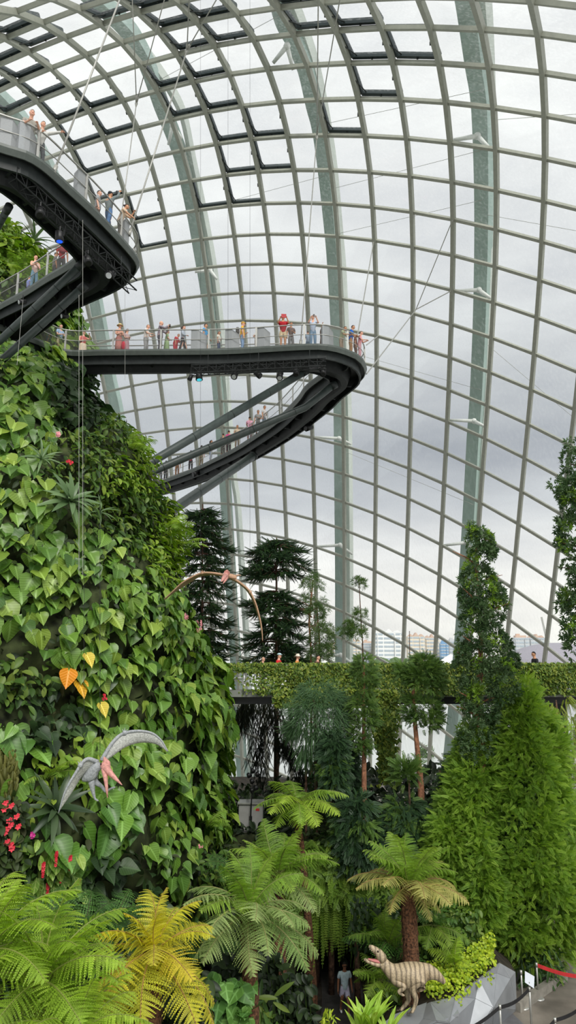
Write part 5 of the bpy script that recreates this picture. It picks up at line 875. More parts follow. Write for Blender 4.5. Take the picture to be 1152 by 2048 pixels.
araucaria('dark drooping conifer with a gap below its crown, behind the footbridge', 553, 38, [(1085,34,0),(1098,56,0),(1112,66,0),(1130,70,0),(1142,54,0),(1188,34,0),(1200,56,-4),(1215,59,0),(1240,56,4),(1262,63,0),(1285,70,-6),(1308,75,0),(1325,70,0)], 1075, TM['arau'], 2, nb=16, tr=.2)
# hanging boughs under the footbridge, shadow put into a darker leaf colour
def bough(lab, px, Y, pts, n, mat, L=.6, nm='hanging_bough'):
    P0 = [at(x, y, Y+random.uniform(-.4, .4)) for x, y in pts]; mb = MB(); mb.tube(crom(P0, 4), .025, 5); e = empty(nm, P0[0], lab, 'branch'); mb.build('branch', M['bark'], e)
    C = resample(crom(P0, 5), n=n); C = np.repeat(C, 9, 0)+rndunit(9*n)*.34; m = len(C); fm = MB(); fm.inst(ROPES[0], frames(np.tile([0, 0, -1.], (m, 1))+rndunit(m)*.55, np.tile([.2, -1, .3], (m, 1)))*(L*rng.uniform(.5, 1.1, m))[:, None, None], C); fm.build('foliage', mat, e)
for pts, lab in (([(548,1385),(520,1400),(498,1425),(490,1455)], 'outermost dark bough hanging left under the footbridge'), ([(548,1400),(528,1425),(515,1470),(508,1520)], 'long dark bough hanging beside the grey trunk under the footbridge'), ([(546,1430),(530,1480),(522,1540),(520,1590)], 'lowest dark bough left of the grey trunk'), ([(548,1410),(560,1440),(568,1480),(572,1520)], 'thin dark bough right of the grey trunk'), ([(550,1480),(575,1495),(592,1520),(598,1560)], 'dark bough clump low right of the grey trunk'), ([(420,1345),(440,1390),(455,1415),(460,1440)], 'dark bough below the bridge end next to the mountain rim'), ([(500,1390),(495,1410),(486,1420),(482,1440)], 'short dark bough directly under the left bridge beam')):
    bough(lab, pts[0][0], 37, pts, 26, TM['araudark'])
def crown(e, Y, levels, tpl, mat, nclump, cr, ns, size, seed, up=.5, front=.7, dsc=.8, name='foliage', inner=0, outw=.7, down=0.0, mats2=None, frac2=0.0, shell=(.72, 1.0)):
    rr = np.random.default_rng(seed); L = np.array(levels, float); py = np.linspace(L[0, 0], L[-1, 0], 200); wd = np.interp(py, L[:, 0], L[:, 2]-L[:, 1])+4; cdf = np.cumsum(wd); cdf /= cdf[-1]
    CP, CO = [], []
    for k in range(nclump):
        y_ = np.interp(rr.random(), cdf, py); xl, xr = np.interp(y_, L[:, 0], L[:, 1]), np.interp(y_, L[:, 0], L[:, 2]); a = at((xl+xr)/2, y_, Y); r = max(.05, (at(xr, y_, Y)[0]-at(xl, y_, Y)[0])/2-cr*.55)
        ph = rr.uniform(-math.pi, 0) if rr.random() < front else rr.uniform(0, math.pi); u = rr.uniform(*shell); o = np.array([math.cos(ph), math.sin(ph), 0]); CP.append(a+np.array([o[0]*r*u, o[1]*r*u*dsc, 0])); CO.append(o)
    P, D_, K = [], [], []
    for k, (c, o) in enumerate(zip(CP, CO)):
        q = cr*rr.uniform(.65, 1.25)
        for t in range(ns):
            d = nrm(rr.normal(size=3)+o*outw+UPV*up); P.append(c+d*q*rr.uniform(.45, 1.0)); D_.append(nrm(d+o*.3+UPV*(up*.4-down)+rr.normal(size=3)*.2)); K.append(k)
    P = np.array(P); D_ = np.array(D_); K = np.array(K); m = len(P)
    two = rr.random(nclump) < frac2
    nrmv = np.tile([0, -.6, .8], (m, 1))+rr.normal(size=(m, 3))*.5
    Fm = frames(D_, nrmv)*(size*rr.uniform(.65, 1.2, m))[:, None, None]; tl = tpl if isinstance(tpl, list) else [tpl]; I0 = np.arange(m) % len(tl)
    crnd = rr.random(nclump)
    mb = MB()
    for v in range(len(tl)):
        for b in ((0, 1) if frac2 else (0,)):
            I = (I0 == v) & (two[K] == bool(b)) if frac2 else (I0 == v)
            if I.any(): mb.inst(tl[v], Fm[I], P[I], rnd=np.clip(crnd[K[I]]*.5+rr.random(I.sum())*.5, 0, 1), mat=b)
    return mb.build(name, [mat]+([mats2] if mats2 else []), e)
BLADE = [t_spray(12, 1.0, .17, 1.0, .12, s) for s in range(3)]; NEED = [t_spray(22, 1.0, .055, 1.1, .25, 10+s) for s in range(3)]; FEA = [t_feather(11, .40, .085, 20+s, .75, .45) for s in range(4)]; STR = [t_feather(26, .085, .030, 30+s, .7, .12) for s in range(3)]
LAN = [t_spray(9, 1.0, .24, 1.25, .05, 40+s) for s in range(3)]
def tree(name, lab, px, Y, base_y=None, top=None, tp=None, r0=.15, r1=.04, bark='bark', cat='tree'):
    b = gnd(px, 1700, Y) if base_y is None else at(px, base_y, Y); e = empty(name, b, lab, cat)
    if tp: trunk(e, [b]+[at(x, y, Y) for x, y in tp], r0, r1, M[bark])
    return e
# wispy red trunked tree
e = tree('wispy_tree', 'thin reddish trunked tree with wispy foliage right of the dark conifers', 622, 36.5, tp=[(622,1330),(618,1250),(626,1160)], r0=.10, bark='redbark'); trunk(e, [at(640, 1340, 36.5), at(638, 1270, 36.5), at(632, 1200, 36.3)], .07, .02, M['redbark'], name='stem')
for q in range(16):
    a = at(622+random.uniform(-4, 8), random.uniform(1180, 1310), 36.5); b = a+np.array([random.uniform(-1, 1), random.uniform(-.6, .6), random.uniform(.2, .7)]); mb = MB(); mb.tube([a, (a+b)/2+UPV*.05, b], [.03, .02, .008], 5); mb.build('branch', M['redbark'], e)
crown(e, 36.5, [(1152,622,632),(1175,605,645),(1200,600,660),(1225,604,655),(1238,620,640),(1250,615,660),(1275,612,672),(1300,615,672),(1325,615,655)], NEED, TM['wisp'], 60, .24, 7, .36, 3, up=.6)
# layered sapling
e = tree('layered_sapling', 'very thin sapling with three separate foliage tiers against the glass', 726, 36, tp=[(726,1330),(722,1240),(718,1165)], r0=.07, r1=.02)
for n_, (lv_, nc) in enumerate((([(1160,708,728),(1172,704,732)], 8), ([(1224,712,732),(1236,709,736)], 8), ([(1248,690,716),(1262,676,735),(1275,682,732)], 26))): crown(e, 36, lv_, NEED, TM['fine'], nc, .16, 6, .3, 5+n_, up=.8)
mb = MB(); mb.tube([at(820, 1332, 35.5), at(819, 1262, 35.5)], .018, 5); tag(mb.build('bamboo_cane', M['bark']), 'bare thin cane standing alone above the hedge', 'cane')
# tall tree in front of the bridge
e = tree('podocarp_tree', 'tall narrow dark tree rising in front of the footbridge at the right', 962, 28, tp=[(962,1460),(958,1380),(962,1280),(955,1180),(952,1100),(950,1058)], r0=.24, r1=.03, bark='redbark')
for q in range(18):
    y = random.uniform(1090, 1440); a = at(957, y, 28); b = a+np.array([random.choice([-1, 1])*random.uniform(.4, 1.1), random.uniform(-.7, .3), random.uniform(.2, .6)]); mb = MB(); mb.tube([a, (a+b)/2+UPV*.05, b], [.045, .03, .01], 6); mb.build('branch', M['redbark'], e)
crown(e, 28, [(1056,942,958),(1080,925,985),(1110,918,990),(1130,922,972),(1160,915,995),(1185,920,1012),(1215,912,1018),(1240,915,1005),(1270,918,1012),(1300,912,1030),(1330,908,1040),(1370,918,1042),(1400,920,1030),(1440,908,1000),(1480,905,990),(1520,920,985)], LAN, TM['oak'], 230, .30, 15, .20, 8, up=.4, mats2=TM['oakl'], frac2=.14)
# right edge tree
e = tree('podocarp_tree', 'tall dark tree cut off by the right edge of the view', 1185, 24, tp=[(1182,1300),(1175,1100),(1165,900)], r0=.26, r1=.05)
for q in range(8):
    y = random.uniform(930, 1290); a = at(1176, y, 24); b = at(random.uniform(1115, 1145), y-15, 24); mb = MB(); mb.tube([a, (a+b)/2+UPV*.05, b], [.05, .03, .01], 6); mb.build('branch', M['bark'], e)
crown(e, 24, [(890,1140,1200),(920,1112,1230),(960,1110,1240),(990,1108,1240),(1010,1132,1240),(1030,1120,1240),(1060,1110,1240),(1090,1112,1240),(1110,1128,1240),(1140,1120,1240),(1180,1128,1240),(1220,1118,1240),(1260,1124,1240),(1290,1130,1230),(1330,1150,1220)], LAN, TM['oak'], 210, .32, 15, .20, 9, up=.4, mats2=TM['oakl'], frac2=.2)
# big bright cypress
e = tree('cypress_tree', 'big bushy bright green conifer filling the right foreground', 1000, 28.5, base_y=1965, tp=[(998,1850),(1002,1700),(1020,1550),(1040,1420)], r0=.5, r1=.06)
trunk(e, [at(965, 1925, 28), at(972, 1850, 27.8), at(985, 1750, 27.6), at(975, 1640, 27.5)], .2, .06, M['bark'], name='stem'); trunk(e, [at(1030, 1925, 28), at(1035, 1830, 27.8), at(1060, 1720, 27.6)], .2, .06, M['bark'], name='stem')
crown(e, 28.5, [(1380,1025,1068),(1410,1000,1085),(1440,985,1105),(1480,972,1118),(1530,960,1128),(1590,955,1134),(1650,945,1142),(1720,930,1152),(1800,930,1160),(1860,950,1156),(1890,975,1140),(1910,1010,1110)], FEA, TM['cyp'], 330, .60, 60, .27, 11, up=.7, dsc=.9, down=.12, shell=(.78, 1.14))
crown(e, 28.3, [(1456,945,970),(1490,925,985),(1540,905,1000),(1600,885,1005),(1660,868,1000)], FEA, TM['cyp'], 100, .52, 56, .27, 12, up=.65, dsc=.9, down=.15, shell=(.8, 1.05), name='side_foliage')
crown(e, 28.0, [(1640,868,965),(1690,842,955),(1740,834,945),(1790,848,940),(1840,870,945),(1890,905,965)], FEA, TM['cyp'], 112, .5, 56, .27, 112, up=.65, dsc=.9, down=.15, shell=(.8, 1.05), name='low_foliage')
crown(e, 27.2, [(1670,952,972),(1710,938,985),(1770,925,1000),(1830,930,1005),(1870,948,992)], FEA, TM['cyp'], 60, .46, 56, .27, 113, up=.7, dsc=.9, down=.15, shell=(.8, 1.05), name='front_foliage')
crown(e, 28.6, [(1420,1010,1070),(1600,930,1110),(1780,890,1130),(1900,940,1110)], FEA, TM['cypd'], 190, .5, 24, .4, 13, up=.1, shell=(.1, .6), name='inner_foliage', down=.5)  # dark leaf colour inside paints the shade of the gaps
# weeping yellow green bamboo at the right edge
e = tree('weeping_bamboo', 'weeping yellow green bamboo behind the big conifer at the right edge', 1120, 31.5, tp=[(1118,1480),(1112,1400)], r0=.1, r1=.03)
crown(e, 31.5, [(1392,1080,1140),(1430,1080,1165),(1500,1085,1170),(1580,1100,1175),(1640,1120,1170)], STR, TM['bam'], 90, .3, 7, .75, 14, up=-.9, down=.8)
e = tree('leafy_shrub', 'green shrub low at the right edge behind the big conifer', 1150, 30, tp=[(1150,1640)], r0=.08); crown(e, 30, [(1600,1125,1170),(1680,1135,1180),(1760,1140,1180)], FEA, TM['cypd'], 50, .35, 9, .4, 15)
# weeping conifer in front of the bridge
e = tree('weeping_conifer', 'weeping conifer with long hanging strands in front of the footbridge', 632, 30.5, tp=[(632,1560),(630,1470),(628,1400)], r0=.11, r1=.05); trunk(e, [gnd(612, 1700, 30.5), at(612, 1520, 30.5), at(615, 1430, 30.5)], .07, .04, M['bark'], name='stem')
crown(e, 30.5, [(1372,610,655),(1390,585,685),(1415,572,700),(1445,568,705),(1470,572,690)], STR, TM['weep'], 190, .28, 26, .34, 16, up=.1, down=.5)
crown(e, 30.5, [(1450,572,690),(1480,585,680),(1510,600,665),(1545,610,655)], STR, TM['weep'], 60, .22, 10, .6, 17, up=-.8, down=1.4, name='hanging_strands')
# conifer with red trunk in front of the hedge
e = tree('clipped_conifer', 'green conifer with a straight reddish trunk in front of the hedge', 728, 30, base_y=1700, tp=[(728,1580),(728,1480),(727,1330)], r0=.13, r1=.05, bark='redbark')
crown(e, 30, [(1312,722,735),(1325,712,745),(1350,703,752),(1385,700,748),(1420,698,752),(1450,705,755),(1480,695,745),(1500,705,742)], FEA, TM['fine'], 64, .27, 24, .24, 18, up=.5, down=.15)
crown(e, 31.2, [(1490,650,715),(1540,640,715),(1590,650,716),(1620,660,716)], FEA, TM['dk'], 80, .35, 18, .4, 19, up=.1, down=.4, name='lower_foliage')
# bridge ivy trailing below
# two tiered tree at px 835
e = tree('tiered_conifer', 'conifer with bright rounded clumps above and a bare rust trunk below', 840, 29.5, base_y=1640, tp=[(842,1580),(834,1490),(828,1420),(826,1340)], r0=.14, r1=.05, bark='redbark')
for n_, (lv_, nc) in enumerate((([(1318,838,862),(1335,815,880),(1362,805,885),(1382,815,882)], 70), ([(1400,808,870),(1425,805,888),(1450,815,880),(1458,820,860)], 44), ([(1340,795,812),(1360,792,815)], 10))): crown(e, 29.5, lv_, FEA, TM['fine'], nc, .24, 18, .26, 22+n_, up=.7, down=.1)
# drooping dark conifers below
for n_, (px, Y, lv_, nc, mt_, lab) in enumerate(((710, 28.5, [(1600,690,730),(1630,672,762),(1670,664,770),(1710,670,768),(1740,690,760)], 90, 'dk', 'dark drooping conifer below the straight reddish trunk'),
      (800, 28.8, [(1605,775,830),(1628,765,862),(1660,768,868),(1700,775,866),(1735,790,850)], 96, 'dk', 'dark drooping conifer left of the rust trunk base'),
      (880, 29.6, [(1520,905,930),(1550,895,930),(1600,872,920),(1640,862,915),(1690,855,905)], 60, 'cypd', 'mid green conifer between the rust trunk and the big bright conifer'),
      (660, 29.5, [(1480,650,690),(1530,640,690),(1580,650,690)], 36, 'dk', 'small dark conifer left of the straight reddish trunk'))):
    e = tree('drooping_conifer', lab, px, Y, tp=[(px, lv_[0][0]+20)], r0=.12); crown(e, Y, lv_, FEA, TM[mt_], nc, .36, 30, .32, 30+n_, up=.15, down=.45, mats2=TM['fine'], frac2=.2 if mt_ == 'dk' else 0)
e = tree('young_palm', 'small bushy plant at the base of the rust trunk', 818, 28.6, tp=[(818, 1560)], r0=.06); crown(e, 28.6, [(1535,800,832),(1560,795,838)], FEA, TM['fine'], 16, .25, 9, .4, 36, up=.9)
# ivy hedge along the bridge
def ivy(name, lab, n, x0_, x1_, y0_, y1_, Y, thick, seed, prob=None, size=.12, cat='hedge'):
    rr = np.random.default_rng(seed); P, N_ = [], []
    while len(P) < n:
        px, py = rr.uniform(x0_, x1_), rr.uniform(y0_, y1_)
        if prob and rr.random() > prob(px, py): continue
        f = rr.random(); y = Y-rr.uniform(0, .22)+.12*math.sin(px*.05)*math.sin(py*.09); nn = np.array([0, -1., .35])
        if py < y0_+7: y = Y-.2+rr.uniform(0, thick); nn = np.array([0, -.5, 1.])
        P.append(at(px, py, Y)+np.array([0, y-Y, rr.uniform(-.04, .05)])); N_.append(nn)
    P = np.array(P); m = len(P); n_ = np.array(N_); mb = MB(); mb.inst(IVY, frames(np.tile([0, -.35, -1.], (m, 1))+rr.normal(size=(m, 3))*.55, n_+rr.normal(size=(m, 3))*.45)*(size*rr.uniform(.7, 1.4, m))[:, None, None], P)
    e = empty(name, P.mean(0), lab, cat); mb.build('foliage', TM['ivy'], e); return e
def hp(px, py):
    if px < 575: return 1.0 if py < 1336+max(0, px-450)*.12 else (.006 if px < 460 else .006+.5*((px-460)/115.)**1.5)
    return 1.0 if py < 1372 else .45
ivy('ivy_hedge', 'ivy hedge covering the parapet of the footbridge', 24000, 402, 1240, 1326, 1388, BY-.05, .5, 1, hp, .115)
ivy('trailing_ivy', 'ivy trailing far below the footbridge right of the straight reddish trunk', 2600, 735, 800, 1380, 1570, BY-.4, .2, 2, lambda x, y: max(0, 1-abs(x-768-.04*(y-1400))/(34-.11*(y-1380)*(.9 if y < 1500 else 1.0)+2.)) if y < 1560 else .05, .17)
ivy('trailing_ivy', 'ivy spilling under the hedge behind the weeping conifer', 1500, 548, 720, 1378, 1412, BY-.3, .2, 3, None, .17)
cx0 = at(683, 1850, 29.5)[0]
# undergrowth under the bridge, its shade put into the near-black leaf colour
rr = rng; P = []
for k in range(5200):
    px, y = rr.uniform(430, 900), rr.uniform(25.5, 33); P.append((px, y))
XY = np.array([at(px, 1700, y)[:2] for px, y in P]); XY = XY[~((XY[:, 1] < 30.8) & (np.abs(XY[:, 0]-cx0) < 3.4))]; hgt = .6+1.5*rng.random(len(XY))**2+.9*np.sin(XY[:, 0]*1.7+XY[:, 1])**2
ok = ~((np.abs(XY[:, 0]-2.6) < 1.0) & (XY[:, 1] < 31)); XY, hgt = XY[ok], hgt[ok]; P = np.c_[XY, GZL+(hgt+.9)*rng.uniform(.3, 1, len(XY))]; m = len(P)
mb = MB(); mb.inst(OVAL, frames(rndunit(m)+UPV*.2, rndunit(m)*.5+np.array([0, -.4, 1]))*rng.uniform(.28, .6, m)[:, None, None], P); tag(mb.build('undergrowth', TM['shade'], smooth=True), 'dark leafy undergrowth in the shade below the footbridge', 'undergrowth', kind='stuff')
tz = 4.55; mb = MB(); mb.box((-3.4, 35.4, (tz+GZ)/2), (9.0, 4.6, tz-GZ)); tag(mb.build('wall_terrace', M['moss']), kind='structure')
P = np.c_[rng.uniform(-7.5, 1.0, 2600), rng.uniform(32.6, 37.5, 2600), rng.random(2600)]; P[:, 2] = np.where(P[:, 1] < 33.15, GZ+P[:, 2]*(tz-GZ-.1), tz+.05+P[:, 2]**1.6*1.5*np.clip((P[:, 1]-33.6)/1.5, .12, 1)); m = len(P)
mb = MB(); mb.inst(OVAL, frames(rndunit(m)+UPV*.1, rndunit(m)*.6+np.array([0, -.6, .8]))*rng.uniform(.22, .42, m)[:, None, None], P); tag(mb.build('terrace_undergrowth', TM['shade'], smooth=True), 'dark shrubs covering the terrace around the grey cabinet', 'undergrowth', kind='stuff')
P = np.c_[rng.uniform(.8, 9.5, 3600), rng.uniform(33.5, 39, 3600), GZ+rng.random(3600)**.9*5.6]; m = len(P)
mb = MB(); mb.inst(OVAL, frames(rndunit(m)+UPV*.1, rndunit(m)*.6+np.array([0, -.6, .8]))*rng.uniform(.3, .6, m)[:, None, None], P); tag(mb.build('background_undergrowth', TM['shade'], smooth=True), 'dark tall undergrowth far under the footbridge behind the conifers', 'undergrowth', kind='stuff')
# low leafy plants along the bottom
heartm = leafmat('spade_leaf', [S(72, 112, 52), S(92, 136, 62), S(110, 150, 72)], .25, .45, veins=2)
def clump(name, lab, px0, px1, py0, py1, Y, n, size, mat, tpl, up=.4):
    P = np.array([at(random.uniform(px0, px1), random.uniform(py0, py1), Y+random.uniform(-.5, .4)) for k in range(n)]); m = n; e = empty(name, gnd((px0+px1)/2, (py0+py1)/2, Y), lab, 'plant')
    mb = MB(); mb.inst(tpl, frames(np.tile([0, -.35, -.5], (m, 1))+rndunit(m)*.8, np.tile([0, -.7, .7], (m, 1))+rndunit(m)*.35)*(size*rng.uniform(.6, 1.2, m))[:, None, None], P); mb.build('foliage', mat, e, smooth=True); mb = MB()
    for p in P[::3]: mb.tube([p, np.array([p[0]+random.uniform(-.1, .1), p[1]+.25, max(p[2]-.7, GZ if p[0] > 3.4 else GZL)])], .010, 4)
    mb.build('stems', G['mid'], e)
clump('spade_leaf_plant', 'plant with green spade shaped leaves under the grey green fern', 410, 500, 1960, 2050, 20.5, 80, .40, heartm, HEART)
clump('shade_plant', 'dark leafy plant between the yellow fern and the spade leaf plant', 330, 420, 1955, 2060, 20.2, 160, .4, TM['shade'], OVAL)
clump('shade_plant', 'dark leafy bush left of the walking man', 500, 625, 1945, 2060, 23.0, 420, .34, TM['shade'], OVAL)
clump('shade_plant', 'dark leafy bush under the grey green fern crown', 430, 560, 1900, 1990, 23.6, 300, .36, TM['shade'], OVAL)
clump('long_leaf_plant', 'narrow long leaved plant left of the path', 505, 560, 1985, 2060, 21.5, 40, .6, G['mid'], LANCE)
clump('leafy_bush', 'small leaved bush right of the shaggy brown trunk', 840, 960, 1820, 1925, 26.0, 520, .22, G['mid'], OVAL)
clump('leafy_bush', 'shaded bush between the cave and the shaggy brown trunk', 700, 800, 1790, 1900, 26.8, 260, .26, G['phildark'], OVAL)
clump('leafy_bush', 'grassy tuft at the foot of the big bright conifer by the stanchions', 1040, 1120, 1890, 1975, 27.6, 260, .34, TM['cypd'], LANCE)
clump('shade_plant', 'dark shrubs beneath the upright tree ferns', 560, 680, 1725, 1790, 29.0, 160, .28, TM['shade'], OVAL)
clump('leafy_bush', 'dark bush under the dinosaur belly', 750, 860, 1975, 2020, 24.6, 170, .24, G['mid'], OVAL)
for k, (px, py, lab) in enumerate(((724, 2002, 'upright strap leaved fern left of the silver planter'), (745, 2010, 'upright strap leaved fern nearest the dinosaur foot'), (722, 2038, 'strap leaved fern at the bottom beside the path'), (775, 2030, 'strap leaved fern touching the silver planter'))):
    b = at(px, py+55, 21.2); e = empty('birds_nest_fern', b, lab, 'fern'); nf = leafmat('nest_fern_leaf_%d' % k, [S(140, 176, 56), S(160, 190, 66)], .35, .45, veins=1)
    for q in range(9):
        a = q*2.4; d = nrm(np.array([math.cos(a)*.28, math.sin(a)*.28, 1])); mb = MB(); mb.inst((STRAP[0]*np.array([1.35, .8, 1]), STRAP[1], STRAP[2]), frames(d[None], np.array([[-math.cos(a), -math.sin(a)-.2, .4]]))*random.uniform(.6, .95), b[None]); mb.build('leaf', nf, e, smooth=True)
clump('croton', 'yellowish plant at the bottom edge left of the strap leaved ferns', 645, 672, 2015, 2060, 21.6, 40, .2, TM['yell'], LANCE)
# cave behind the man: rock hood over a path
def blob(name, lab, c, r, mat, seed, cat='rock', kind=None):
    mb = MB(); mb.ball((0, 0, 0), 1, 40); V = mb.V[0]; rr = np.random.default_rng(seed); k = rr.normal(size=(6, 3))*2.2; ph = rr.uniform(0, 6, 6); V = V*(1+.09*np.sin(V @ k.T+ph).sum(1, keepdims=True)*.5); mb.V[0] = V*np.array(r)+np.array(c); return tag(mb.build(name, mat, smooth=True), lab, cat, kind=kind)
cx = at(683, 1850, 29.5)
mb = MB(); an = np.linspace(0, math.pi, 17); V = []
for y, k in ((28.8, 1.0), (30.0, 1.0), (32.3, .9), (34.8, .6)):
    for a in an: V.append((cx[0]+math.cos(a)*1.75*k, y+.3*math.sin(a*5), GZL+math.sin(a)**.7*3.3*k+.05*math.sin(a*9)))
    for a in an[::-1]: V.append((cx[0]+math.cos(a)*(3.2+.3*math.sin(a*3+1))*1.0, y+.2*math.sin(a*4), GZL+math.sin(a)**.8*(5.0+.2*math.sin(a*7))-.02))
kk = 34; fs = [(s*kk+b, s*kk+(b+1) % kk, (s+1)*kk+(b+1) % kk, (s+1)*kk+b) for s in range(3) for b in range(kk)]+[tuple(range(kk)), tuple(range(3*kk, 4*kk))[::-1]]
mb.add(V, fs); tag(mb.build('wall_cave', M['moss']), kind='structure')
mb = MB(); mb.box((cx[0], 36.0, GZL+2.0), (5.5, .4, 4.6)); tag(mb.build('wall_back', M['soil']), kind='structure')
mb = MB(); pth = crom([at(640, 2160, 24), (cx[0]-.25, 27.0, GZL), (cx[0], 29.5, GZL), (cx[0], 33, GZL)], 6); pth[:, 2] = GZL+.02; s = np.array([.75, 0, 0]); V = np.concatenate([np.stack([p-s, p+s]) for p in pth]); mb.add(V, [(2*k, 2*k+1, 2*k+3, 2*k+2) for k in range(len(pth)-1)]); tag(mb.build('path', plain('dark_path', S(62, 60, 58), .8, noise=.2)), kind='structure')
# ridge plants on the cave hood
XY = rng.uniform(-1, 1, (1500, 2)); hz = []
P = np.array([(cx[0]+a*3.3, 30.4+b*2.2, GZL+5.3*max(.05, 1-abs(a)**2.2)**.55+rng.uniform(-.1, .4)) for a, b in XY]); m = len(P); mb = MB(); mb.inst(OVAL, frames(rndunit(m)+np.array([0, -.6, -.1]), np.tile([0, -.3, 1.], (m, 1))+rndunit(m)*.5)*rng.uniform(.18, .36, m)[:, None, None], P); tag(mb.build('mossy_groundcover', G['under'], smooth=True), 'mossy ground cover on the hood above the cave mouth', 'plant', kind='stuff')
P = np.c_[cx[0]+rng.uniform(-3.2, 3.2, 1300), 28.65+rng.uniform(-.35, .1, 1300), rng.uniform(3.4, 5.4, 1300)]; m = len(P); mb = MB(); mb.inst(FEA[0], frames(rndunit(m)*.7+np.array([0, -.6, -.5]), np.tile([0, -1., .6], (m, 1))+rndunit(m)*.4)*rng.uniform(.3, .6, m)[:, None, None], P); tag(mb.build('filmy_fern', swd), 'olive filmy ferns fringing the hood above the hanging sword ferns', 'fern', kind='stuff')
# trees outside seen through the low panes
for n_, (px, Y, lv_, lab) in enumerate(((462, 105, [(1490,448,478),(1530,442,486),(1580,440,486)], 'pale tree outside the glass left of the hanging boughs'), (845, 105, [(1505,838,856),(1540,812,870),(1590,806,876)], 'pale tree outside the glass behind the rust trunk'), (540, 110, [(1520,530,560),(1560,520,570)], 'pale tree outside the glass behind the lowest boughs'))):
    e = empty('street_tree', (at(px, 1600, Y)[0], Y, -1.5), lab, 'tree'); trunk(e, [np.array([at(px, 1600, Y)[0], Y, -1.5]), at(px, lv_[0][0]+15, Y)], .3, .1, M['bark']); crown(e, Y, lv_, LAN, TM['wisp'], 50, .8, 8, .8, 60+n_)
tl = [(600, 1305), (660, 1308), (720, 1306), (770, 1300), (800, 1302), (850, 1305), (890, 1303), (1040, 1306), (1080, 1308), (430, 1306), (690, 1300), (925, 1306)]
for n_, (px, py) in enumerate(tl):
    c = at(px, 1313, 420); e = empty('far_tree', (c[0], 420, -1.5), ['far', 'hazy'][n_ % 2]+' tree mass on the opposite shore, below '+['the faint towers left of the reddish tree','the reddish tree','the layered sapling','the white peaked tower','the white tower and cane','the cream towers','the blue block','the right grey towers','the crane','the two dark conifers','the cream gabled block','the tall dark tree'][n_], 'tree', 'trees on the far shore')
    P = []; mb = MB(); r_ = np.random.default_rng(n_)
    for k in range(9): mb.ball((c[0]+r_.normal()*7, 420+r_.normal()*4, r_.uniform(-1.5, 6)+(1313-py)*.3*r_.random()), (r_.uniform(4, 7), 5, r_.uniform(3, 5)), 10)
    mb.build('foliage', TM['wisp'], e, smooth=True)
# ------------------------------------------------------------------ people and animals
def skin(nodes_, edges, name, mats, sub=1, root=0, parent=None):
    me = bpy.data.meshes.new(name); me.from_pydata([tuple(map(float, p)) for p, r in nodes_], edges, []);
    o = bpy.data.objects.new(name, me); COL.objects.link(o); sm = o.modifiers.new('s', 'SKIN'); sm.use_smooth_shade = True; sm.branch_smoothing = .3
    for i, (p, r) in enumerate(nodes_):
        v = me.skin_vertices[0].data[i]; v.radius = r if isinstance(r, tuple) else (r, r); v.use_root = (i == root)
    ss = o.modifiers.new('u', 'SUBSURF'); ss.levels = sub; ss.render_levels = sub
    dg = bpy.context.evaluated_depsgraph_get(); ev = o.evaluated_get(dg); m2 = bpy.data.meshes.new_from_object(ev); m2.name = name
    bpy.data.objects.remove(o); bpy.data.meshes.remove(me)
    for m in mats: m2.materials.append(m)
    return m2
def mb_from(me, mat=0):
    V = np.zeros(len(me.vertices)*3); me.vertices.foreach_get('co', V); return V.reshape(-1, 3), [tuple(p.vertices) for p in me.polygons]
PM = {}
def cloth(c, rough=.8):
    k = (c, rough)
    if k not in PM: PM[k] = plain('cloth_%d_%d_%d' % c, S(*c), rough, noise=.1, scale=14)
    return PM[k]
SKIN = {'light': plain('skin_light', S(224, 172, 146), .55, noise=.05), 'tan': plain('skin_tan', S(198, 146, 112), .55, noise=.05), 'brown': plain('skin_brown', S(140, 94, 68), .55, noise=.05)}
EYE = plain('eye_dark', S(30, 24, 22), .3); LIP = plain('lip', S(176, 96, 90), .5)
ARMS = {'down': ((.16, .02, -1), (.10, .22, -1)), 'rail': ((.12, .40, -.9), (-.40, .85, .0)), 'phone': ((.22, .75, -.45), (-.45, .55, .75)), 'high': ((.15, .65, .55), (-.05, .35, 1)), 'hold': ((.14, .12, -1), (-.75, .7, .12)), 'hip': ((.55, -.15, -.8), (-.6, .45, -.3)), 'out': ((.7, .6, .1), (.5, .8, -.1)), 'lean': ((.1, .65, -.75), (-.1, .8, -.55)), 'back': ((.12, -.25, -1), (.05, -.1, -1)), 'swing': ((.12, .35, -1), (.05, .6, -.9))}
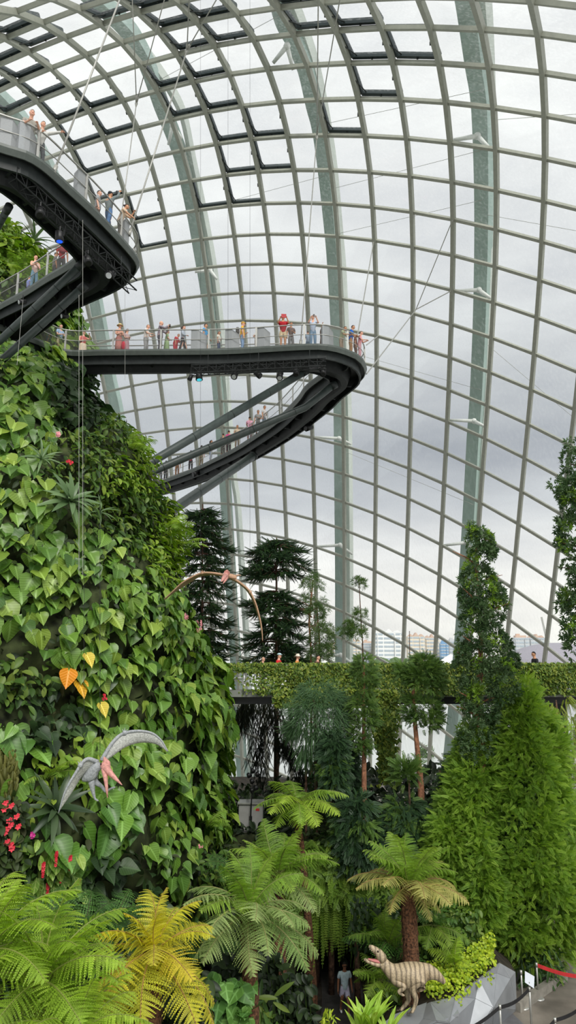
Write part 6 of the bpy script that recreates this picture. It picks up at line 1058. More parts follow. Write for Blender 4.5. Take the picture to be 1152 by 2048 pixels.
def person(lab, foot, yaw, H=1.68, skn='light', top=(200, 200, 200), bottom=(60, 70, 90), arms=('down', 'down'), legs='stand', hair=(50, 40, 34), hairstyle='short', sleeves='short', pants='long', dress=False, hat=None, lean=0.0, shoes=(60, 60, 62), look=0.0, group=None, item=None, bag=None, girth=1.0, mask=None):
    k = H; fx, fy, fz = foot; e = empty('person', (fx, fy, fz), lab, 'person', group, rz=R(yaw)); fwd = lambda x, f, z: np.array([x, -f, z])*k
    ln = math.sin(R(lean)); lc = math.cos(R(lean)); hz = .525
    def T(x, f, z): return fwd(x, f+(z-hz)*ln, hz+(z-hz)*lc)          # torso bends forward from the hip
    g = girth; nd, ed = [], []
    def add(p, r, par=None): nd.append((p, r*k)); (ed.append((par, len(nd)-1)) if par is not None else None); return len(nd)-1
    pel = add(T(0, 0, hz), .078*g); wst = add(T(0, .005, .62), .068*g, pel); ch = add(T(0, 0, .73), .080*g, wst); nk = add(T(0, .005, .825), .040, ch); hd = add(T(0, .015, .875), .036, nk); add(T(0, .015, .92), .04, hd)
    J = {}
    for s, a in ((-1, arms[0]), (1, arms[1])):
        sh = add(T(s*.105*g, 0, .80), .036, ch); u, f = ARMS[a]; u = nrm(np.array(u)); f = nrm(np.array(f)); P0 = T(s*.105*g, 0, .80); d1 = np.array([u[0]*s, -u[1], u[2]])*.172*k; d2 = np.array([f[0]*s, -f[1], f[2]])*.15*k
        el = add(P0+d1, .026, sh); wr = add(P0+d1+d2, .018, el); hn = add(P0+d1+d2*1.3, .020, wr); J[s] = (P0, P0+d1, P0+d1+d2, P0+d1+d2*1.3, nrm(d2))
    for s in (-1, 1):
        st = {'stand': 0, 'walk': .11*s, 'step': .06*s}[legs]; hp_ = add(fwd(s*.052*g, 0, .44), .052*g, pel); kn = add(fwd(s*.058, .02+st*.55+(.03 if legs == 'walk' else 0), .27), .036*g, hp_); ak = add(fwd(s*.062, st-.01+(-.02 if st < 0 else 0), .045 if st >= 0 else .07), .024, kn); to = add(fwd(s*.07, st+.075, .018), .018, ak); J['l%d' % s] = (fwd(s*.052*g, 0, .49), fwd(s*.058, .02+st*.55, .27), fwd(s*.062, st-.01, .045), fwd(s*.07, st+.075, .018))
    base = skin(nd, ed, 'body', [SKIN[skn]]); mb = MB(); V, fs = mb_from(base); mb.add(V, fs); bpy.data.meshes.remove(base)
    # head with face, ears; fingers
    hc = T(0, .022, .925)+np.array([0, 0, .012*k]); Rl = np.array(Matrix.Rotation(R(look), 3, 'Z')); hw = k*.048
    Mh = Rl
    mb.ball(hc, (hw*.98, hw*1.18, hw*1.38), 14, M=None)
    hp2 = lambda x, f, z: hc+Rl @ np.array([x*hw, -f*hw, z*hw])
    mb.ball(hp2(0, 1.22, -.12), (hw*.16, hw*.24, hw*.26), 6); mb.ball(hp2(0, .85, -.95), (hw*.42, hw*.4, hw*.3), 8)
    for s in (-1, 1): mb.ball(hp2(s*1.0, -.05, 0), (hw*.14, hw*.24, hw*.34), 6); mb.ball(hp2(s*.42, 1.08, .12), hw*.13, 6, mat=1)
    mb.ball(hp2(0, 1.10, -.55), (hw*.34, hw*.12, hw*.08), 6, mat=2)
    for s in (-1, 1):
        a = J[s]; d = a[4]; sd = nrm(np.cross(d, (0.3*s, .2, 1))); up = np.cross(sd, d)
        for q, (of, l) in enumerate(((-.018, .040), (-.006, .046), (.006, .044), (.017, .034))): b = a[3]+sd*of*k; mb.tube([b, b+d*l*k*.55-up*.004*k, b+d*l*k*.9-up*.018*k], [.0062*k, .0055*k, .004*k], 5)
        b = a[2]+d*.018*k+sd*.016*k; mb.tube([b, b+sd*.020*k+d*.016*k, b+sd*.022*k+d*.034*k], [.0072*k, .0062*k, .0045*k], 5)
    w0 = world_of(e)
    def part(nm, mbx, m): o = bpy.data.objects.new(nm, mbx.mesh(nm, m, True)); COL.objects.link(o); o.parent = e; return o
    part('body', mb, [SKIN[skn], EYE, LIP])
    def skpart(nm, n2, e2, m): 
        me = skin(n2, e2, nm, [m]); o = bpy.data.objects.new(nm, me); COL.objects.link(o); o.parent = e; return o
    # shirt
    n2, e2 = [], []
    def a2(p, r, par=None): n2.append((p, r*k)); (e2.append((par, len(n2)-1)) if par is not None else None); return len(n2)-1
    b0 = a2(T(0, 0, .455 if not dress else .56), .078*g); b0 = a2(T(0, 0, .52 if not dress else .58), .086*g, b0); b1 = a2(T(0, .005, .62), .084*g, b0); b2 = a2(T(0, 0, .73), .094*g, b1); b3 = a2(T(0, .003, .815), .050, b2)
    for s in (-1, 1):
        P0, P1, P2, P3, d = J[s]; q = a2(P0, .046, b2)
        if sleeves == 'long': q = a2(P1, .036, q); a2(P2, .027, q)
        elif sleeves == 'short': a2(P0+(P1-P0)*.75, .040, q)
    skpart('shirt', n2, e2, cloth(top))
    if dress or pants == 'skirt':
        z1 = .10 if dress else .22; mb = MB(); prof = [(.095*g, .56), (.105*g, .50), (.112*g, .40), (.118*g, .25), (.125*g, z1)]; mb.lathe([(r*k, z*k) for r, z in prof[::-1]], n=16, sy=.85); part('skirt', mb, cloth(bottom))
    else:
        n2, e2 = [], []; c = a2(T(0, .003, .66), .070*g); c = a2(T(0, 0, .525), .080*g, c)
        for s in (-1, 1):
            h_, k_, a_, t_ = J['l%d' % s]; q = a2(h_-np.array([0, 0, .05*k]), .060*g, c)
            if pants == 'long': q = a2(k_, .048*g, q); a2(a_+(k_-a_)*.08, .038*g, q)
            else: a2(k_+(h_-k_)*.12, .056*g, q)
        skpart('trousers' if pants == 'long' else 'shorts', n2, e2, cloth(bottom))
    mb = MB()
    for s in (-1, 1):
        a_, t_ = J['l%d' % s][2:]; mb.tube([a_+fwd(0, -.03, -.015), a_+fwd(0, .0, -.02), t_+fwd(0, -.02, .006), t_+fwd(0, .03, 0)], [.022*k, .028*k, .024*k, .014*k], 8)
    part('shoes', mb, cloth(shoes))
    if hairstyle != 'bald':
        mb = MB(); mb.ball((0, 0, 0), 1, 14); V = mb.V[0]; F_ = None; hv = V*np.array([hw*1.08, hw*1.28, hw*1.47])
        ok = lambda v: True
        hm = MB(); prof = []
        V2 = []
        for v in V: # pull the front-lower half of the cap up to make a hairline
            x, y, z = v; lim = .30+.4*max(0, -y) if hairstyle == 'short' else .15+.55*max(0, -y); lim = lim-.75*max(0, y); z2 = max(z, lim) if lim < .95 else z; f = 1 if z >= lim else .96; V2.append((x*f, y*f, z2))
        hm.V = [np.array(V2)*np.array([hw*1.035, hw*1.23, hw*1.46]) @ Rl.T+hc]; hm.L = mb.L; hm.T = mb.T; hm.M = mb.M; hm.A = mb.A; hm.U = mb.U; hm.n = mb.n
        if hairstyle == 'long': hm.tube([hp2(0, -.75, .5), hp2(0, -1.05, -.6), hp2(0, -1.15, -1.7), hp2(0, -1.0, -2.5)], [hw*.7, hw*.85, hw*.75, hw*.3], 10)
        if hairstyle == 'bun': hm.ball(hp2(0, -1.3, .6), hw*.5, 8)
        part('hair', hm, cloth(hair))
    if hat:
        mb = MB(); kind, colr = hat; Mr = Rl
        if kind == 'brim': mb.lathe([(hw*1.05, 0), (hw*2.1, -.25*hw), (hw*2.12, -.15*hw), (hw*1.15, .2*hw), (hw*1.05, 1.0*hw), (hw*.5, 1.25*hw), (.01, 1.28*hw)], hc+np.array([0, 0, hw*.45]), 16)
        else: mb.lathe([(hw*1.12, 0), (hw*1.15, .4*hw), (hw*.95, .95*hw), (hw*.4, 1.2*hw), (.01, 1.22*hw)], hc+np.array([0, 0, hw*.4]), 14, sy=1.15); mb.ball(hp2(0, 1.5, .55), (hw*.8, hw*.7, hw*.1), 8)
        part('hat', mb, cloth(colr))
    if mask == 'glasses':
        mb = MB()
        for s in (-1, 1): mb.ball(hp2(s*.42, 1.16, .12), (hw*.32, hw*.1, hw*.22), 8)
        mb.tube([hp2(-.9, .9, .18), hp2(-.4, 1.2, .18), hp2(.4, 1.2, .18), hp2(.9, .9, .18)], hw*.05, 4); part('glasses', mb, cloth((30, 30, 32)))
    Wm = world_of(e)
    def wpt(p): return np.array(Wm @ Vector(p))
    if item:
        s = 1; c = J[1][3]; c2 = J[-1][3]
        if arms[0] == arms[1]: c = (c+c2)/2
        c = c+fwd(0, .02, .02); mb = MB(); mb.box(wpt(c), {'phone': (.08, .012, .15), 'camera': (.15, .09, .10), 'book': (.26, .03, .20)}[item[0]], rz=R(yaw)); nm = {'phone': 'mobile_phone', 'camera': 'camera', 'book': 'folder'}[item[0]]
        tag(mb.build(nm, cloth(item[1], .4)), item[2], {'phone': 'phone', 'camera': 'camera', 'book': 'folder'}[item[0]])
    if bag:
        mb = MB(); c = T(0, -.13*g, .70); mb.ball((0, 0, 0), 1, 12); V = mb.V[0]; mb.V[0] = np.array([wpt(np.sign(v)*np.abs(v)**.6*np.array([.085, .06, .115])*k+c) for v in V])
        tag(mb.build('backpack', cloth(bag[0]), smooth=True), bag[1], 'bag')
    return e
def deckspot(E, px, d, lo=None):
    p, t = edge_at(E, px, lo); r = ray(px, 700); h = nrm(np.array([r[0], r[1], 0])); q = p+h*d; return q
ZT = .06
def on(E, px, d, lo=None): q = deckspot(E, px, d, lo); return (q[0], q[1], q[2]+.01)
U = UO[:62]; UF = UI[52:][::-1]; MN = MO[:78]; MF = MI[78:]
# upper loop, near arm
person('elderly man in a grey shirt and khaki shorts leaning on the upper railing', on(U, 54, .45), 35, 1.80, 'light', (150, 146, 136), (150, 138, 116), ('rail', 'rail'), hair=(196, 192, 186), pants='short', lean=16, shoes=(180, 150, 130), girth=1.15, group=None)
person('elderly woman in a light grey blouse with arm over the upper railing', on(U, 78, .45), 40, 1.68, 'light', (206, 206, 200), (74, 78, 82), ('rail', 'out'), hair=(150, 126, 100), sleeves='long', lean=8)
person('person half hidden behind the grey rail panel beside the phone taker', on(U, 194, 1.2), 100, 1.66, 'light', (150, 152, 154), (110, 92, 80), ('down', 'down'))
person('person in grey shirt and blue jeans raising a phone overhead on the upper walkway', on(U, 216, .6), 150, 1.72, 'tan', (112, 122, 122), (72, 112, 158), ('high', 'high'), sleeves='long', hair=(40, 42, 46), hat=('cap', (52, 56, 60)), legs='walk', item=('phone', (30, 30, 32), 'black phone raised high above the upper walkway railing'))
person('person in beige top leaning with a camera at the tip of the upper walkway', on(U, 238, .45), 95, 1.66, 'tan', (206, 182, 156), (86, 84, 76), ('lean', 'phone'), hair=(60, 48, 44), lean=18, hairstyle='bun')
# upper loop, far arm
person('woman in pink sleeveless top and jeans on the far arm of the upper loop', on(UF, 67, .5), 40, 1.66, 'light', (226, 196, 186), (104, 138, 158), ('rail', 'hold'), hair=(150, 100, 62), sleeves='none')
person('person in lilac blue shirt low behind the far railing of the upper loop', on(UF, 56, 1.0), 140, 1.10, 'light', (140, 150, 206), (100, 100, 120), ('down', 'down'), hair=(80, 60, 46))
person('person in bright red shirt on the far arm of the upper loop', on(UF, 122, .8), 200, 1.70, 'tan', (196, 44, 54), (70, 70, 70), ('down', 'hold'), hair=(50, 36, 30), bag=((150, 60, 66), 'dark red bag on the back of the person in bright red'))
person('person in dark grey half hidden left of the person in bright red', on(UF, 108, 1.0), 120, 1.45, 'tan', (110, 108, 104), (70, 70, 70), ('down', 'down'), hair=(50, 40, 36))
# middle walkway, near arm
person('man in pale blue shirt and khaki shorts at the left bend of the cantilever walkway', on(MN, 118, .9), 60, 1.72, 'light', (150, 176, 206), (176, 164, 130), ('hold', 'rail'), hair=(90, 70, 56), pants='short')
person('person behind railing at the far left end of the cantilever walkway', on(MN, 96, 1.6), 300, 1.6, 'light', (120, 150, 170), (150, 120, 96), ('down', 'down'), hair=(60, 44, 36))
person('lady in a red top with sunglasses and beige skirt', on(MN, 165, 1.3), 45, 1.66, 'light', (196, 92, 88), (216, 196, 172), ('hold', 'phone'), hair=(206, 172, 120), pants='skirt', mask='glasses', sleeves='none', girth=1.15)
person('lady in a straw hat and long red patterned dress', on(MN, 237, .55), 40, 1.68, 'light', (206, 150, 130), (186, 120, 112), ('hold', 'hold'), hair=(120, 84, 56), dress=True, hat=('brim', (226, 200, 140)), sleeves='none')
person('woman in pinkish grey dress standing right beside the straw hat lady', on(MN, 252, .75), 60, 1.50, 'light', (186, 160, 160), (176, 140, 146), ('hold', 'hold'), hair=(90, 60, 44), hairstyle='long', dress=True)
mbx = MB(); mbx.ball(np.array(on(MN, 246.5, .45))+np.array([0, 0, .42]), (.12, .1, .26), 10); tag(mbx.build('handbag', cloth((196, 30, 60)), smooth=True), 'red handbag hanging beside the straw hat lady', 'bag')
person('woman in white tee and grey patterned trousers left of the tall photographer', on(MN, 291, .6), 80, 1.66, 'light', (230, 222, 214), (150, 150, 150), ('rail', 'rail'), hair=(156, 120, 86), lean=5, girth=1.1)
person('tall bald man in mauve shirt holding a camera up towards the right', on(MN, 319, .55), 95, 1.84, 'light', (140, 128, 136), (84, 78, 90), ('phone', 'phone'), hairstyle='bald', sleeves='long', girth=1.1, item=('camera', (60, 56, 54), 'camera held up by the tall bald man'))
person('woman with curly auburn hair in a green patterned dress', on(MN, 333, .9), 110, 1.50, 'light', (150, 178, 130), (140, 168, 120), ('hold', 'hold'), hair=(150, 96, 60), hairstyle='long', dress=True)
person('child in a bright red jacket crouched low behind the railing', on(MN, 350, .7), 70, 1.18, 'tan', (206, 62, 74), (196, 56, 70), ('down', 'hold'), hair=(110, 60, 50), lean=20, girth=1.4)
person('woman with long dark hair in a pale blue shirt walking right', on(MN, 365, .6), 85, 1.60, 'light', (178, 188, 200), (44, 40, 46), ('hold', 'down'), hair=(70, 50, 44), hairstyle='long', sleeves='long', legs='walk')
person('man in bright blue shirt and olive shorts between two grey rail panels', on(MN, 409, .6), 80, 1.70, 'tan', (40, 148, 206), (120, 124, 100), ('down', 'swing'), hair=(34, 30, 30), pants='short', legs='step')
person('child in a cream shirt right of the man in bright blue', on(MN, 437, .6), 70, 1.25, 'tan', (226, 220, 206), (70, 82, 110), ('down', 'hold'), hair=(120, 70, 54), hairstyle='long')
person('woman in a yellow shirt and light jeans facing right', on(MN, 484, .55), 95, 1.70, 'light', (240, 180, 30), (130, 160, 196), ('down', 'hold'), hair=(190, 140, 70), hat=('cap', (206, 160, 70)), bag=((70, 66, 62), 'dark backpack of the woman in the yellow shirt'), girth=1.1)
person('person in a pale shirt partly behind the third grey rail panel', on(MN, 513, .8), 60, 1.32, 'tan', (206, 196, 188), (150, 130, 112), ('hip', 'down'), hair=(70, 50, 42))
person('man in a red polo and beige shorts reading a red folder', on(MN, 566, .35), 5, 1.80, 'tan', (186, 30, 44), (206, 186, 150), ('phone', 'phone'), hair=(50, 40, 36), pants='short', look=-15, mask='glasses', girth=1.15, item=('book', (180, 34, 44), 'red folder held up by the man in the red polo'))
person('man in a brown shirt and grey trousers right behind the man in red', on(MN, 582, .8), 20, 1.62, 'tan', (104, 84, 78), (116, 116, 116), ('down', 'hold'), hair=(70, 54, 46))
person('woman in pale blue shirt and jeans taking a photo with both hands', on(MN, 626, .4), 5, 1.76, 'light', (186, 200, 220), (112, 142, 168), ('phone', 'phone'), hair=(64, 44, 38), item=('phone', (70, 54, 48), 'brown phone held by the woman in pale blue shirt'))
person('child in blue jeans just left of the woman taking a photo', on(MN, 616, 1.2), 190, 1.3, 'light', (150, 170, 190), (110, 138, 160), ('down', 'down'), hair=(80, 60, 50))
person('person in a brown top bending left of the tall tip rail panel', on(MN, 644, .9), 30, 1.32, 'tan', (116, 92, 72), (100, 84, 70), ('high', 'rail'), hair=(60, 44, 38), lean=14)
person('person in pale olive shirt bending right of the tip rail panel', on(MN, 682, .7), 60, 1.50, 'tan', (168, 176, 140), (150, 130, 110), ('rail', 'rail'), hair=(50, 44, 40), lean=22)
person('man in a vivid blue shirt and tan trousers at the walkway tip', on(MN, 701, .55), 75, 1.70, 'tan', (20, 96, 190), (160, 120, 80), ('hold', 'rail'), hair=(36, 30, 28), lean=10)
person('woman in a pink top at the outer rail of the walkway tip', on(MN, 719, .45), 70, 1.60, 'light', (226, 160, 170), (196, 150, 156), ('rail', 'rail'), hair=(70, 50, 46), lean=8, girth=.9)
person('person in brown between the vivid blue shirt and the pink top', on(MN, 711, .9), 80, 1.50, 'tan', (120, 70, 62), (110, 84, 76), ('down', 'down'), hair=(50, 40, 36))
# middle walkway, far arm (seen above its inner edge)
FARP = [(621, 'person in dull pink glimpsed behind the top of the far arm railing', (166, 110, 116), (100, 80, 84), 200, 'short', 'long'), (606, 'person in black on the far arm close under the rounded tip', (44, 44, 46), (50, 50, 52), 200, 'short', 'long'),
 (571, 'woman in pale peach shirt with a shoulder strap on the far arm', (222, 190, 176), (130, 122, 114), 30, 'short', 'long'), (580, 'person in dark grey just right of the peach shirt on the far arm', (84, 84, 84), (60, 60, 60), 100, 'short', 'long'),
 (538, 'person in charcoal between the two long tubes', (70, 70, 72), (66, 66, 70), 150, 'long', 'long'), (528, 'person in white shirt between the two long tubes', (214, 208, 204), (120, 130, 140), 60, 'short', 'long'), (516, 'tall person with brown hair left of the white shirt on the far arm', (150, 150, 148), (130, 130, 126), 0, 'long', 'long'),
 (499, 'person in light pink shirt on the far arm', (232, 170, 190), (140, 120, 120), 180, 'short', 'long'), (474, 'man in beige shirt with dark hair above the lower long tube', (206, 186, 160), (150, 136, 116), 20, 'short', 'long'), (457, 'person in hot pink top and dark trousers on the far arm', (232, 84, 150), (66, 54, 60), 170, 'short', 'long'),
 (446, 'person in dark patterned clothes left of the hot pink top', (110, 102, 96), (96, 92, 88), 200, 'short', 'long'), (421, 'person in blue and rose clothes on the far arm', (176, 140, 150), (112, 132, 168), 90, 'long', 'long'), (402, 'person in khaki vest on the far arm', (176, 158, 122), (140, 126, 100), 150, 'short', 'long'),
 (381, 'person in a red shirt with white stripes and black trousers on the far arm', (196, 52, 66), (54, 48, 52), 180, 'short', 'long'), (354, 'person in an orange brown top with black hair on the far arm', (190, 128, 80), (140, 100, 70), 180, 'short', 'long'), (331, 'person in black coat on the far arm nearest the orange top', (50, 50, 54), (48, 48, 50), 160, 'short', 'long'),
 (309, 'person in grey with a bag on the far arm', (150, 140, 138), (90, 90, 94), 60, 'short', 'long'), (320, 'person in grey trousers between black coat and grey bag carrier', (140, 146, 150), (110, 112, 116), 200, 'short', 'long'), (295, 'woman in pale pink with long hair near the mountain end of the far arm', (216, 176, 164), (170, 120, 110), 40, 'long', 'long'), (284, 'person in rust clothes at the mountain end of the far arm', (176, 110, 96), (150, 104, 92), 20, 'short', 'long')]
for px, lab, t_, b_, yaw, hs, pn in FARP:
    try: person(lab, on(MF, px, .40), yaw, 1.82, 'tan', t_, b_, ('hold', 'rail') if px % 2 else ('down', 'hold'), hair=(46, 36, 32), hairstyle=hs)
    except IndexError: pass
# bridge
zd = zb+.06
for px, dd, lab, t_, hr, ht, yaw, hh in ((557, .8, 'person in red shirt and pale cap behind the hedge', (206, 40, 44), (60, 50, 46), ('cap', (176, 200, 206)), 70, 1.66), (594, .8, 'person in orange shirt and cream bucket hat behind the hedge', (206, 140, 70), (60, 50, 46), ('brim', (226, 214, 196)), 80, 1.62), (525, 1.2, 'person with pale hair low behind the hedge at the left', (200, 180, 170), (180, 150, 130), None, 60, 1.5), (635, 1.2, 'dark haired person behind the hedge at the wispy tree', (90, 60, 50), (40, 30, 28), None, 60, 1.58), (845, .9, 'dark haired person whose head top shows over the hedge bushes', (60, 60, 60), (26, 22, 22), None, 120, 1.60), (1071, .7, 'young man in black shirt walking left behind the hedge', (30, 32, 34), (24, 20, 20), None, -80, 1.74)):
    q = at(px, 1340, BY+dd); person(lab, (q[0], q[1], zd), yaw, hh, 'light' if px != 1071 else 'tan', t_, (70, 70, 80), ('down', 'down'), hair=hr, hat=ht)
# the walking man
q = atz(690, 2027, GZL+.03); person('man in a pale blue tee and lilac shorts walking out of the cave', (q[0], q[1], GZL+.03), 8, 1.62, 'brown', (186, 206, 214), (196, 192, 216), ('down', 'down'), hair=(30, 26, 26), pants='short', legs='walk', shoes=(236, 236, 238), girth=1.05, mask='glasses')
q = at(812, 1672, 29.8); person('person in pink half hidden in the shade under the dark conifers', (q[0], q[1], GZ), 20, 1.6, 'light', (214, 140, 140), (120, 90, 90), ('hold', 'hold'), hair=(60, 50, 46))
# ------------------------------------------------------------------ velociraptor model
def px3(Y): return lambda x, y, dy=0.0: at(x, y, Y+dy)
dm, nt, out = nodes('reptile_skin'); b = N(nt, 'ShaderNodeBsdfPrincipled', Roughness=.6); tcn = nt.nodes.new('ShaderNodeTexCoord')
wv = N(nt, 'ShaderNodeTexWave', Scale=2.3, Distortion=2.5, Detail=2.0); wv.wave_type = 'BANDS'; wv.bands_direction = 'X'; nz = N(nt, 'ShaderNodeTexNoise', Scale=26.0, Detail=5.0)
nt.links.new(tcn.outputs['Object'], wv.inputs['Vector']); nt.links.new(tcn.outputs['Object'], nz.inputs['Vector'])
c1 = ramp(nt, wv.outputs['Fac'], [(.0, S(116, 104, 86)), (.16, S(150, 134, 108)), (.4, S(170, 152, 124)), (1, S(186, 168, 138))]); c2 = ramp(nt, nz.outputs['Fac'], [(.35, (.72, .72, .72, 1)), (.65, (1.1, 1.1, 1.1, 1))])
mx = N(nt, 'ShaderNodeMix', _data_type='RGBA', _blend_type='MULTIPLY'); mx.inputs[0].default_value = 1; nt.links.new(c1, mx.inputs[6]); nt.links.new(c2, mx.inputs[7]); nt.links.new(mx.outputs[2], b.inputs['Base Color'])
bp = N(nt, 'ShaderNodeBump', Strength=.5, Distance=.02); nt.links.new(nz.outputs['Fac'], bp.inputs['Height']); nt.links.new(bp.outputs[0], b.inputs['Normal']); nt.links.new(b.outputs[0], out.inputs[0])
MOUTH = plain('mouth_pink', S(196, 120, 118), .45, noise=.1); TEETH = plain('tooth', S(230, 222, 200), .4); CLAW = plain('claw', S(70, 60, 50), .4)
DY = 22.6; D = px3(DY); dn, de = [], []
sc_ = DY/1450*1.06
def dadd(x, y, r, par=None, dy=0.0): dn.append((D(x, y, dy), r*sc_ if not isinstance(r, tuple) else tuple(v*sc_ for v in r))); (de.append((par, len(dn)-1)) if par is not None else None); return len(dn)-1
hip = dadd(840, 1944, 20); bk = dadd(818, 1946, 22, hip); chs = dadd(797, 1952, 18, bk); n1 = dadd(781, 1943, 12.5, chs); n2 = dadd(770, 1930, 10.5, n1); n3 = dadd(763, 1921, 9.5, n2)
t1 = dadd(857, 1941, 13.5, hip); t2 = dadd(871, 1948, 9.5, t1); t3 = dadd(882, 1957, 6.5, t2, .1); dadd(889, 1966, 3.5, t3, .15)
for s, (kx, ky, hx, hy, fx, fy, tx, ty) in ((-1, (822, 1976, 833, 1998, 828, 2020, 820, 2026)), (1, (812, 1980, 818, 2000, 806, 2016, 798, 2021))):
    a = dadd(838, 1962, 13, hip, s*.2); k_ = dadd(kx, ky, 7.2, a, s*.2); h_ = dadd(hx, hy, 4.2, k_, s*.2); f_ = dadd(fx, fy, 3.2, h_, s*.2)
    for q, off in enumerate((-.09, 0, .09)): t_ = dadd(tx-abs(q-1)*-2, ty, 1.9, f_, s*.2+off)
for s in (-1, 1):
    a = dadd(796, 1966, 7, chs, s*.22); el = dadd(812, 1974, 4.2, a, s*.3); w_ = dadd(796, 1984, 3.3, el, s*.28); dadd(803, 1989, 2.6, w_, s*.25)
    for off in (-.04, .04): dadd(809, 1991, 1.4, len(dn)-1 if off < 0 else len(dn)-2, s*.2+off)
dino = empty('dinosaur_statue', D(815, 2025), 'striped tan raptor dinosaur statue roaring on the silver planter', 'statue')
me = skin(dn, de, 'body', [dm], sub=2); mb = MB(); V, fs = mb_from(me); mb.add(V, fs)
def jaw(mb, ctr, mat=0, n=10):        # ctr: list of (x, y, half width, half height) along the jaw, in picture-plane metres at the statue
    V = []; an = np.arange(n)*2*math.pi/n
    for k, (x, y, w_, h) in enumerate(ctr):
        p = D(x, y); q = D(*(ctr[min(k+1, len(ctr)-1)][:2])); o = D(*(ctr[max(k-1, 0)][:2])); t = nrm(q-o); u = nrm(np.cross(t, (0, 1, 0))); V.append(p+np.cos(an)[:, None]*np.array([0, 1, 0])*w_*sc_+np.sin(an)[:, None]*u*h*sc_)
    m = len(ctr); mb.add(np.concatenate(V), [(a*n+b_, a*n+(b_+1) % n, (a+1)*n+(b_+1) % n, (a+1)*n+b_) for a in range(m-1) for b_ in range(n)]+[tuple(range(n))[::-1], tuple(range((m-1)*n, m*n))], mat)
jaw(mb, [(766, 1923, 7, 8), (763, 1914, 8, 8.5), (757, 1906, 7.4, 7), (750, 1900, 6, 5.5), (743, 1895, 4.6, 4.2), (738, 1892, 2.6, 2.5)])
jaw(mb, [(766, 1926, 6.8, 6), (757, 1929, 6.5, 4.5), (747, 1927, 5.5, 3.4), (736, 1923, 4, 2.8), (728, 1919, 2, 1.8)])
for s in (-1, 1): p = D(756, 1903, s*.105); mb.ball(p, .028, 8, mat=1)
me2 = mb.mesh('body', [dm, EYE], True); bpy.data.meshes.remove(me); o = place('body', me2, dino); o.matrix_parent_inverse = world_of(dino).inverted()
mb = MB(); jaw(mb, [(762, 1922, 5.8, 5), (754, 1922, 5.2, 3), (744, 1920, 4, 1.8), (736, 1918, 2.6, 1.4)]); mth = mb.build('mouth', MOUTH, dino, smooth=True)
for s in (-1, 1):
    for k in range(6):
        t = k/5; a = D(740+t*16, 1898+t*13, s*.065); tm = MB(); tm.tube([a, a+np.array([-.006, 0, -.03])], [.008, .002], 5); tm.build('tooth', TEETH, mth)
        a = D(731+t*16, 1917.5+t*5, s*.055); tm = MB(); tm.tube([a, a+np.array([-.004, 0, .026])], [.007, .002], 5); tm.build('tooth', TEETH, mth)
for s, x, y in ((-1, 820, 2026), (1, 798, 2021)):
    for off in (-.09, 0, .09): a = D(x, y, s*.2+off); tm = MB(); tm.tube([a, a+np.array([-.06, -.01, .01]), a+np.array([-.1, -.01, -.03])], [.025, .018, .003], 6); tm.build('claw', CLAW, dino, smooth=True)
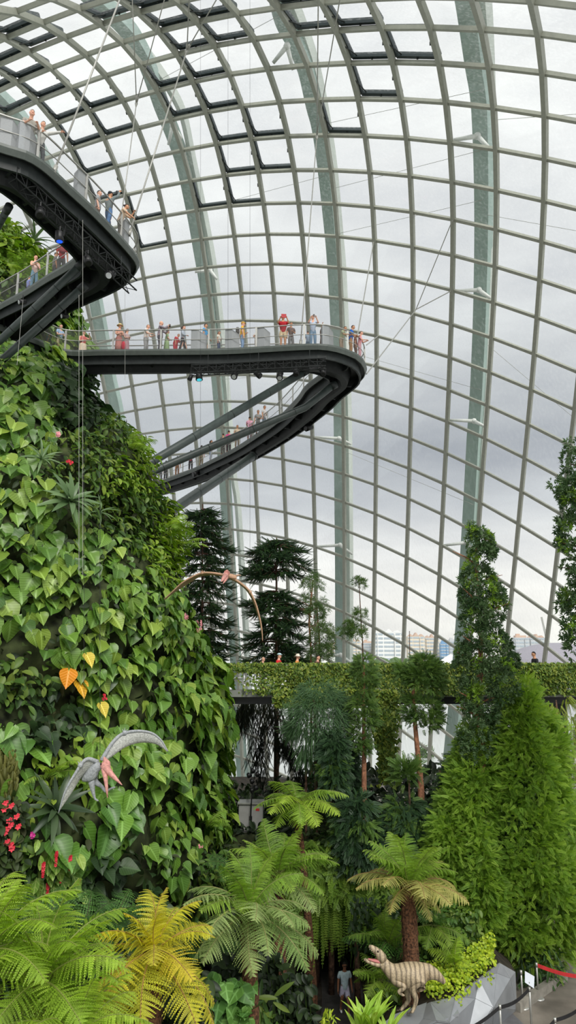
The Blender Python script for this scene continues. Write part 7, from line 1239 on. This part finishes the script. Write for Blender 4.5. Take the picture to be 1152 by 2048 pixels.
# ------------------------------------------------------------------ pterosaurs hung on wires
def ptero(name, lab, Y, leftw, rightw, lead_r, body, head, beak_up, beak_lo, crest, legs, mskin, mmem, wires, thick=.03):
    Dp = px3(Y); k = Y/1450*1.03; e = empty(name, Dp(*body[0]), lab, 'statue')
    nn, ee = [], []
    for i, (x, y, r) in enumerate(body): nn.append((Dp(x, y), r*k)); (ee.append((i-1, i)) if i else None)
    for L in legs:
        par = L[0]
        for (x, y, r, dy) in L[1:]: nn.append((Dp(x, y, dy), r*k)); ee.append((par, len(nn)-1)); par = len(nn)-1
    me = skin(nn, ee, 'body', [mskin], sub=1); o = place('body', me, e); o.matrix_parent_inverse = world_of(e).inverted()
    for W in (leftw, rightw):       # (lead x,y,dy, trail x,y,dy)
        A = crom([Dp(a[0], a[1], a[2]) for a in W], 6); B = crom([Dp(a[3], a[4], a[5]) for a in W], 6); mb = MB(); cols = []
        for t in np.linspace(0, 1, 6): cols.append(A+(B-A)*t+np.array([0, 1, 0])*(-.10*math.sin(t*math.pi))*np.linalg.norm(B-A, axis=1)[:, None])
        G_ = np.stack(cols, 1); V = np.concatenate([G_.reshape(-1, 3), (G_+np.array([0, thick, .01])).reshape(-1, 3)]); m, c = G_.shape[:2]; n0 = m*c
        fs = [(i*c+j, i*c+j+1, (i+1)*c+j+1, (i+1)*c+j) for i in range(m-1) for j in range(c-1)]; fs = fs+[tuple(v+n0 for v in f[::-1]) for f in fs]
        for i in range(m-1): fs += [(i*c, (i+1)*c, (i+1)*c+n0, i*c+n0), (i*c+c-1, i*c+c-1+n0, (i+1)*c+c-1+n0, (i+1)*c+c-1)]
        mb.add(V, fs); wm_ = mb.build('wing_membrane', mmem, e, smooth=True)
        mb = MB(); mb.tube(A, np.linspace(lead_r[0], lead_r[1], len(A))*k, 8); i = int(len(A)*.36); mb.ball(A[i], lead_r[0]*1.25*k, 8)
        for dx, dz in ((-.06, .09), (0, .12), (.07, .09)): mb.tube([A[i], A[i]+np.array([dx, -.02, dz])], [.018, .006], 5)
        mb.build('wing_arm', mskin, wm_, smooth=True)
    mb = MB(); P = [Dp(x, y, dy) for x, y, r, dy in head]; mb.tube(crom(P, 3), np.interp(np.linspace(0, 1, (len(P)-1)*3+1), np.linspace(0, 1, len(P)), [h[2]*k for h in head]), 10); c = P[min(1, len(P)-1)]
    hd_ = mb.build('head', beakm, e, smooth=True)
    for nm_, bk in (('upper_beak', beak_up), ('lower_beak', beak_lo)):
        mb = MB(); P = [Dp(x, y, dy) for x, y, r, dy in bk]; mb.tube(P, [b_[2]*k for b_ in bk], 8); mb.build(nm_, beakm, hd_, smooth=True)
    if crest: mb = MB(); V = [Dp(x, y, dy) for x, y, dy in crest]; V2 = [v+np.array([.015, .05, 0]) for v in V]; m = len(V); mb.add(V+V2, [tuple(range(m)), tuple(range(m, 2*m))[::-1]]+[(i, (i+1) % m, (i+1) % m+m, i+m) for i in range(m)]); mb.build('crest', beakm, hd_)
    p = P[0]; mb = MB()
    for s in (-1, 1): mb.ball(Dp(head[0][0], head[0][1], head[0][3])+np.array([s*.05, -head[0][2]*k*.9, .03]), .022, 6)
    mb.build('eyes', EYE, hd_)
    for n_, (x, y, yt, lb) in enumerate(wires): w_ = empty('hanging_wire', Dp(x, y), lb, 'wire', 'thin wires'); mb = MB(); mb.tube([Dp(x, y), Dp(x, yt)], .005, 4); mb.build('wire', M['black'], w_)
beakm = plain('pink_beak', S(196, 140, 130), .5, noise=.18, scale=18)
gsk = plain('grey_reptile_skin', S(150, 154, 156), .6, noise=.16, scale=22, bump=.4); gmem = plain('grey_wing_skin', S(170, 172, 166), .65, noise=.2, scale=30, bump=.3)
bsk = plain('brown_reptile_skin', S(176, 140, 112), .6, noise=.16, scale=22); bmem = plain('brown_wing_skin', S(150, 124, 92), .65, noise=.2, scale=20)
PY = 17.6
ptero('pterosaur_model', 'grey pterosaur model with open pink beak hanging before the mountain', PY,
      [(196,1524,0,186,1536,.05),(172,1519,-.15,170,1548,0),(150,1548,-.25,158,1562,-.05),(130,1584,-.3,146,1582,-.15),(117,1626,-.3,119,1622,-.28)],
      [(203,1521,0,214,1520,.05),(224,1487,.1,226,1512,.1),(245,1468,.2,250,1495,.2),(275,1462,.2,278,1486,.25),(303,1466,.2,306,1487,.25),(322,1480,.2,322,1494,.22),(336,1503,.2,334,1503,.2)], (4.2, 1.0),
      [(203,1528,8),(192,1532,12),(178,1548,12.5),(170,1558,8),(163,1562,3)],
      [(208,1530,7.5,-.2),(212,1536,7.5,-.3),(215,1541,5.5,-.35)], [(212,1536,7,-.32),(222,1548,5,-.4),(233,1559,3.2,-.48),(244,1570,.8,-.55)], [(208,1538,5.5,-.3),(211,1556,4.2,-.4),(213,1574,3.0,-.45),(215,1596,.8,-.5)],
      [(205,1529,-.2),(207,1514,-.22),(212,1518,-.22),(218,1524,-.25),(219,1535,-.3),(212,1538,-.3)],
      [(2,(184,1570,6,0),(187,1588,3.4,0),(190,1598,2.2,0),(197,1602,1.5,-.05)),(2,(192,1566,6,.1),(203,1572,3.6,.05),(211,1584,2.6,0),(222,1577,2,-.05),(231,1574,1.4,-.05))], gsk, gmem,
      [(168,1519,900,'left thin wire holding the grey pterosaur'),(200,1522,900,'right thin wire holding the grey pterosaur')])
ptero('pterosaur_model', 'brown pterosaur model with long arched wings hanging before the dark conifers', 27.5,
      [(448,1150,0,448,1153,.3),(424,1146,.1,424,1151,.55),(400,1147,.2,402,1153,.75),(368,1163,.3,378,1167,.9),(345,1183,.4,351,1184,.7),(328,1199,.5,331,1199,.6)],
      [(462,1155,0,460,1159,.3),(478,1164,.1,474,1166,.5),(498,1181,.2,493,1182,.6),(511,1206,.25,507,1207,.6),(520,1238,.3,517,1238,.6),(524,1262,.3,522,1262,.5),(525,1282,.3,525,1281,.32)], (2.6, .8),
      [(452,1153,5.5),(458,1151,6.5),(466,1154,6),(474,1158,3)],
      [(452,1150,5.5,-.1),(450,1152,5.5,-.3),(449,1154,4.5,-.4)], [(450,1152,5,-.35),(446,1158,3.6,-.7),(443,1163,1,-1.1)], [(453,1155,4,-.3),(450,1161,2.6,-.6),(446,1167,.8,-.8)],
      [(447,1149,-.2),(449,1142,-.2),(454,1139,-.2),(459,1144,-.15),(458,1150,-.1)],
      [(2,(470,1152,2.6,.4),(477,1150,1.8,.7),(482,1151,1,.9))], bsk, bmem,
      [(401,1146,-60,'thin wire holding the brown pterosaur wing'),(456,1143,-60,'thin wire holding the brown pterosaur body'),(500,1180,-60,'faint wire at the right wing of the brown pterosaur')])
# ------------------------------------------------------------------ faceted silver planter
fac = plain('brushed_silver_panel', S(150, 154, 158), .45, metal=.3, noise=.05, scale=3); facd = plain('silver_panel_shade', S(150, 154, 158), .42, metal=.35, noise=.05, scale=3); joint = plain('panel_joint', S(96, 98, 100), .6)
pl = empty('planter', atz(930, 2040, GZ), 'silver planter wall of triangular folded metal panels', 'planter')
def onbase(px, dz=0): return None
A0 = atz(1032, 2022, GZ); A0t = at(1030, 1946, A0[1]-.05); 
gl = [atz(1034, 2020, GZ), atz(985, 2062, GZ), atz(925, 2115, GZ), atz(860, 2160, GZ), atz(800, 2190, GZ)]
tpx = [(1031, 1944), (1000, 1926), (958, 1958), (912, 1992), (860, 2004), (806, 2030), (770, 2045)]
top = []
for q, (x, y) in enumerate(tpx):
    s = q/(len(tpx)-1)*(len(gl)-1); i = min(int(s), len(gl)-2); g_ = gl[i]+(gl[i+1]-gl[i])*(s-i); top.append(at(x, y, (g_[1]+(.25 if 0 < q else 0)) if q < 4 else (23.2, 23.35, 23.5)[q-4]))
midx = [(1020, 1950), (990, 1944+4), (966, 1950+2), (990, 2008), (950, 1996), (897, 2035), (873, 2033), (820, 2052)]
V = {}
Tt = [top[0], top[1], top[2], top[3], top[4], top[5], top[6]]
def lower(p, dz, dy): return np.array([p[0], p[1]+dy, max(GZ, p[2]-dz)])
Mid = [at(1021, 1957, Tt[0][1]-.45), at(987, 2015, gl[1][1]-.55), at(951, 1997, Tt[2][1]-.25), at(899, 2046, Tt[3][1]-1.0), at(873, 2042, Tt[3][1]-1.5), at(815, 2068, 21.6)]
tris = [(Tt[0], Mid[0], gl[0]), (Tt[0], Tt[1], Mid[0]), (Tt[1], at(993, 1946, Tt[1][1]-.2), Mid[0]), (at(993, 1946, Tt[1][1]-.2), Mid[1], Mid[0]), (Mid[0], Mid[1], gl[0]), (Tt[1], Tt[2], at(993, 1946, Tt[1][1]-.2)), (Tt[2], Mid[1], at(993, 1946, Tt[1][1]-.2)), (Tt[2], Mid[2], Mid[1]), (Tt[2], Tt[3], Mid[2]), (Tt[3], Mid[3], Mid[2]), (Mid[2], Mid[3], gl[2]), (Mid[1], Mid[2], gl[2]), (gl[0], Mid[1], gl[1]), (Mid[1], gl[2], gl[1]), (Tt[3], Tt[4], Mid[3]), (Tt[4], Mid[4], Mid[3]), (Mid[3], Mid[4], gl[3]), (Mid[3], gl[3], gl[2]), (Tt[4], Tt[5], Mid[4]), (Tt[5], Mid[5], Mid[4]), (Mid[4], Mid[5], gl[3]), (Mid[5], gl[4], gl[3]), (Tt[5], Tt[6], Mid[5]), (Tt[6], gl[4], Mid[5])]
jm = MB()
for k, t in enumerate(tris):
    t = [np.array(p) for p in t]; n_ = nrm(np.cross(t[1]-t[0], t[2]-t[0])); n_ = n_ if n_[1] < .2 else -n_; mb = MB(); c = sum(t)/3; ti = [p+(c-p)*.012 for p in t]; mb.add(ti+[p-n_*.03 for p in ti], [(0, 1, 2), (5, 4, 3), (0, 3, 4, 1), (1, 4, 5, 2), (2, 5, 3, 0)]); mb.build('metal_panel', fac, pl)
    for a, b_ in ((0, 1), (1, 2), (2, 0)): jm.tube([t[a]-n_*.02, t[b_]-n_*.02], .012, 4)
jm.build('panel_joint', joint, pl)
back = [p+np.array([.3, 2.4, -.25]) for p in Tt]; mb = MB(); mb.add(Tt+back, [(k, k+1, k+8, k+7) for k in range(6)]); mb.add([p-[0, 0, .1] for p in Tt+back], [(k+7, k+8, k+1, k) for k in range(6)]); mb.build('soil_bed', M['soil'], pl)
# flat ledge panels beneath the statue feet
fp = D(826, 2027); V = [atz(x, y, fp[2]-.015) for x, y in ((905, 1994), (918, 2026), (872, 2046), (800, 2066), (745, 2062), (790, 2028), (866, 2000))]; mb = MB(); m = len(V); mb.add(V+[v-np.array([0, 0, .07]) for v in V], [tuple(range(m)), tuple(range(m, 2*m))[::-1]]+[(i, (i+1) % m, (i+1) % m+m, i+m) for i in range(m)]); mb.build('ledge_panel', fac, pl)
# golden ground cover on the planter
P = []
for q in range(2600):
    s = random.random()*.78+.02; i = s*6; i0 = min(int(i), 5); p = Tt[i0]+(Tt[i0+1]-Tt[i0])*(i-i0); d = random.random(); P.append(p+np.array([d*.25+random.gauss(0, .06), -.12+d*1.7, .02+random.uniform(0, .28)+d*.22-.25*(d < .12)]))
P = np.array(P); qq = proj(P); P = P[(qq[:, 0] > 852) & (qq[:, 0] < 988) & ((qq[:, 0] < 940) | (qq[:, 1] < 1972)) & ~((qq[:, 0] < 868) & (qq[:, 1] > 1990))]; m = len(P); e = empty('golden_creeper', P.mean(0), 'golden yellow creeper spilling over the silver planter', 'plant'); mb = MB(); mb.inst(t_oval(.42, 4, .1, .08), frames(np.tile([-.1, -.6, -.3], (m, 1))+rndunit(m)*.8, np.tile([0, -.5, 1.], (m, 1))+rndunit(m)*.35)*rng.uniform(.07, .13, m)[:, None, None], P); mb.build('foliage', TM['yell'], e, smooth=True)
mb = MB(); a = at(874, 1940, 24.3); mb.tube([a, a-np.array([0, 0, .32])], .035, 8); mb.ball(a-np.array([-.03, 0, .24]), (.08, .05, .05), 8); tag(mb.build('garden_tap', plain('tan_tap', S(206, 176, 120), .5)), 'small tan standpipe behind the dinosaur tail', 'tap')
# curb, mat, stanchions
k0, k1 = atz(1035, 2024, GZ), atz(1130, 1958, GZ); mb = MB(); mb.bar(k0+UPV*.14, k1+UPV*.14, .22, .28); tag(mb.build('kerb_stone', M['curb']), 'low stone kerb behind the sign beside the big conifer', 'kerb', kind='structure')
q = [atz(x, y, GZ+.012) for x, y in ((1024, 2026), (1062, 2062), (980, 2100), (930, 2070))]; mb = MB(); mb.add(q+[p-np.array([0, 0, .01]) for p in q], [(0, 1, 2, 3), (0, 4, 5, 1), (1, 5, 6, 2), (2, 6, 7, 3), (3, 7, 4, 0)]); tag(mb.build('floor_mat', plain('grey_mat', S(106, 106, 108), .8)), 'dark grey mat on the floor at the planter corner', 'mat')
for (xa, ya, xb, yb) in ((1118, 1855, 1200, 1895), (1122, 1828, 1200, 1850)):
    a, b_ = atz(xa, ya, GZ+.01), atz(xb, yb, GZ+.01); mb = MB(); mb.bar(a, b_, .16, .02); tag(mb.build('floor_drain', M['black']), 'dark drain slot in the floor at the right, %s one' % ('nearer' if ya == 1855 else 'farther'), 'drain', kind='structure')
def post(px, pyb, pyt, lab, capped=False, name='stanchion'):
    b_ = atz(px, pyb, GZ); h = (at(px, pyt, b_[1])[2]-GZ); e = empty(name, b_, lab, 'stanchion'); Z = np.array([0, 0, 1.])
    MB().lathe([(.19, 0), (.19, .02), (.14, .05), (.03, .07)], b_, 20).build('base', M['steel'], e, smooth=True); MB().tube([b_, b_+Z*h], .032, 12).build('post', M['steel'], e, smooth=True)
    MB().tube([b_+Z*(h-.12), b_+Z*(h+.01)], .042, 12).build('belt_head', M['steel'], e, smooth=True); return b_+Z*(h-.06)
ha = post(1077, 1998, 1926, 'steel stanchion holding the red belt'); hb = post(1046, 2016, 1941, 'slim steel stanchion left of the white sign'); hc_ = post(1064, 2066, 1974, 'steel stanchion in front below the white sign'); hd = post(1004, 2098, 2010, 'steel stanchion nearest the silver planter'); he = post(1114, 2105, 2036, 'steel stanchion at the bottom right corner')
def belt(a, b_, mat, lab, h=.05): 
    P = np.array([a+(b_-a)*t-UPV*.10*math.sin(t*math.pi) for t in np.linspace(0, 1, 12)]); s = nrm(np.cross(b_-a, UPV))*.006; V = np.concatenate([np.stack([p-UPV*h+s, p+UPV*h+s, p+UPV*h-s, p-UPV*h-s]) for p in P]); fs = [(i*4+j, i*4+(j+1) % 4, i*4+4+(j+1) % 4, i*4+4+j) for i in range(11) for j in range(4)]; mb = MB(); mb.add(V, fs); tag(mb.build('barrier_belt', mat), lab, 'belt')
belt(ha, at(1190, 1955, ha[1]+.6), plain('red_belt', S(190, 46, 48), .6), 'red barrier belt stretching off the right edge', .06); blk = plain('black_belt', S(34, 34, 36), .6)
belt(hc_, hd, blk, 'black barrier belt between the two front stanchions'); belt(hd, at(900, 2072, hd[1]-1.2), blk, 'black barrier belt passing in front of the silver planter'); belt(he, at(1180, 1998, he[1]+1.2), blk, 'black barrier belt rising to the right edge'); belt(he, at(1040, 2090, he[1]-.8), blk, 'black barrier belt at the bottom edge right of the mat')
sb = hc_+np.array([0, 0, .1]); e = empty('sign_board', sb, 'blank white tilted sign board on top of the front stanchion', 'sign'); q = [at(1050, 1942, hc_[1]), at(1069, 1953, hc_[1]+.1), at(1068, 1977, hc_[1]-.05), at(1050, 1965, hc_[1]-.15)]; mb = MB(); n_ = np.array([0, .03, -.005]); mb.add(q+[p+n_ for p in q], [(0, 1, 2, 3), (7, 6, 5, 4), (0, 4, 5, 1), (1, 5, 6, 2), (2, 6, 7, 3), (3, 7, 4, 0)]); mb.build('board', plain('sign_white', S(206, 212, 220), .4, noise=.02), e); mb = MB(); mb.tube([hc_, (q[2]+q[3])/2+np.array([0, .03, .08])], .02, 6); mb.build('bracket', M['steel'], e)
# utility cabinet and spotlight post under the bridge
cb = atz(502, 1660, GZ+.0); CBZ = tz; c = at(502, 1655, 34.0); e = empty('utility_cabinet', (c[0], 34.0, CBZ), 'grey utility cabinet in the shade at the mountain foot', 'cabinet'); hh = at(502, 1604, 34.0)[2]-CBZ
gcab = plain('cabinet_grey', S(150, 150, 146), .6, noise=.05); MB().box((c[0], 34.0, CBZ+hh/2), (1.05, .8, hh)).build('body', gcab, e); MB().box((c[0], 33.95, CBZ+hh+.02), (1.15, .9, .06)).build('lid', M['steel'], e)
for s in (-1, 1): MB().box((c[0]+s*.26, 33.59, CBZ+hh*.5), (.49, .03, hh*.9)).build('door', gcab, e); dr_ = COL.objects[-1]; MB().box((c[0]+s*.05, 33.56, CBZ+hh*.5), (.03, .03, .18)).build('handle', M['black'], dr_)
MB().box((c[0]+.3, 33.57, CBZ+hh*.8), (.16, .01, .1)).build('label_plate', plain('red_label', S(190, 60, 54), .5), e)
c = at(500, 1650, 33.4); e = empty('spotlight_post', (c[0], 33.4, tz), 'slim black post carrying round black spotlights left of the yellow green tree fern', 'lamp'); MB().tube([np.array([c[0], 33.4, tz]), at(503, 1600, 33.4), at(506, 1570, 33.4), at(502, 1545, 33.4)], .03, 6).build('post', M['black'], e, smooth=True)
for x, y in ((497, 1550), (505, 1541), (514, 1548), (503, 1562), (511, 1575), (503, 1580)):
    p = at(x, y, 33.3); mb = MB(); mb.tube([p+np.array([-.03, .04, .05]), p+np.array([.05, -.06, -.05])], [.07, .11], 10); mb.build('lamp_head', M['black'], e, smooth=True)
for o in bpy.data.objects:
    if o.parent is None and o.type in ('MESH', 'EMPTY') and 'kind' not in o and 'label' not in o: print('UNLABELLED', o.name)
